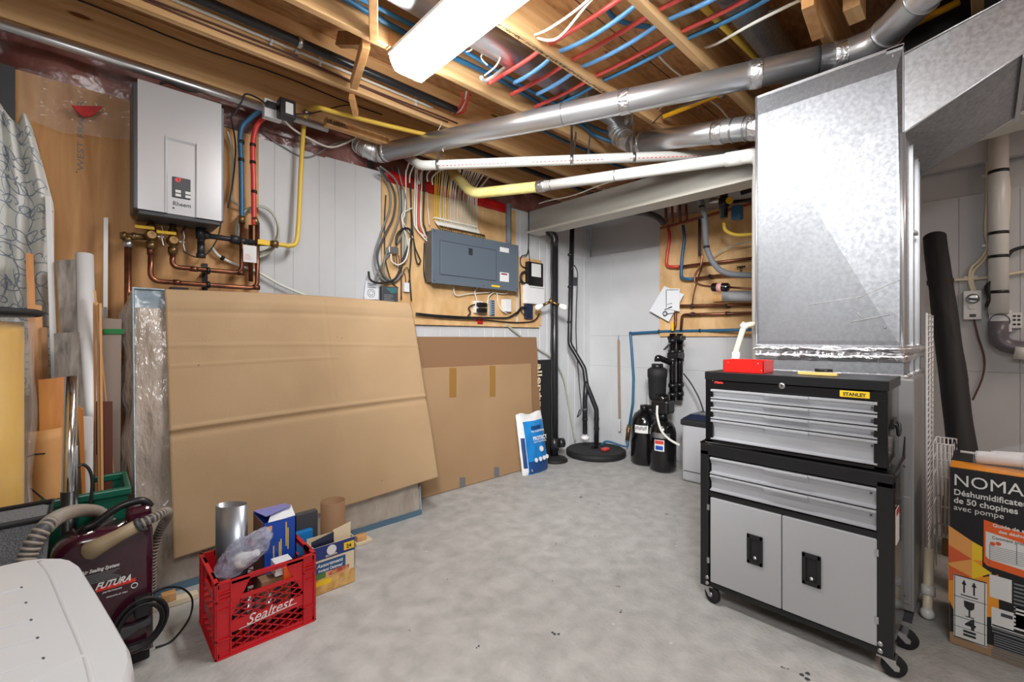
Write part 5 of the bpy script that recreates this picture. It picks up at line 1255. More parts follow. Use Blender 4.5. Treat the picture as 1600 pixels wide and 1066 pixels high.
def tlabel(t, c, r, a0, a1, z0_, z1_, m, nm): MB().grid(8, 1, lambda a_, b_: onTank(c, r+.0015, a0+(a1-a0)*a_, z0_+(z1_-z0_)*b_)).build(nm, m, t)
tlabel(ta, c1, .122, -.75, .25, .30, .37, M['label'], 'paper_label'); tlabel(tb, c2, .112, -.9, .55, .30, .345, M['zinc'], 'foil_band')
tlabel(tb, c2, .112, -.65, .1, .19, .285, M['label'], 'paper_label'); tlabel(tb, c2, .1135, -.6, .05, .25, .28, M['red'], 'red_print'); tlabel(tb, c2, .1135, -.55, -.0, .20, .235, M['boxblue'], 'blue_print')
mb = MB()
for k in range(9): mb.grid(1, 1, lambda a_, b_: onTank(c1, .1245, -.68+k*.095+a_*.05, .325+.03*b_+.004*(k % 3)))
mb.build('handwriting', M['ink'], ta)
# head, bypass, manifold
hd = Vector((c2.x, c2.y, .50))
t = thing('control_valve', c2+Vector((0, 0, .49)), 'black softener control head with double upright pipes, on the right tank', 'valve')
MB().box(hd+Vector((-.07, -.08, 0)), hd+Vector((.07, .08, .12))).build('head', M['black'], t, bevel=.02)
MB().cyl(hd+Vector((0, 0, .08)), hd+Vector((0, 0, .17)), .06, n=14).build('motor_cap', M['blackg'], t)
pa_, pb_ = Vector((3.70, 1.98, 0)), Vector((3.78, 1.90, 0))
for i, p_ in enumerate((at(3.98, 1051, 530), at(4.05, 1062, 530))):
    q0 = Vector((p_.x, p_.y, .60)); q1 = Vector((p_.x, p_.y, 1.20)); MB().cyl(q0, q1, .029, n=14).build('upright_pipe', M['blackg'], t)
    for z_ in (.64, .72, .95, 1.02, 1.12): MB().cyl((p_.x, p_.y, z_), (p_.x, p_.y, z_+.035), .039, n=8).build('union_nut', M['black'], t)
p_ = at(3.98, 1056, 530); MB().box((p_.x-.05, p_.y-.06, .98), (p_.x+.05, p_.y+.06, 1.03)).box((p_.x-.045, p_.y-.075, 1.14), (p_.x+.045, p_.y+.06, 1.18)).build('bypass_block', M['black'], t, bevel=.01)
p_ = at(3.95, 1048, 530); MB().bar(Vector((p_.x, p_.y, 1.115)), at(3.95, 1037, 547), .02, .014).build('lever', M['black'], t, bevel=.004)
MB().bar(c1+Vector((0, 0, .53)), hd+Vector((0, 0, .04)), .05, .035).build('transfer_arm', M['black'], t, bevel=.01)
# filter housing
fh = at(4.0, 1027, 590); 
t = thing('filter_housing', (fh.x, fh.y, .60), 'black water filter housing hanging above the left softener tank', 'filter')
MB().lathe([(.06, 0), (.072, .02), (.08, .20), (.085, .205), (.085, .27), (.06, .29), (0, .29)], (fh.x, fh.y, H+(530-625)/F*4.0), 28).build('sump_cup', M['blackm'], t)
MB().cyl((fh.x, fh.y, .88), (fh.x, fh.y, .93), .05).build('filter_head', M['black'], t)
MB().tube(fillet([(fh.x, fh.y, .95), (fh.x, fh.y, .99), at(3.98, 1050, 568)], .03), .026, 14).build('outlet_elbow', M['blackg'], t)
one(MB().box(at(4.2, 1011, 633), at(4.2, 1011, 633)+Vector((.12, -.16, .09))), 'white_bracket', M['whitep'], 'pale plastic block under the black filter housing', 'bracket', bevel=.01)
pipe('softener_hose', [at(3.88, 1027, 634), at(3.86, 1027, 650), at(3.80, 1033, 672), at(3.78, 1045, 686), at(3.72, 1062, 696)], .010, M['wirew'], 'pale hose looping from the control head across the right tank', 'hose', sm=True)
pipe('hanging_cable', [at(3.98, 1068, 584), at(3.9, 1080, 600), at(3.85, 1092, 622), at(3.82, 1099, 642)], .006, M['wirek'], 'black cord curving from the control head to the brine tank', 'cable', sm=True)
# brine tank
f0 = PZ(1063, 748, 0); bU0, bV1 = 3.50, 1.70
t = thing('brine_tank', (bU0+.17, bV1-.17, 0), 'grey brine tank with a dark blue lid beside the tool chest', 'tank')
bh = H-120/F*3.66
MB().box((bU0, bV1-.36, .003), (bU0+.34, bV1, bh-.055)).build('tub', mat('brine grey', (178, 180, 184), .4), t, bevel=.025, seg=3)
MB().box((bU0-.008, bV1-.37, bh-.07), (bU0+.35, bV1+.008, bh-.02)).build('lid_band', M['blackm'], t, bevel=.012)
MB().hexa([(bU0-.004, bV1-.365, bh-.02), (bU0+.345, bV1-.365, bh-.02), (bU0+.345, bV1+.004, bh-.02), (bU0-.004, bV1+.004, bh-.02), (bU0+.05, bV1-.31, bh+.02), (bU0+.30, bV1-.31, bh+.02), (bU0+.30, bV1-.05, bh+.02), (bU0+.05, bV1-.05, bh+.02)]).build('lid', M['navy'], t, bevel=.012)
MB().lathe([(.04, 0), (.035, .012), (0, .014)], (bU0+.1, bV1-.12, bh+.012), 18).build('cap', M['zinc'], t)
mb = MB().box((bU0-.001, bV1-.335, .085), (bU0+.01, bV1-.02, .092)); mb.build('foot_line', M['dgrey'], t)
# ================================================================ furnace, plenum and branch
PUf = 2.40; pv0, pv1, pz0, pz1 = .227, .778, 1.112, 2.345; pub = 3.10
t = thing('plenum_duct', (2.75, .5, pz0), 'large shiny sheet-metal plenum box with X-creased face above the furnace', 'duct')
def xbreak(c, hgt, nrm):
    c = [Vector(p) for p in c]; m_ = (c[0]+c[1]+c[2]+c[3])/4+Vector(nrm)*hgt
    return c+[m_], [(0, 1, 4), (1, 2, 4), (2, 3, 4), (3, 0, 4)]
fs_ = [(PUf, pv1, pz0), (PUf, pv0, pz0), (PUf, pv0, pz1), (PUf, pv1, pz1)]
i_ = .012
inn = [(PUf-.003, pv1-i_, pz0+.03), (PUf-.003, pv0+i_+.01, pz0+.03), (PUf-.020, pv0+i_+.01, pz1-.10), (PUf-.020, pv1-i_, pz1-.10)]
v_, f_ = xbreak(inn, .013, (-1, 0, 0))
mb = MB().use(M['galv']).box((PUf, pv0, pz0), (pub, pv1, pz1)); mb.add(v_, f_)
mb.add([fs_[3], fs_[2], inn[2], inn[3]], [(0, 1, 2, 3)]); mb.add([fs_[0], fs_[1], inn[1], inn[0]], [(0, 1, 2, 3)])
mb.add([fs_[0], inn[0], inn[3], fs_[3]], [(0, 1, 2, 3)]); mb.add([fs_[1], fs_[2], inn[2], inn[1]], [(0, 1, 2, 3)])
mb.build('plenum_body', None, t)
MB().tube([(PUf-.004, pv0+.004, pz0), (PUf-.004, pv0+.004, 1.985)], .009, 10).build('corner_seam', M['duct'], t)
MB().box((PUf-.004, pv0+.002, 1.98), (PUf-.001, pv0+.055, pz1-.0)).box((PUf-.008, pv0+.032, 1.985), (PUf-.001, pv0+.036, pz1-.03)).build('corner_flange', M['galvf'], t)
MB().tube([(PUf-.004, pv1, pz0), (PUf-.004, pv1, pz1)], .005, 8).build('left_seam', M['duct'], t)
MB().box((PUf-.004, pv0, pz1-.008), (PUf+.01, pv1, pz1+.004)).build('top_seam', M['duct'], t)
mb = MB()
for x, y in ((1383, 512),): q = PU(x, y, PUf-.006); mb.sph(q, .004, 8)
mb.build('screw', M['zinc'], t)
mb = MB()   # scratches on the sheet
for a_, b_ in (((1254, 413), (1322, 406)), ((1254, 438), (1322, 433)), ((1340, 466), (1408, 436)), ((1262, 477), (1352, 462)), ((1340, 488), (1344, 496)), ((1330, 503), (1392, 491))): mb.tube([PU(a_[0], a_[1], PUf-.012), PU(b_[0], b_[1], PUf-.010)], .0010, 4)
mb.build('scratches', M['label'], t)
# side ribs
mb = MB()
for x in (2.58, 2.80, 2.86): mb.box((x, pv0-.012, .99), (x+.006, pv0, 2.02))
mb.build('side_rib', M['duct'], t)
one(MB().box((2.66, pv0-.018, 1.62), (2.74, pv0, 1.635)), 'drive_cleat', M['whitep'], 'small white knob on the narrow side of the plenum', 'knob', bevel=.005)
# collar with foil tape
random.seed(17)
t = thing('furnace_collar', (2.75, .5, .995), 'crinkled foil-taped collar between plenum and furnace cabinet', 'collar')
def ringcollar(z0_, z1_, out, amp, nz=8):
    cor = [(PUf-out, pv1+out), (PUf-out, pv0-out), (pub+out, pv0-out)]
    def fn(a_, b_):
        s_ = a_*2
        if s_ < 1: x, y = cor[0][0], cor[0][1]+(cor[1][1]-cor[0][1])*s_; n_ = Vector((-1, 0, 0))
        else: x, y = cor[1][0]+(cor[2][0]-cor[1][0])*(s_-1), cor[1][1]; n_ = Vector((0, -1, 0))
        bul = math.sin(PI*b_)
        return Vector((x, y, z0_+(z1_-z0_)*b_))+n_*(amp*bul+amp*.5*noise.noise(Vector((x*25, y*25, b_*4))))
    return MB().grid(120, nz, fn)
ringcollar(1.085, 1.125, .004, .022).build('taped_seam', M['foil'], t)
ringcollar(1.055, 1.09, .002, .010).build('taped_seam', M['foil'], t)
MB().box((PUf+.004, pv0+.002, .99), (pub, pv1-.002, 1.115)).build('collar_box', M['galv'], t)
ringcollar(.985, 1.005, .004, .008).build('taped_seam', M['foil'], t)
# furnace cabinet
fv0 = .195
t = thing('furnace_cabinet', (2.75, .5, .03), 'grey furnace cabinet standing behind the tool chest', 'furnace')
MB().box((2.385, fv0, .06), (pub, .80, .99)).build('cabinet', M['furn'], t, bevel=.006)
MB().box((2.41, fv0+.01, .003), (pub-.02, .79, .06)).build('base', M['dgrey'], t)
MB().box((2.379, fv0+.012, .09), (2.386, .79, .52)).build('access_panel', M['furn'], t, bevel=.003)
mb = MB(); 
for y, z in ((fv0+.03, .64), (fv0+.07, .64), (fv0+.03, .12)): mb.cyl((2.378, y, z), (2.386, y, z), .005, n=8)
mb.build('screw', M['zinc'], t)
MB().bar(PU(1374, 757, 2.38), PU(1382, 735, 2.38), .03, .004, (1, 0, 0)).build('cable_tie_mark', M['blackm'], t)
# branch trunk
def bz(y): return 1.985+.553*(pv0-y)
def tz(y): return 2.304+.25*(pv0-y)
ye = -.62
t = thing('branch_duct', (2.7, -.1, 1.99), 'galvanised branch duct rising to the right from the plenum top', 'duct')
mb = MB().use(M['galvf'])
A_ = [Vector((PUf, pv0, bz(pv0))), Vector((PUf, ye, bz(ye))), Vector((PUf, ye, tz(ye))), Vector((PUf, pv0, tz(pv0)))]
B_ = [p+Vector((.68, 0, 0)) for p in A_]
mb.add(A_+B_, [(0, 1, 2, 3), (7, 6, 5, 4), (1, 5, 6, 2), (3, 2, 6, 7)])
mb.use(M['galv'])
ym = -.10
for (ya, yb) in ((pv0, ym), (ym, ye)):
    c_ = [Vector((PUf, ya, bz(ya))), Vector((PUf+.68, ya, bz(ya))), Vector((PUf+.68, yb, bz(yb))), Vector((PUf, yb, bz(yb)))]
    v_, f_ = xbreak(c_, .02, (0, 0, -1)); mb.add(v_, f_)
mb.build('trunk_body', None, t)
for q0, q1 in ((A_[0], A_[1]), (A_[3], A_[2]), (B_[0], B_[1])): MB().tube([q0+Vector((-.003, 0, 0)), q1+Vector((-.003, 0, 0))], .004, 8).build('edge_seam', M['duct'], t)
y_ = -.095; MB().box((PUf-.0, y_-.01, bz(y_)-.018), (PUf+.68, y_+.005, bz(y_)+.004)).build('joint_flange', M['duct'], t)
# putty-painted beam behind, and board over the back wall
one(MB().prism([PU(1490, 224, 3.5), PU(1650, 180, 3.5), PU(1650, 155, 3.5), PU(1490, 204, 3.5)], (.09, 0, 0)), 'wood_beam', M['beaml'], 'cream painted beam end under the branch duct at the right edge', 'beam')
one(MB().box((UB-.05, -1.2, 2.245), (UB+.0, .78, TOP-.003)), 'bulkhead_board', M['found'], 'grey board across the top of the back wall right of the plenum', 'board')
# small pvc drain left of plenum
pipe('drain_pipe', [(2.56, .72, PU(1170, 505, 2.56).z), PU(1163, 508, 2.54), PU(1148, 556, 2.50), PU(1140, 600, 2.5)], .0145, M['pvcw'], 'small cream plastic drain pipe elbow emerging left of the plenum', rad=.03)
q = PU(1150, 550, 2.5); one(MB().cyl(q, q+Vector((0, 0, -.06)), .02).cyl(PU(1166, 507, 2.54), PU(1160, 512, 2.54), .021), 'pipe_fitting', M['pvc'], 'white socket fittings on the small cream drain pipe', 'fitting')
# pvc elbow at the furnace foot on the right
t = thing('drain_pipe', PZ(1443, 1005, 0), 'cream plastic drain pipe dropping to an elbow at the furnace foot', 'pipe')
q0 = Vector((2.50, .165, 0)); MB().tube(fillet([q0+Vector((.10, 0, .26)), q0+Vector((.04, 0, .09)), q0+Vector((0, 0, .03)), ], .03), .017, 14).build('pipe_run', M['pvcw'], t)
MB().cyl(q0+Vector((.05, 0, .12)), q0+Vector((.035, 0, .085)), .023).sph(q0+Vector((0, 0, .026)), .024, 14).build('elbow', M['pvc'], t)
# ================================================================ right part of the back wall
WU = UB-.002
def R(px, py, off=.0): return PU(px, py, WU-off)
x_ = Vx(1560, WU-.06)
t = thing('vent_pipe', R(1560, 485, .06), 'vertical white pipe with black bands on the right part of the back wall', 'pipe')
MB().cyl((WU-.06, x_, R(1560, 490, .06).z), (WU-.06, x_, 2.70), .044, n=26).build('pipe_run', M['pvc'], t)
for y in (266, 363, 400, 456): z_ = R(1560, y, .1).z; MB().tube([(WU-.06, x_, z_-.009), (WU-.06, x_, z_+.009)], .0455, 26).build('black_band', M['black'], t)
z_ = R(1560, 515, .06).z
MB().tube(fillet([(WU-.065, x_, z_+.05), (WU-.065, x_, z_-.10), (WU-.07, x_-.3, z_-.14)], .09), .043, 22).build('elbow', mat('grey violet abs', (96, 92, 100), .35), t)
q = (WU-.07, Vx(1592, WU), z_-.125); MB().cyl((WU-.07, q[1]+.02, z_-.128), (WU-.07, q[1]-.05, z_-.136), .047).build('coupling', M['pvc'], t)
def plate(name, xa, ya, xb, yb, d, m, lab, cat, **k):
    a_, b_ = PU(xa, ya, WU-d), PU(xb, yb, WU-d)
    t_ = thing(name, (WU, (a_.y+b_.y)/2, min(a_.z, b_.z)), lab, cat); MB().box((WU-d, a_.y, a_.z), (WU, b_.y, b_.z)).build('housing', m, t_, bevel=.004); return t_, a_, b_
t, a, b = plate('switch_box', 1505, 455, 1534, 499, .05, M['whitep'], 'white switch box with a grey lever on the right back wall', 'switch')
q = PU(1520, 467, WU-.055); MB().lathe([(.03, 0), (.03, .012), (.02, .018)], q, 18, (-1, 0, 0)).build('knob_plate', M['zinc'], t); MB().bar(q+Vector((-.02, .02, 0)), q+Vector((-.02, -.03, -.008)), .012, .014).build('lever', M['dgrey'], t)
q = PU(1520, 478, WU-.052); MB().lathe([(.02, 0), (.02, .004)], q, 16, (-1, 0, 0)).build('dial', M['label'], t)
q = PU(1520, 493, WU-.052); MB().box(q-Vector((.0, .014, .01)), q+Vector((.004, .014, .008))).build('slot', M['dgrey'], t)
t, a, b = plate('range_outlet', 1545, 486, 1581, 519, .05, M['whitep'], 'square white box with a large round outlet on the vent pipe', 'outlet')
q = PU(1562, 502, WU-.052); q2 = [q+Vector((0, .042*math.cos(k*PI/14), .042*math.sin(k*PI/14))) for k in range(28)]
MB().tube(q2, .0025, 6, closed=True).build('outlet_ring', M['dgrey'], t)
t, a, b = plate('wall_outlet', 1581, 489, 1597, 513, .035, M['whitep'], 'white double wall outlet right of the round one', 'outlet')
mb = MB()
for x in (1585, 1592):
    for y in (494, 500, 507): q = PU(x, y, WU-.036); mb.box(q-Vector((0, .006, .006)), q+Vector((.003, .006, .006)))
mb.build('slots', M['ink'], t)
def rc(pts, r, m, lab, off=.02): return pipe('hanging_cable', [R(p[0], p[1], p[2] if len(p) > 2 else off) for p in pts], r, m, lab, 'cable', sm=True)
rc([(1543, 240), (1543, 300), (1540, 360), (1543, 385), (1532, 405), (1517, 420), (1515, 440), (1520, 456)], .008, M['pvcw'], 'cream cable curving down to the white switch box')
rc([(1547, 240), (1547, 300), (1544, 360), (1547, 388), (1536, 408), (1521, 424), (1519, 440), (1524, 456)], .008, M['pvcw'], 'second cream cable right next to the first, down to the switch box')
for y, lab in ((275, 'upper'), (384, 'middle'), (434, 'lower')):
    q = R(1545 if y < 400 else 1517, y); one(MB().box(q-Vector((.02, .03, .008)), q+Vector((.0, .03, .008))), 'cable_staple', M['whitep'], lab+' white staple over the two cream cables', 'staple')
rc([(1490, 438), (1540, 434), (1600, 425), (1630, 420)], .009, M['pvcw'], 'cream cable running horizontally across the right back wall')
rc([(1574, 402, .05), (1580, 393, .05), (1592, 388, .05), (1612, 384, .05)], .010, M['wirek'], 'thick black cable curving off behind the banded vent pipe')
rc([(1550, 438, .05), (1541, 450, .06), (1546, 466, .06), (1542, 478, .06), (1548, 470, .08), (1545, 450, .08), (1549, 440, .08)], .010, M['wirek'], 'bundled black cord hanging left of the banded vent pipe')
rc([(1522, 500), (1528, 525), (1538, 560), (1535, 590), (1520, 625)], .005, M['wireb'], 'thin brown cable hanging from the switch box')
rc([(1574, 262), (1577, 300), (1575, 345), (1572, 352)], .006, M['pvcw'], 'cream cable bulging out at the right of the vent pipe')
# black rolled mat
rb, rt_ = Vector((2.86, .018, .0)), Vector((3.93, .225, 1.80))
dr_ = (rt_-rb).normalized()
t = thing('rolled_mat', rb, 'black rolled mat leaning against the back wall behind the carton', 'roll')
def rm(a_, b_):
    th = 2*PI*a_; ax = dr_; X = Vector((0, 1, 0)); X = (X-ax*X.dot(ax)).normalized(); Y = ax.cross(X)
    p = (rb+Vector((0, 0, .06))).lerp(rt_, b_); r_ = .056+.004*noise.noise(Vector((math.cos(th)*2, math.sin(th)*2, b_*9)))+.003*(math.sin(th*1+b_*9) > .97)
    return p+(X*math.cos(th)+Y*math.sin(th))*r_
MB().grid(36, 60, rm).build('mat_body', M['blackm'], t)
MB().cyl(rt_-dr_*.002, rt_+dr_*.003, .054, n=30).cyl(rb+Vector((0, 0, .05)), rb+Vector((0, 0, .062)), .05).build('end_cap', M['rubber'], t)
p = rb.lerp(rt_, .83); MB().tube([p, p+dr_*.010], .0605, 24).build('wrap_edge', M['blackm'], t)
# wire shelf standing on end
sx0, sx1, sy = 2.80, 3.12, .187
t = thing('wire_shelf', ((sx0+sx1)/2, sy, 0), 'white wire shelf stood on end behind the furnace side', 'shelf')
mb = MB()
for k in range(3): x = sx0+(sx1-sx0)*k/2; mb.cyl((x, sy, .0), (x, sy, 1.27), .0045, n=8)
mb.build('long_rod', M['white'], t)
mb = MB()
for k in range(50): z_ = .02+k*.0254; mb.cyl((sx0, sy-.004, z_), (sx1, sy-.004, z_), .0022, n=5)
mb.build('cross_wires', M['white'], t)
# wire basket behind the carton
t = thing('wire_basket', (2.82, .10, 0), 'white wire basket rack half hidden between furnace and carton', 'basket')
bx_, by0, by1, zb0, zb1 = 2.92, .10, .172, .22, .655
mb = MB()
for z_ in (zb0, .36, .50, .58, zb1): MB().tube([(bx_, by1, z_), (bx_, by0, z_), (bx_+.2, by0, z_), (bx_+.2, by1, z_)], .004, 6, closed=True).build('rim_wire', M['white'], t)
mb = MB()
for k in range(6): y_ = by0+(by1-by0)*k/5; mb.cyl((bx_+.0, y_, 0.002 if k in (0, 5) else zb0), (bx_+.0, y_, zb1), .003, n=5); mb.cyl((bx_+.2, y_, 0.002 if k in (0, 5) else zb0), (bx_+.2, y_, zb1), .003, n=5)
for k in range(8): x = bx_+.2*k/7; mb.cyl((x, by1, zb0), (x, by0, zb0), .002, n=5)
mb.build('upright_wires', M['white'], t)
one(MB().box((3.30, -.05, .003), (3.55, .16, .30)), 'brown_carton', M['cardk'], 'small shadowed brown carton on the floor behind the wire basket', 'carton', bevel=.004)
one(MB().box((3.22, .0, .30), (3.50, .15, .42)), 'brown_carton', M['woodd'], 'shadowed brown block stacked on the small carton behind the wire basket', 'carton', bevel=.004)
# ================================================================ dehumidifier carton
DU = 2.37; dv0, dv1 = .094, -.50; dz = .667
t = thing('appliance_carton', (DU+.18, -.2, 0), 'black and orange dehumidifier carton with fragile symbols, cut by the right edge', 'carton')
MB().box((DU, dv1, .003), (DU+.36, dv0, dz)).build('carton_body', M['cardd'], t)
def D(px, py, off=.001): return PU(px, py, DU-off)
def pp(pts, m, nm, off=.001):
    P_ = [D(p[0], p[1], off) for p in pts]; MB().prism(P_, (-.0006, 0, 0)).build(nm, m, t)
def fz(px, z, off): return Vector((DU-off, Vx(px, DU-off), z))
mb = MB().box((DU-.0012, dv1, .045), (DU, dv0-.001, dz)); mb.build('black_print', M['blackm'], t)
pp([(1482, 821), (1519, 849), (1534, 858), (1536, 905), (1560, 905), (1561, 965), (1542, 964), (1530, 962), (1530, 985), (1500, 975), (1482, 935)], M['orange2'], 'amber_field', .0014)
pp([(1482, 821), (1519, 846), (1519, 875), (1482, 851)], M['orange3'], 'tan_facet', .0020)
pp([(1519, 846), (1535, 855), (1535, 876), (1519, 875)], M['yprint'], 'yellow_facet', .0020)
pp([(1482, 851), (1519, 874), (1482, 879)], M['orange4'], 'rust_facet', .0022)
pp([(1483, 880), (1519, 874), (1519, 902), (1483, 884)], M['orange3'], 'tan_facet', .0022)
pp([(1519, 875), (1550, 896), (1519, 905)], M['yprint'], 'yellow_facet', .0022)
pp([(1483, 883), (1517, 902), (1500, 906), (1483, 907)], M['orange4'], 'rust_facet', .0024)
pp([(1519, 905), (1560, 898), (1560, 965), (1540, 962), (1540, 912)], M['orange2'], 'amber_facet', .0016)
DW = lambda a_, b_: Vx(a_, DU)-Vx(b_, DU)
text('NOMA', M['label'], t, D(1489, 757.5, .003), (0, -1, 0), (0, 0, 1), .060, width=DW(1489, 1597))
text('Déshumidificateur', M['label'], t, D(1490, 772.5, .003), (0, -1, 0), (0, 0, 1), .030, bold=.0005, width=DW(1490, 1614))
text('de 50 chopines', M['label'], t, D(1490, 785, .003), (0, -1, 0), (0, 0, 1), .030, bold=.0005, width=DW(1490, 1590))
text('avec pompe', M['label'], t, D(1490, 796, .003), (0, -1, 0), (0, 0, 1), .028, width=DW(1490, 1568))
# orange guide sticker
pp([(1537, 812), (1620, 840), (1620, 912), (1606, 905), (1542, 884), (1537, 878)], M['orange'], 'guide_sticker', .0026)
pp([(1540, 830), (1620, 857), (1620, 898), (1545, 874), (1540, 869)], M['label'], 'guide_table', .0034)
text('Guide de sélection', M['label'], t, D(1551, 823, .0036), (0, -1, 0), (0, 0, 1), .017, bold=.0004, width=.13)
text('des déshumidificateurs', M['label'], t, D(1560, 833, .0036), (0, -1, 0), (0, 0, 1), .015, bold=.0004, width=.14)
text('Comment procéder', M['ink'], t, D(1550, 842, .0042), (0, -1, 0), (0, 0, 1), .015, width=.10)
mb = MB()
for k in range(8): a_ = D(1547, 853+k*2.8, .0042); mb.box(a_, a_+Vector((-.0004, -.26, -.0012)))
for x in (1546, 1588): a_ = D(x, 850, .0042); mb.box(a_, a_+Vector((-.0004, -.0018, -.072)))
mb.build('table_lines', M['inkg'], t)
mb = MB(); 
for x in (1551, 1560): q = D(x, 850, .0042); mb.lathe([(.007, 0), (.007, .0006)], q, 12, (-1, 0, 0))
mb.build('house_icons', M['orange4'], t)
# handling symbols panel
pp([(1490, 896), (1542, 912), (1542, 1013), (1490, 993)], M['label'], 'symbol_panel', .0030)
def sp(u, w_): return Vector((DU-.0042, Vx(1490, DU)-u, D(1490, 993, 0).z+w_))
SWd = Vx(1490, DU)-Vx(1542, DU); SHt = D(1490, 896, 0).z-D(1490, 993, 0).z
def sq(u0, w0, u1, w1, nm='symbol_bar'): return MB().box(sp(u0*SWd, w0*SHt), sp(u1*SWd, w1*SHt)+Vector((-.0006, 0, 0)))
mb = MB()
def bx(u0, w0, u1, w1): mb.box(sp(u0*SWd, w0*SHt), sp(u1*SWd, w1*SHt)+Vector((-.0006, 0, 0)))
bx(.03, .02, .05, .98); bx(.93, .02, .95, .98); bx(0, .985, 1, 1); bx(0, 0, 1, .012); bx(0, .655, 1, .662); bx(0, .335, 1, .342); bx(0, .18, 1, .184)
for u in (.32, .62):
    bx(u-.02, .74, u+.03, .88); mb.prism([sp((u-.07)*SWd, .87*SHt), sp((u+.08)*SWd, .87*SHt), sp((u+.005)*SWd, .95*SHt)], (-.0006, 0, 0))
bx(.22, .695, .74, .71)
mb.prism([sp(u*SWd, w_*SHt) for u, w_ in ((.32, .62), (.64, .62), (.63, .53), (.55, .49), (.42, .49), (.33, .53))], (-.0006, 0, 0)); bx(.46, .38, .51, .49); bx(.36, .372, .62, .385)
bx(.3, .12, .68, .155); bx(.3, .065, .68, .10)
mb.build('handling_symbols', M['ink'], t)
text('4', M['ink'], t, sp(.36*SWd, .19*SHt), (0, -1, 0), (0, 0, 1), .055, bold=.0016)
pp([(1546, 897), (1581, 907), (1581, 943), (1546, 932)], M['label'], 'white_square', .0030)
for x in (1549, 1587):
    a_, b_ = D(x, 948, .003), D(x+34, 978, .003); MB().box(a_, Vector((DU-.0036, a_.y-.085, a_.z-.07))).build('product_icon', M['label'], t)
    q = D(x+15, 958, .0044); MB().box(q, q+Vector((-.0005, -.028, -.012))).build('icon_slot', M['dgrey'], t)
mb = MB()
lines(mb, D(1584, 911, .003), (0, -1, 0), (0, 0, 1), .12, 13, .0135, .006, .3)
lines(mb, D(1550, 975, .003), (0, -1, 0), (0, 0, 1), .17, 3, .011, .005, .3)
lines(mb, D(1553, 991, .003), (0, -1, 0), (0, 0, 1), .20, 6, .0085, .004, .3)
lines(mb, D(1550, 1012, .003), (0, -1, 0), (0, 0, 1), .24, 3, .011, .006, .2)
mb.build('small_print', M['inkg'], t)
# orange top
one_ = MB().box((DU+.001, dv1, dz-.001), (DU+.12, dv0-.001, dz+.003)); one_.build('top_flap', M['orange2'], t)
MB().box((DU+.13, dv1, dz), (DU+.36, dv0-.001, dz+.004)).build('top_flap', M['blackm'], t)
a_ = Vector((DU+.30, dv0-.02, dz+.005)); MB().box(a_, a_+Vector((.03, -.09, .004))).build('white_label', M['label'], t)
MB().prism([(DU+.12, dv0-.002, dz), (DU+.36, dv0-.002, dz), (DU+.34, dv0-.002, dz+.05), (DU+.22, dv0-.01, dz+.045)], (0, -.004, 0)).build('raised_flap', M['blackm'], t)
# bagged hose on the carton
h0 = Vector((DU+.10, dv0-.05, dz+.04)); 
t = thing('bagged_hose', h0, 'clear bag with white hose and yellow strip lying on the appliance carton', 'hose')
MB().tube(spline([h0+Vector((.02, -.02, -.012)), h0+Vector((0, -.16, .0)), h0+Vector((-.03, -.32, .0)), h0+Vector((-.03, -.5, .0))], 8), .024, 16).build('white_hose', M['whitep'], t)
MB().tube(spline([h0+Vector((.09, -.06, -.012)), h0+Vector((.08, -.2, .0)), h0+Vector((.07, -.5, .01))], 8), .02, 14).build('second_hose', M['whitep'], t)
p = h0+Vector((-.01, -.17, 0)); MB().tube([p+Vector((.004, .03, 0)), p+Vector((-.004, -.03, 0))], .028, 16).build('paper_sleeve', M['paper'], t)
MB().box(h0+Vector((.03, -.14, .008)), h0+Vector((.05, -.45, .02))).build('yellow_strip', M['yprint'], t)
def bagf(a_, b_):
    th = PI*b_; y = -.01-.55*a_; wd = (.06+.09*min(1, a_*4)); 
    return h0+Vector((.03-wd*math.cos(th), y, -.035+.085*min(1, .35+a_*3)*math.sin(th)+.012*noise.noise(Vector((a_*16, b_*8, 0)))))
MB().grid(40, 16, bagf).build('clear_bag', M['clear'], t)
# ================================================================ tool chest
TU = 1.97; tv1, tv0, tz1 = .850, .2236, 1.008; tb = 2.27
t = thing('tool_chest', (2.1, .54, 0), 'black rolling tool chest with silver drawers and two silver doors', 'tool chest')
zs = .700     # top of the lower cabinet
MB().box((TU+.020, tv0+.006, zs), (tb, tv1-.006, .975)).build('upper_body', M['blackg'], t, bevel=.003)
MB().box((TU-.002, tv0+.001, .972), (tb+.003, tv1-.001, tz1)).build('lid', M['black'], t, bevel=.003)
MB().box((TU-.001, tv0+.004, .938), (TU+.006, tv1-.004, .969)).build('upper_fascia', M['blackg'], t, bevel=.002)
mb = MB().box((TU, tv0+.004, zs), (TU+.03, tv0+.042, .972)).box((TU, tv1-.036, zs), (TU+.03, tv1-.004, .972)).box((TU, tv0, zs), (TU+.03, tv1, .712)); mb.build('upper_frame', M['blackg'], t, bevel=.002)
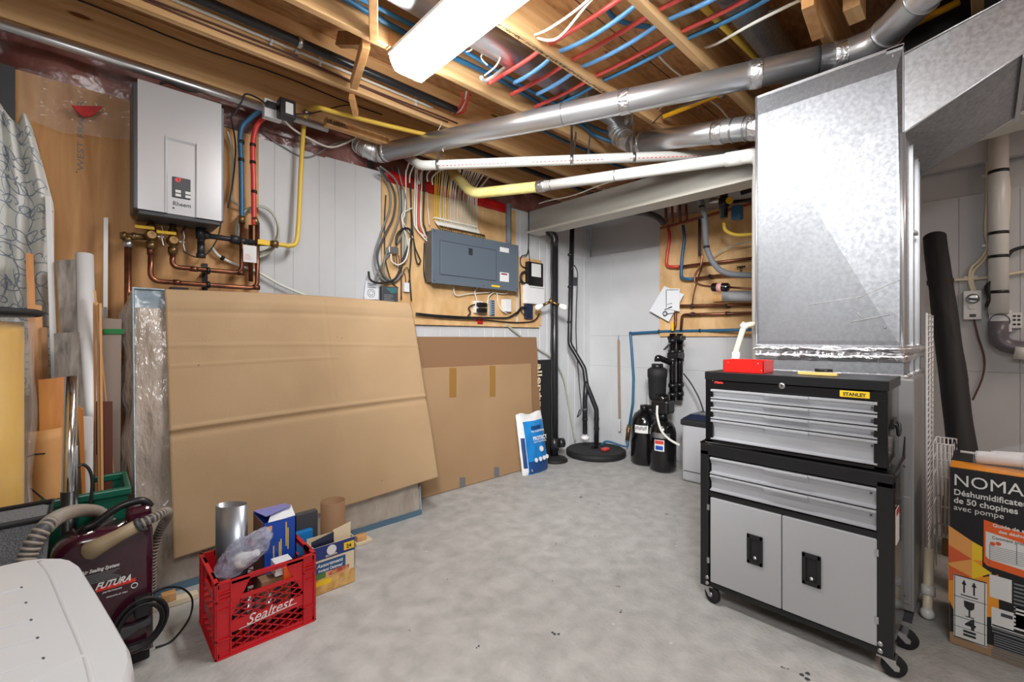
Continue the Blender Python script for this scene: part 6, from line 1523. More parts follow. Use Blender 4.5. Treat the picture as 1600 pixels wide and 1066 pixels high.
# lower cabinet
lv0, lv1 = tv0-.012, tv1+.014
bz0 = .072
MB().box((TU+.012, lv0+.004, bz0+.02), (tb+.01, lv1-.004, .66)).build('lower_body', M['blackg'], t, bevel=.003)
mb = MB().box((TU-.012, lv0, bz0), (TU+.03, lv0+.046, .665)).box((TU-.012, lv1-.036, bz0), (TU+.03, lv1, .665)).box((TU-.012, lv0, .645), (TU+.03, lv1, .693)).box((TU-.006, lv0, bz0+.0), (TU+.03, lv1, .094)).box((TU-.006, lv0+.03, .466), (TU+.02, lv1-.03, .487))
mb.build('lower_frame', M['black'], t, bevel=.003)
MB().prism([(TU-.012, lv0, .693), (tb+.01, lv0, .693), (tb+.01, lv0, .775), (tb-.05, lv0, .712), (TU-.012, lv0, .70)], (0, .004, 0)).build('tray_lip', M['black'], t)
MB().prism([(TU-.012, lv1, .693), (tb+.01, lv1, .693), (tb+.01, lv1, .775), (tb-.05, lv1, .712), (TU-.012, lv1, .70)], (0, -.004, 0)).build('tray_lip', M['black'], t)
dvL, dvR = Vx(1111, TU), Vx(1371, TU)
pc0, pc1 = Vx(1200, TU), Vx(1258, TU)
def drawer(z0_, z1_, yL, yR, U_):
    mb = MB(); h_ = z1_-z0_; dr_ = min(h_-.009, .034)
    def prof(y0_, y1_, o):     # rolled pull above, face raked back beneath it, lip turned out at the foot
        p = [(U_+.018, z1_), (U_-o+.004, z1_), (U_-o, z1_-.003), (U_-o, z1_-.009), (U_-o+.004, z1_-.0095), (U_+.0135, z1_-dr_), (U_+.0135, z0_+.009), (U_-.005, z0_+.0035), (U_-.005, z0_), (U_+.018, z0_)]
        mb.prism([(u, y0_, z) for u, z in p], (0, y1_-y0_, 0))
    prof(yL, pc0+.012, .005); prof(pc0+.012, pc1-.012, .013); prof(pc1-.012, yR, .005)
    d_ = mb.build('drawer', M['silver'], t)
    MB().box((U_+.002, yR+.012, z1_-.024), (U_+.010, yR+.018, z1_-.018)).build('latch_dot', M['dgrey'], d_)
for z0_, z1_ in ((.8935, .933), (.850, .8885), (.806, .845), (.7165, .801)): drawer(z0_, z1_, dvL, dvR, TU)
for z0_, z1_ in ((.568, .638), (.495, .562)): drawer(z0_, z1_, Vx(1111, TU), Vx(1370, TU), TU-.008)
# doors
dl, dm, dr0 = Vx(1110, TU-.01), Vx(1221.5, TU-.01), Vx(1371, TU-.01)
for (ya, yb, hx0_, hx1_, hy0, hy1, nm) in ((dl, dm+.0015, 1167, 1192, 831, 888, 'left'), (dm-.0015, dr0, 1253, 1283, 860, 922, 'right')):
    d_ = MB().box((TU-.012, ya, .0985), (TU+.006, yb, .464)).build('door', M['doorg'], t, bevel=.003)
    a_, b_ = PU(hx0_, (hy0+hy1)/2, TU-.014), PU(hx1_, (hy0+hy1)/2, TU-.014)
    zc_ = .305; hh = .060; ya_, yb_ = a_.y, b_.y; zc_ = (PU((hx0_+hx1_)/2, (hy0+hy1)/2, TU-.014)).z
    mb = MB().box((TU-.019, ya_, zc_-hh), (TU-.012, ya_-.014, zc_+hh)).box((TU-.019, yb_, zc_-hh), (TU-.012, yb_+.014, zc_+hh)).box((TU-.019, ya_, zc_+hh-.018), (TU-.012, yb_, zc_+hh)).box((TU-.019, ya_, zc_-hh), (TU-.012, yb_, zc_-hh+.018))
    h_ = mb.build('handle_frame', M['black'], d_, bevel=.004)
    MB().box((TU-.0125, ya_-.012, zc_-hh+.014), (TU-.0115, yb_+.012, zc_+hh-.014)).build('handle_recess', M['blackm'], d_)
    MB().lathe([(.008, 0), (.007, .003), (.0, .004)], ((TU-.013), (ya_+yb_)/2, zc_-hh+.026), 14, (-1, 0, 0)).build('latch', M['zinc'], d_)
mb = MB()
for y_ in (lv1-.037, lv0+.043):
    for z_ in (.19, .42): mb.box((TU-.016, y_-.004, z_-.012), (TU-.010, y_+.006, z_+.012))
mb.build('hinge', M['zinc'], t)
mb = MB()
for y_ in (lv1-.03, lv0+.035):
    for z_ in (.088, .112): mb.sph((TU-.012, y_, z_), .0085, 10, (.5, 1, 1))
mb.build('rivet', M['zinc'], t)
# lock, badges
q = PU(1222, 603, TU-.004); t_ = MB().lathe([(.012, 0), (.012, .004), (.008, .006)], q, 16, (-1, 0, 0)).build('lock', M['zinc'], t); MB().box(q+Vector((-.0075, -.0018, -.004)), q+Vector((-.006, .0018, .004))).build('keyhole', M['ink'], t_)
a_, b_ = PU(1312, 609, TU-.002), PU(1359, 621, TU-.002); zc_ = (PU(1335, 616.5, TU-.002)).z
bd = MB().box((TU-.004, a_.y, zc_-.0115), (TU-.001, b_.y, zc_+.0115)).build('name_badge', M['yprint'], t, bevel=.002)
text('STANLEY', M['ink'], bd, (TU-.0045, a_.y-.010, zc_-.006), (0, -1, 0), (0, 0, 1), .017, width=abs(b_.y-a_.y)-.020, bold=.0004)
q = PU(1116, 599, TU-.003); text('///Waterloo', M['red'], t, q, (0, -1, 0), (0, 0, 1), .014, width=.038, bold=.0005, font_shear=.3)
# side handle and label
q = Vector((TU+.14, tv0+.004, .83)); MB().tube(spline([q+Vector((-.035, 0, .02)), q+Vector((-.033, -.012, .01)), q+Vector((-.02, -.014, -.02)), q+Vector((.02, -.014, -.02)), q+Vector((.033, -.012, .01)), q+Vector((.035, 0, .02))], 5), .005, 8).box(q+Vector((-.04, -.004, .0)), q+Vector((.04, .002, .035))).build('side_handle', M['black'], t)
MB().box((TU+.05, lv0-.001, .44), (TU+.12, lv0+.002, .56)).build('side_label', M['label'], t); MB().box((TU+.05, lv0-.0016, .54), (TU+.12, lv0-.0005, .56)).build('side_label_band', M['red'], t)
# casters
def caster(x, y, ang):
    c_ = Vector((x, y, 0)); d_ = Vector((math.cos(ang), math.sin(ang), 0)); n_ = Vector((-d_.y, d_.x, 0)); ax_ = c_+d_*.02+Vector((0, 0, .037))
    w_ = MB().lathe([(.014, -.012), (.032, -.012), (.036, -.008), (.036, .008), (.032, .012), (.014, .012)], ax_, 26, n_).build('caster_wheel', M['rubber'], t)
    MB().cyl(ax_-n_*.016, ax_+n_*.016, .009).build('axle', M['zinc'], w_)
    mb = MB()
    for s_ in (-1, 1): mb.prism([ax_+n_*(.015*s_)+Vector((0, 0, -.010))-d_*.006, ax_+n_*(.015*s_)+Vector((0, 0, -.010))+d_*.008, c_+n_*(.015*s_)+d_*.012+Vector((0, 0, .068)), c_+n_*(.015*s_)-d_*.024+Vector((0, 0, .068))], n_*(.002*s_))
    mb.box(c_+Vector((-.026, -.026, .068)), c_+Vector((.026, .026, .073))); mb.build('caster_fork', M['zinc'], w_)
caster(TU+.02, lv1-.025, 1.2-PI); caster(TU+.015, lv0+.02, -1.0); caster(TU+.25, lv1-.03, .8); caster(TU+.23, lv0+.01, -1.2)
# red tray on top
def TT(px, py): return PZ(px, py, tz1)
ra = Vector((2.02, Vx(1130, 2.02), tz1)); rb_ = Vector((2.02, Vx(1193, 2.02), tz1))
t = thing('red_metal_tray', ((ra.x+.06), (ra.y+rb_.y)/2, tz1), 'open red metal tray standing on the tool chest top', 'tray')
hh = .052; x0_, x1_, y0_, y1_ = 2.02, 2.145, rb_.y, ra.y; w_ = .0025
MB().box((x0_, y0_, tz1+.001), (x1_, y1_, tz1+.004)).box((x0_, y0_, tz1+.004), (x0_+w_, y1_, tz1+hh)).box((x1_-w_, y0_, tz1+.004), (x1_, y1_, tz1+hh)).box((x0_, y0_, tz1+.004), (x1_, y0_+w_, tz1+hh)).box((x0_, y1_-w_, tz1+.004), (x1_, y1_, tz1+hh)).build('tray_body', M['redmet'], t)
for y_, z_ in ((y1_-.02, .04), (y0_+.02, .04), (y0_+.008, .012)): MB().sph((x0_-.001, y_, tz1+z_), .0025, 8).build('rivet', M['zinc'], t)
# pencil-like wooden piece + marker
a_, b_ = PZ(1246, 578.5, tz1+.006), PZ(1308, 583.5, tz1+.006)
a_ = Vector((2.06, Vx(1246, 2.06), tz1+.0075)); b_ = Vector((2.06, Vx(1309, 2.06), tz1+.0075))
one(MB().prism([a_+Vector((.0, 0, -.006)), a_.lerp(b_, .4)+Vector((-.014, 0, -.006)), b_+Vector((-.014, 0, -.006)), b_+Vector((.014, 0, -.006)), a_.lerp(b_, .4)+Vector((.014, 0, -.006))], (0, 0, .012)), 'wood_wedge', mat('pale wood', (226, 196, 116), .5), 'small pale wooden wedge lying on the tool chest top', 'wedge', bevel=.002)
c_ = a_.lerp(b_, .45)+Vector((0, 0, .0135)); d_ = a_.lerp(b_, .88)+Vector((.003, 0, .0135))
one(MB().cyl(c_, d_, .0062, n=12), 'marker_pen', M['black'], 'black marker lying on the wooden wedge', 'pen')
one(MB().box((2.30, .35, tz1+.003), (2.36, .36, tz1+.006)), 'paper_scrap', M['label'], 'thin paper scrap behind the wedge on the chest top', 'paper') if False else None
# ================================================================ foreground: white tote
tz = .62
t = thing('storage_tote', (-.3, 1.25, 0), 'big white plastic storage tote with ribbed lid in the lower left foreground', 'tote')
LP = [PZ(px, py, tz) for px, py in ((-60, 897), (0, 882), (40, 873), (66, 870), (98, 870), (112, 873), (126, 882), (154, 926), (182, 972), (206, 1014), (210, 1036), (205, 1058), (190, 1100))]
LP = [Vector((p.x, p.y, 0)) for p in LP]+[Vector((-.05, .80, 0)), Vector((-.62, .98, 0)), Vector((-.72, 1.70, 0))]
LC = sum(LP, Vector())/len(LP); NL = len(LP)
mb = MB(); rings = ((1.0, tz-.085), (1.012, tz-.07), (1.0, tz-.02), (.985, tz-.007), (.955, tz), (.0, tz))
vs = []
for sc_k, z_ in rings[:-1]: vs += [Vector((LC.x+(p.x-LC.x)*sc_k, LC.y+(p.y-LC.y)*sc_k, z_)) for p in LP]
mb.add(vs, [(r_*NL+(k+1) % NL, r_*NL+k, (r_+1)*NL+k, (r_+1)*NL+(k+1) % NL) for r_ in range(4) for k in range(NL)], True)
mb.add(vs[-NL:], [tuple(range(NL))[::-1]])
mb.build('lid', M['tote'], t)
rb = MB(); pin = MB()
for y0_, x1_, y1_ in ((928, 33, 919), (953, 40, 943), (982, 48, 970), (1014, 58, 998), (1054, 67, 1030)):
    a_, b_ = PZ(-25, y0_+(y0_-y1_)*25/x1_, tz), PZ(x1_, y1_, tz); MB().bar(a_, b_, .007, .004).build('lid_rib', M['tote'], t, bevel=.0015); MB().sph(b_+Vector((0, 0, .0005)), .0028, 8).build('rib_dimple', M['dgrey'], t)
rb.bar(PZ(40, 1070, tz), PZ(132, 1024, tz), .007, .004)
rb.build('lid_rib', M['tote'], t, bevel=.0015)
MB().tube(spline([PZ(62, 880, tz-.004), PZ(78, 900, tz-.004), PZ(102, 955, tz-.004), PZ(132, 1025, tz-.004), PZ(146, 1080, tz-.004)], 5), .006, 8).build('lid_ridge', M['tote'], t)
vs = [Vector((LC.x+(p.x-LC.x)*q_, LC.y+(p.y-LC.y)*q_, z_)) for q_, z_ in ((.84, .002), (.95, tz-.06)) for p in LP]
MB().add(vs, [(k, (k+1) % NL, NL+(k+1) % NL, NL+k) for k in range(NL)]+[tuple(range(NL))[::-1]]).build('chest_body', M['tote'], t)
# ================================================================ vacuum cleaner
VF, VBk = 2.06, 2.21
vx0, vx1 = Ux(76, VF), Ux(240, VF); vtop = PV(150, 835, VF).z; vz0 = .03
t = thing('canister_vacuum', ((vx0+vx1)/2, 2.13, 0), 'burgundy upright canister vacuum cleaner with coiled cord and taupe hose', 'vacuum cleaner')
def vprof(i):
    r = .07; out = []; x0_, x1_, z0_, z1_ = vx0+i, vx1-i, vz0+i, vtop-i
    for (cx_, cz_, a0) in ((x1_-r*.5, z1_-r*.5, 0), (x0_+r, z1_-r, 90)):
        rr_ = r*.5 if a0 == 0 else r
        for k in range(8): th = math.radians(a0+90*k/7); out.append((cx_+rr_*math.cos(th), cz_+rr_*math.sin(th)))
    out += [(x0_, z0_), (x1_, z0_)]
    return out
mb = MB(); rings = [(.02, VF), (.006, VF+.006), (0, VF+.02), (0, VBk-.03), (.01, VBk), (.03, VBk+.004)]; vs = []
for i, y_ in rings: vs += [(x, y_, z) for x, z in vprof(i)]
n = 18; fs = [(r_*n+(k+1) % n, r_*n+k, (r_+1)*n+k, (r_+1)*n+(k+1) % n) for r_ in range(len(rings)-1) for k in range(n)]
mb.add(vs, fs, True); mb.add(vs[:n], [tuple(range(n))]); mb.add(vs[-n:], [tuple(range(n))[::-1]])
mb.build('body_shell', M['burg'], t)
MB().box((vx0+.02, VF+.01, .0), (vx1-.01, VBk-.01, .035)).build('foot', M['blackm'], t, bevel=.005)
MB().box((vx1-.075, VF+.015, vtop-.01), (vx1-.002, VBk-.02, vtop+.055)).build('handle_post', M['burg'], t, bevel=.018, seg=3)
hz = vtop+.052
MB().tube(spline([(vx0+.07, VF+.05, vtop-.015), (vx0+.08, VF+.05, vtop+.01), (vx0+.11, VF+.05, vtop+.022), (vx1-.09, VF+.05, hz+.012), (vx1-.03, VF+.05, hz+.018), (vx1-.004, VF+.05, hz-.01)], 6), .013, 12).build('carry_handle', M['black'], t)
MB().tube(spline([(vx0+.075, VF+.03, vtop-.05), (vx0+.078, VF+.02, vtop-.01), (vx0+.10, VF+.03, vtop-.0), (vx0+.13, VF+.03, vtop-.02), (vx0+.19, VF+.04, vtop+.01)], 5), .006, 8).build('chrome_clip', M['steel'], t)
# lettering
def vt(s_, px, py, size, w_, m=M['label'], **k): return text(s_, m, t, PV(px, py, VF-.001), (1, 0, 0), (0, 0, 1), size, width=w_, **k)
vt('Air Sealing System', 126, 900, .016, .098, bold=.0005, font_shear=.3)
mb = MB(); lines(mb, PV(128, 903, VF-.001), (1, 0, 0), (0, 0, 1), .10, 6, .0055, .0022, .25); mb.build('small_print', M['inkg'], t)
a_, b_ = PV(150, 928, VF-.0008), PV(212, 910, VF-.0008); MB().box((a_.x, a_.y, a_.z+.004), (b_.x, a_.y+.0008, a_.z+.017)).build('red_stripe', mat('stripe red', (214, 44, 36), .35), t)
vt('FUTURA', 148, 923, .030, .092, bold=.0008, font_shear=.5)
text('performance', M['label'], t, PV(160, 928, VF-.0018), (1, 0, 0), (0, 0, 1), .009, width=.05, font_shear=.3)
text('electronic air clean', M['label'], t, PV(166, 935, VF-.0018), (1, 0, 0), (0, 0, 1), .008, width=.055)
q = PV(210, 915, VF-.002); MB().tube([q+Vector((.0085*math.cos(k*PI/8), 0, .0085*math.sin(k*PI/8))) for k in range(16)], .0015, 5, closed=True).build('round_logo', M['label'], t)
# hooks, nozzle, lower slot
a_ = PV(223, 940, VF-.02); MB().box((a_.x-.024, VF-.035, a_.z-.05), (a_.x+.022, VF, a_.z+.02)).build('cord_hook', M['black'], t, bevel=.006)
for k in range(6):
    ax_ = .060+.004*k; o_ = Vector((a_.x-.008, VF-.026-.006*(k % 3), a_.z-.082+.002*k)); pts = []
    for j in range(24):
        th = 2*PI*j/24; pts.append(o_+Vector((ax_*.95*math.cos(th)+.012*math.sin(th), -.004*math.sin(th*2), ax_*1.12*math.sin(th))))
    MB().tube(pts, .0042, 6, closed=True).build('cord_loop', M['wirek'], t)
a_, b_ = PV(190, 980, VF-.012), PV(236, 972, VF-.012)
MB().prism([(b_.x, VF-.022, b_.z+.02), (b_.x, VF-.022, b_.z-.005), (b_.x-.03, VF-.022, b_.z-.008), (b_.x-.09, VF-.022, b_.z-.035), (b_.x-.12, VF-.022, b_.z-.035), (b_.x-.12, VF-.022, b_.z+.02), (b_.x-.05, VF-.022, b_.z+.012)], (0, .022, 0)).build('crevice_tool', M['dgrey'], t, bevel=.004)
a_, b_ = PV(200, 1016, VF), PV(232, 1002, VF); MB().box((b_.x-.10, VF-.006, b_.z-.022), (b_.x, VF+.002, b_.z+.014)).build('power_pedal', M['blackm'], t, bevel=.004); MB().box((b_.x-.09, VF-.012, b_.z-.012), (b_.x-.01, VF-.004, b_.z+.006)).build('pedal_plate', M['panel'], t, bevel=.003)
# hose
def ribbed(path, r, m, nm, parent, pitch=.0135):
    """corrugated hose: pale rings over a dark inner tube"""
    P_ = [Vector(p) for p in path]; L_ = plen(P_); mb = MB().use(M['dgrey']); mb.tube(P_, r*.82, 12); mb.use(m)
    k = 0
    while k*pitch < L_-pitch:
        a_, _ = along(P_, k*pitch); c_, _ = along(P_, k*pitch+pitch*.62); mid = (a_+c_)/2
        d_ = (c_-a_).normalized(); mb.tube([a_, a_+d_*.002, mid, c_-d_*.002, c_], [r*.84, r*.98, r*1.02, r*.98, r*.84], 14); k += 1
    mb.build(nm, None, parent)
hp = [PV(30, 905, 1.70), PV(42, 870, 1.72), PV(56, 842, 1.73), PV(76, 819, 1.76), PV(98, 805, 1.90), PV(124, 798, 2.10), PV(152, 800, 2.245), PV(168, 812, 2.245), PV(172, 830, 2.25)]
ribbed(spline(hp, 10), .021, M['hose'], 'hose_left', t)
g0_, g1_ = PV(141, 861, VF-.035), PV(214, 822, VF-.05)
MB().tube([g0_+Vector((-.004, .02, -.012)), g0_, g0_.lerp(g1_, .25), g0_.lerp(g1_, .6), g1_], [.020, .030, .026, .022, .022], 20).build('hose_grip', M['wand'], t)
MB().tube([g1_, g1_+(g1_-g0_).normalized()*.012], .0235, 18).build('grip_collar', M['dgrey'], t)
ribbed(spline([g1_, PV(238, 810, 2.02), PV(258, 800, 2.08), PV(262, 806, 2.22), PV(250, 830, 2.28), PV(238, 870, 2.29), PV(236, 930, 2.30)], 10), .0175, M['hose'], 'hose_right', t)
# thin loose cord
pipe('hanging_cable', [PV(236, 928, 2.03), PV(262, 918, 2.10), PV(285, 920, 2.18), PV(300, 936, 2.22), PZ(296, 965, .02), PZ(270, 1000, .006), PZ(243, 1012, .006)], .0035, M['wirek'], 'thin black cord looping on the floor between vacuum and red crate', 'cable', sm=True)
# chrome wand
w0, w1 = PV(112, 588, 2.245), PV(107, 772, 2.245)
t = thing('chrome_wand', w1, 'chrome vacuum wand standing upright behind the vacuum', 'wand')
MB().lathe([(.0185, 0), (.0185, (w0-w1).length), (.016, (w0-w1).length), (.016, .1)], w1, 24, (w0-w1), False).build('wand_tube', M['steel'], t)
MB().cyl(w1+Vector((0, 0, .01)), Vector((w1.x-.004, 2.245, .01)), .021, n=18).build('wand_base', M['black'], t)
MB().box((w1.x+.018, 2.235, w1.z-.04), (w1.x+.024, 2.25, w1.z+.17)).build('clip_rod', M['steel'], t)
pipe('hanging_cable', [PV(121, 730, 2.24), PV(130, 726, 2.25), PV(140, 735, 2.25), PV(144, 755, 2.25), PV(141, 790, 2.25)], .005, M['wirek'], 'black cable arching beside the chrome wand', 'cable', sm=True)
# skirting offcuts under the mattress edge by the vacuum
p = PZ(268, 955, 0)
one(MB().box(p+Vector((-.10, .03, .001)), p+Vector((.10, .075, .025))), 'plaster_offcut', M['cream'], 'cream offcut lying on the floor behind the vacuum cord', 'offcut', bevel=.003)
one(MB().box(p+Vector((-.03, .03, .026)), p+Vector((.02, .07, .06))), 'wood_offcut', M['wood'], 'small wood block lying on the cream offcut', 'offcut', bevel=.003)
p = PZ(560, 852, 0)
one(MB().box(p+Vector((-.02, -.02, .001)), p+Vector((.075, .045, .02))), 'plaster_offcut', M['cream'], 'white offcut on the floor right of the cereal carton', 'offcut', bevel=.003)
one(MB().box(p+Vector((-.01, -.01, .021)), p+Vector((.045, .03, .05))), 'wood_offcut', M['wood'], 'small wood block on the white offcut beside the cereal carton', 'offcut', bevel=.003)
# ================================================================ red milk crate
cx0, cx1, cy0, cy1, ch = .332, .672, 1.885, 2.195, .276
t = thing('milk_crate', ((cx0+cx1)/2, (cy0+cy1)/2, 0), 'red plastic milk crate with white script lettering, full of odds and ends', 'crate')
th_ = .008
def side(org, X, N, W, front):
    """one lattice side of the crate: org lower-left, X along, N outward"""
    X = Vector(X); N = Vector(N); Z = Vector((0, 0, 1)); org = Vector(org); mb = MB()
    def pl(pts, t0=0, t1=th_): mb.prism([org+X*u+Z*z-N*t0 for u, z in pts], -N*(t1-t0))
    def rc_(u0, z0_, u1, z1_, t0=0, t1=th_): pl([(u0, z0_), (u1, z0_), (u1, z1_), (u0, z1_)], t0, t1)
    a = .045
    rc_(0, 0, W, .020); rc_(0, ch-.024, a+.06, ch); rc_(W-a-.06, ch-.024, W, ch); rc_(a, ch-.018, W-a, ch)
    rc_(0, .02, a, ch-.02, .002); rc_(W-a, .02, W, ch-.02, .002)
    # solid shoulders left and right of the hand hole
    for s_ in (0, 1):
        q = [(a, ch-.018), (a+.062, ch-.018), (a+.036, .205), (a, .135)]
        if s_: q = [(W-u, z) for u, z in q]
        pl(q, .002)
    rc_(a+.03, .192, W-a-.03, .206, 0)                   # bar under the hand hole
    rc_(a, .082, W-a, .122, .001)                        # lettering band
    # thick ribs and rims
    for z_ in (0, ch-.006, .066, .205): rc_(0, z_, a, z_+.004, -.005, 0); rc_(W-a, z_, W, z_+.004, -.005, 0)
    rc_(0, ch-.006, W, ch, -.006, 0); rc_(0, 0, W, .006, -.006, 0)
    for u in (0, a-.003, W-a, W-.004): rc_(u, 0, u+.004, ch, -.005, 0)
    for z_ in (.225, .235, .175, .21): rc_(.004, z_, a, z_+.003, -.004, 0); rc_(W-a, z_, W-.004, z_+.003, -.004, 0)
    fr_ = mb.build('side_frame', M['crate'], t)
    mb = MB()
    def lat(u0, u1, z0_, z1_, st, sl=.55):
        h_ = z1_-z0_
        for sg in (1, -1):
            k = -h_/sl
            while k < (u1-u0)+h_/sl:
                p0 = [k, 0.0]; p1 = [k+h_/sl, h_]
                if sg < 0: p0 = [k+h_/sl, 0.0]; p1 = [k, h_]
                q0, q1 = Vector((p0[0], p0[1])), Vector((p1[0], p1[1])); W_ = u1-u0
                def clip(q0, q1):
                    d_ = q1-q0; t0, t1 = 0, 1
                    if abs(d_.x) > 1e-9:
                        ta, tb = (0-q0.x)/d_.x, (W_-q0.x)/d_.x
                        t0, t1 = max(t0, min(ta, tb)), min(t1, max(ta, tb))
                    return (q0+d_*t0, q0+d_*t1) if t1 > t0+.02 else None
                c_ = clip(q0, q1)
                if c_: a_, b_ = c_; mb.bar(org+X*(u0+a_.x)+Z*(z0_+a_.y)-N*.004, org+X*(u0+b_.x)+Z*(z0_+b_.y)-N*.004, .0032, .006, N)
                k += st
    lat(a, W-a, .02, .082, .050, .5); lat(a, W-a, .122, .192, .050, .5)
    mb.build('side_lattice', M['crate'], t)
side((cx0, cy0, 0), (1, 0, 0), (0, -1, 0), cx1-cx0, True)
side((cx1, cy0, 0), (0, 1, 0), (1, 0, 0), cy1-cy0, False)
side((cx1, cy1, 0), (-1, 0, 0), (0, 1, 0), cx1-cx0, False)
side((cx0, cy1, 0), (0, -1, 0), (-1, 0, 0), cy1-cy0, False)
MB().box((cx0+.006, cy0+.006, .002), (cx1-.006, cy1-.006, .010)).build('base', M['crate'], t)
text('Sealtest', M['label'], t, (cx0+.092, cy0-.0018, .088), (1, 0, .06), (-.02, 0, 1), .052, width=.165, font_shear=.45)
MB().prism([(cx0+.07, cy0-.001, .083), (cx0+.27, cy0-.001, .0995), (cx0+.27, cy0-.001, .1015), (cx0+.07, cy0-.001, .085)], (0, -.0008, 0)).build('underline', M['label'], t)
# contents
pc = Vector((.425, 2.115, .012)); rd = Vector((SU, -CU, 0))
t = thing('vent_offcut', pc, 'oval galvanised vent pipe piece standing in the red crate', 'pipe')
mb = MB().ell(pc, pc+Vector((0, 0, .463)), .061, .036, rd, 36); mb.build('pipe_wall', mat('blued galvanised', (190, 198, 208), .34, .9, c2=(150, 158, 170), nscale=5, stretch=(3, 3, .6)), t, solid=.002)
MB().box(pc+rd*-.035+Vector((-.003, -.04, .0)), pc+rd*-.035+Vector((.001, -.032, .46))).build('lock_seam', M['zinc'], t)
bx0_, bx1_, by_, bz_ = .515, .640, 2.01, .40
t = thing('blue_carton', ((bx0_+bx1_)/2, by_+.05, .012), 'open blue carton with yellow printing sticking out of the red crate', 'carton')
MB().box((bx0_, by_, .012), (bx1_, by_+.004, bz_)).box((bx0_, by_+.146, .012), (bx1_, by_+.15, bz_+.012)).box((bx1_-.004, by_, .012), (bx1_, by_+.15, bz_)).box((bx0_, by_, .012), (bx1_, by_+.15, .016)).build('carton_body', M['boxblue'], t)
MB().box((bx0_-.001, by_, .012), (bx0_+.003, by_+.15, bz_)).build('side_panel', M['wireb'], t)
MB().prism([(bx0_, by_+.148, bz_+.01), (bx1_, by_+.148, bz_+.012), (bx1_-.01, by_+.03, bz_+.035), (bx0_+.02, by_+.04, bz_+.012)], (0, 0, .003)).build('top_flap', mat('lavender print', (128, 132, 200), .4), t)
MB().prism([(bx0_+.02, by_+.01, bz_-.005), (bx1_, by_+.01, bz_+.0), (bx1_-.004, by_+.05, bz_+.035), (bx0_+.04, by_+.05, bz_+.01)], (0, .003, 0)).build('white_flap', M['paper'], t)
mb = MB()
for x_, l_, z_ in ((.058, .085, .31), (.064, .075, .32), (.084, .10, .385), (.091, .09, .36), (.036, .05, .30)): mb.box((bx0_+x_, by_-.0008, z_-l_), (bx0_+x_+.004, by_, z_))
mb.build('yellow_print', M['yprint'], t)
MB().box((bx0_+.012, by_-.0008, bz_-.035), (bx0_+.032, by_, bz_-.015)).build('square_logo', M['orange3'], t)
# clear bag with bulb
t = thing('clear_bag', (.42, 1.97, .22), 'crumpled clear plastic bag with a light bulb inside on top of the red crate', 'bag')
bc_ = Vector((.435, 1.975, .318)); dx = (PV(412, 838, 2.0)-PV(330, 895, 1.96)).normalized()
def bagp(a_, b_):
    th = 2*PI*a_; ph = PI*b_; d_ = Vector((math.sin(ph)*math.cos(th), math.sin(ph)*math.sin(th), math.cos(ph)))
    n_ = 1+.22*noise.noise(d_*2.2+Vector((3, 1, 0)))+.10*noise.noise(d_*6)+.04*noise.noise(d_*15)
    return bc_+rd*(d_.x*.108*n_)+Vector((0, 0, d_.z*.066*n_+.065*d_.x*n_))+Vector((CU, SU, 0))*(d_.y*.055*n_)
MB().grid(64, 32, bagp).build('bag_film', M['clearb'], t)
b0_ = bc_+Vector((-.01, -.02, -.015)); MB().lathe([(.0, -.031), (.02, -.024), (.031, -.005), (.03, .012), (.018, .035), (.013, .05), (.013, .07)], b0_, 20, rd+Vector((0, 0, .5))).build('bulb', M['bulb'], t)
one(MB().box((.535, 1.925, .21), (.60, 1.985, .262)), 'white_packet', M['white'], 'small white carton in the crate below the clear bag', 'packet', bevel=.002)
one(MB().box((.49, 1.94, .04), (.60, 2.0, .20)), 'brown_packet', M['cardk'], 'brown packet inside the red crate behind its lattice', 'packet', bevel=.003)
one(MB().box((.56, 1.90, .19), (.60, 1.92, .245)), 'orange_packet', M['orange'], 'small orange and white packet seen through the crate hand hole', 'packet', bevel=.002)
random.seed(2)
t = thing('glass_bottle', (.625, 1.96, .012), 'dark glass jar standing in the right front corner of the crate', 'jar')
MB().lathe([(.03, 0), (.034, .006), (.034, .19), (.03, .205), (.026, .215), (.026, .235), (.0, .236)], (.632, 1.955, .012), 26).build('jar_body', mat('dark glass', (44, 22, 26), .08, trans=.2), t)
for k in range(6):
    x_ = .365+.035*k; one(MB().cyl((x_, 1.92+.02*(k % 2), .012), (x_+.01, 1.925+.02*(k % 2), .14+.02*(k % 3)), .014, n=12), 'spray_can', M['dgrey'] if k % 2 else M['zinc'], 'small metal can or jar seen dimly through the crate lattice', 'can', 'small cans low in the crate')
# ================================================================ cereal carton with cards
oy = 2.055; ox0, ox1 = .728, .918; oz = .215
t = thing('cereal_carton', ((ox0+ox1)/2, oy+.05, 0), 'open oatmeal carton with blue top band standing right of the red crate', 'carton')
MB().box((ox0, oy, .002), (ox1, oy+.003, oz)).box((ox0, oy+.085, .002), (ox1, oy+.088, oz+.015)).box((ox0, oy, .002), (ox0+.003, oy+.088, oz)).box((ox1-.003, oy, .002), (ox1, oy+.088, oz)).box((ox0, oy, .002), (ox1, oy+.088, .005)).build('carton_body', M['cream'], t)
def ob_(u0, z0_, u1, z1_, m, nm, off=.0008): MB().box((ox0+u0*(ox1-ox0), oy-off, z0_), (ox0+u1*(ox1-ox0), oy, z1_)).build(nm, m, t)
ob_(0, .155, 1, oz, mat('oat navy', (30, 52, 120), .4), 'blue_band'); ob_(.03, .095, .76, .145, mat('oat blue', (34, 84, 130), .4), 'title_panel', .0012)
ob_(0, .002, 1, .07, M['tan'], 'grain_picture'); ob_(0, .07, .28, .094, mat('oat green', (86, 130, 60), .5), 'green_band'); ob_(.28, .072, .85, .095, mat('berry red', (176, 58, 40), .5, c2=(220, 170, 120), nscale=40), 'berry_picture'); ob_(.05, .04, .42, .062, M['yprint'], 'yellow_flash', .0012)
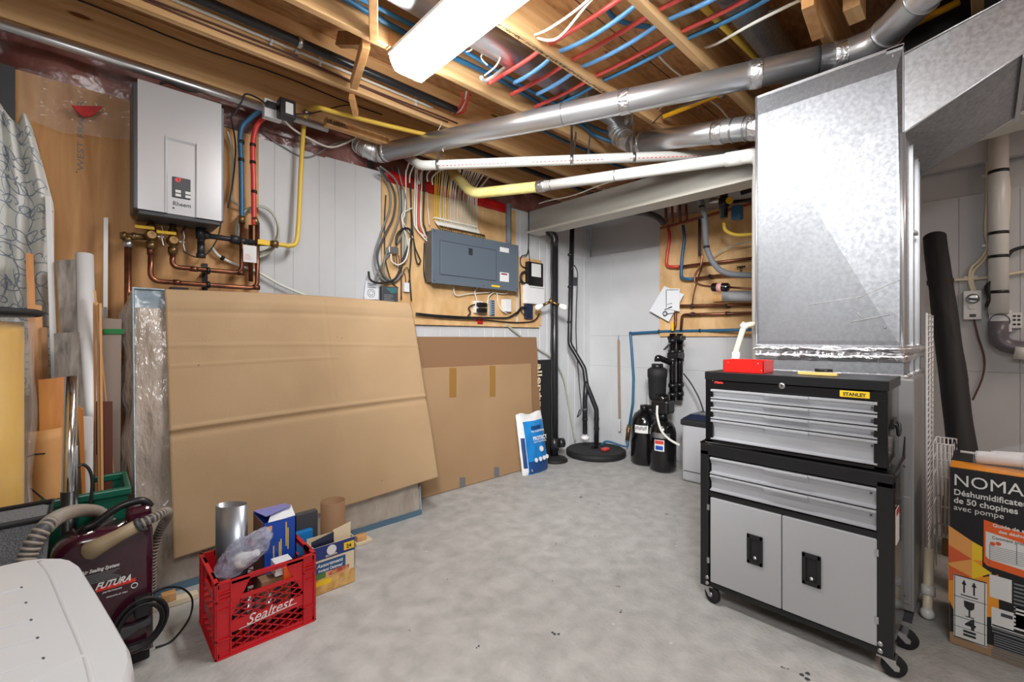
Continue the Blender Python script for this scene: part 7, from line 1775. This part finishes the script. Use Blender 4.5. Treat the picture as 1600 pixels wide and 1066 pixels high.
ob_(.72, .165, .98, .20, M['yprint'], 'count_flash', .0012)
ob_(.26, .160, .58, .172, M['ink'], 'name_plate', .0012)
q = Vector((ox0+.42*(ox1-ox0), oy-.001, .188)); MB().lathe([(.022, 0), (.022, .001)], q, 20, (0, -1, 0)).build('round_emblem', M['label'], t)
text('QUAKER', M['label'], t, (ox0+.27*(ox1-ox0), oy-.0015, .162), (1, 0, 0), (0, 0, 1), .011, width=.055, bold=.0002)
text('Assortment', M['label'], t, (ox0+.07*(ox1-ox0), oy-.0015, .122), (1, 0, 0), (0, 0, 1), .022, width=.12, bold=.0004, font_shear=.2)
text('Instant Oatmeal', M['label'], t, (ox0+.10*(ox1-ox0), oy-.0015, .101), (1, 0, 0), (0, 0, 1), .018, width=.11, bold=.0004, font_shear=.2)
text('24', M['ink'], t, (ox0+.78*(ox1-ox0), oy-.0015, .173), (1, 0, 0), (0, 0, 1), .024, bold=.0006)
one(MB().prism([(ox0+.10, oy+.03, .03), (ox1-.01, oy+.03, .03), (ox1-.005, oy+.035, .275), (ox0+.10, oy+.035, .258)], (0, .004, 0)), 'cream_card', M['cream'], 'cream hang-tag card standing in the oatmeal carton', 'card')
one(MB().prism([(ox0+.005, oy+.02, .03), (ox0+.10, oy+.02, .03), (ox0+.10, oy+.025, .255), (ox0+.0, oy+.025, .235)], (0, .004, 0)), 'dark_card', M['navy'], 'dark printed card standing at the left in the oatmeal carton', 'card')
one(MB().box((.70, 2.20, .005), (.80, 2.235, .33)), 'dark_packet', M['dgrey'], 'dark patterned packet standing behind the oatmeal carton', 'packet', bevel=.003)
one(MB().box((.69, 2.165, .005), (.765, 2.195, .26)), 'blue_packet', M['bagblue'], 'bright blue packet standing behind the oatmeal carton', 'packet', bevel=.003)
t = thing('cardboard_tube', (.93, 2.24, 0), 'wide brown cardboard tube standing behind the oatmeal carton', 'tube')
MB().lathe([(.058, .0), (.058, .335), (.055, .335), (.055, .01)], (.895, 2.26, .002), 32, None, False).build('tube_wall', M['cardk'], t)
# marks on the floor
random.seed(31); mb = MB()
for px, py, s_ in ((908, 776, .02), (900, 772, .008), (968, 777, .006), (1068, 779, .007), (770, 768, .006), (1262, 1058, .02), (1225, 1046, .012), (600, 870, .004), (700, 905, .004), (965, 898, .005), (868, 850, .006), (884, 849, .005), (828, 840, .003), (822, 850, .003), (862, 908, .006), (966, 917, .010), (970, 956, .010), (868, 990, .012), (985, 806, .006), (930, 838, .006), (1018, 808, .003), (862, 862, .004), (1042, 831, .003), (745, 1010, .008), (640, 985, .006), (1090, 890, .005)):
    p = PZ(px, py, .0008)
    for k in range(3):
        a_ = random.random()*6; q = p+Vector((random.uniform(-s_, s_), random.uniform(-s_, s_), 0)); w_ = s_*random.uniform(.2, .5)
        mb.prism([q+Vector((w_*math.cos(j)*(1+.4*math.sin(j*3+a_)), w_*math.sin(j), 0)) for j in (0, 1, 2, 3.1, 4.2, 5.3)], (0, 0, .0006))
one(mb, 'floor_stains', M['dgrey'], 'small dark specks and stains on the concrete floor', 'stain', None)['kind'] = 'stuff'
bpy.data.objects[-1:] if False else None
for o in bpy.data.objects:
    if '_o' in o.keys(): del o['_o']
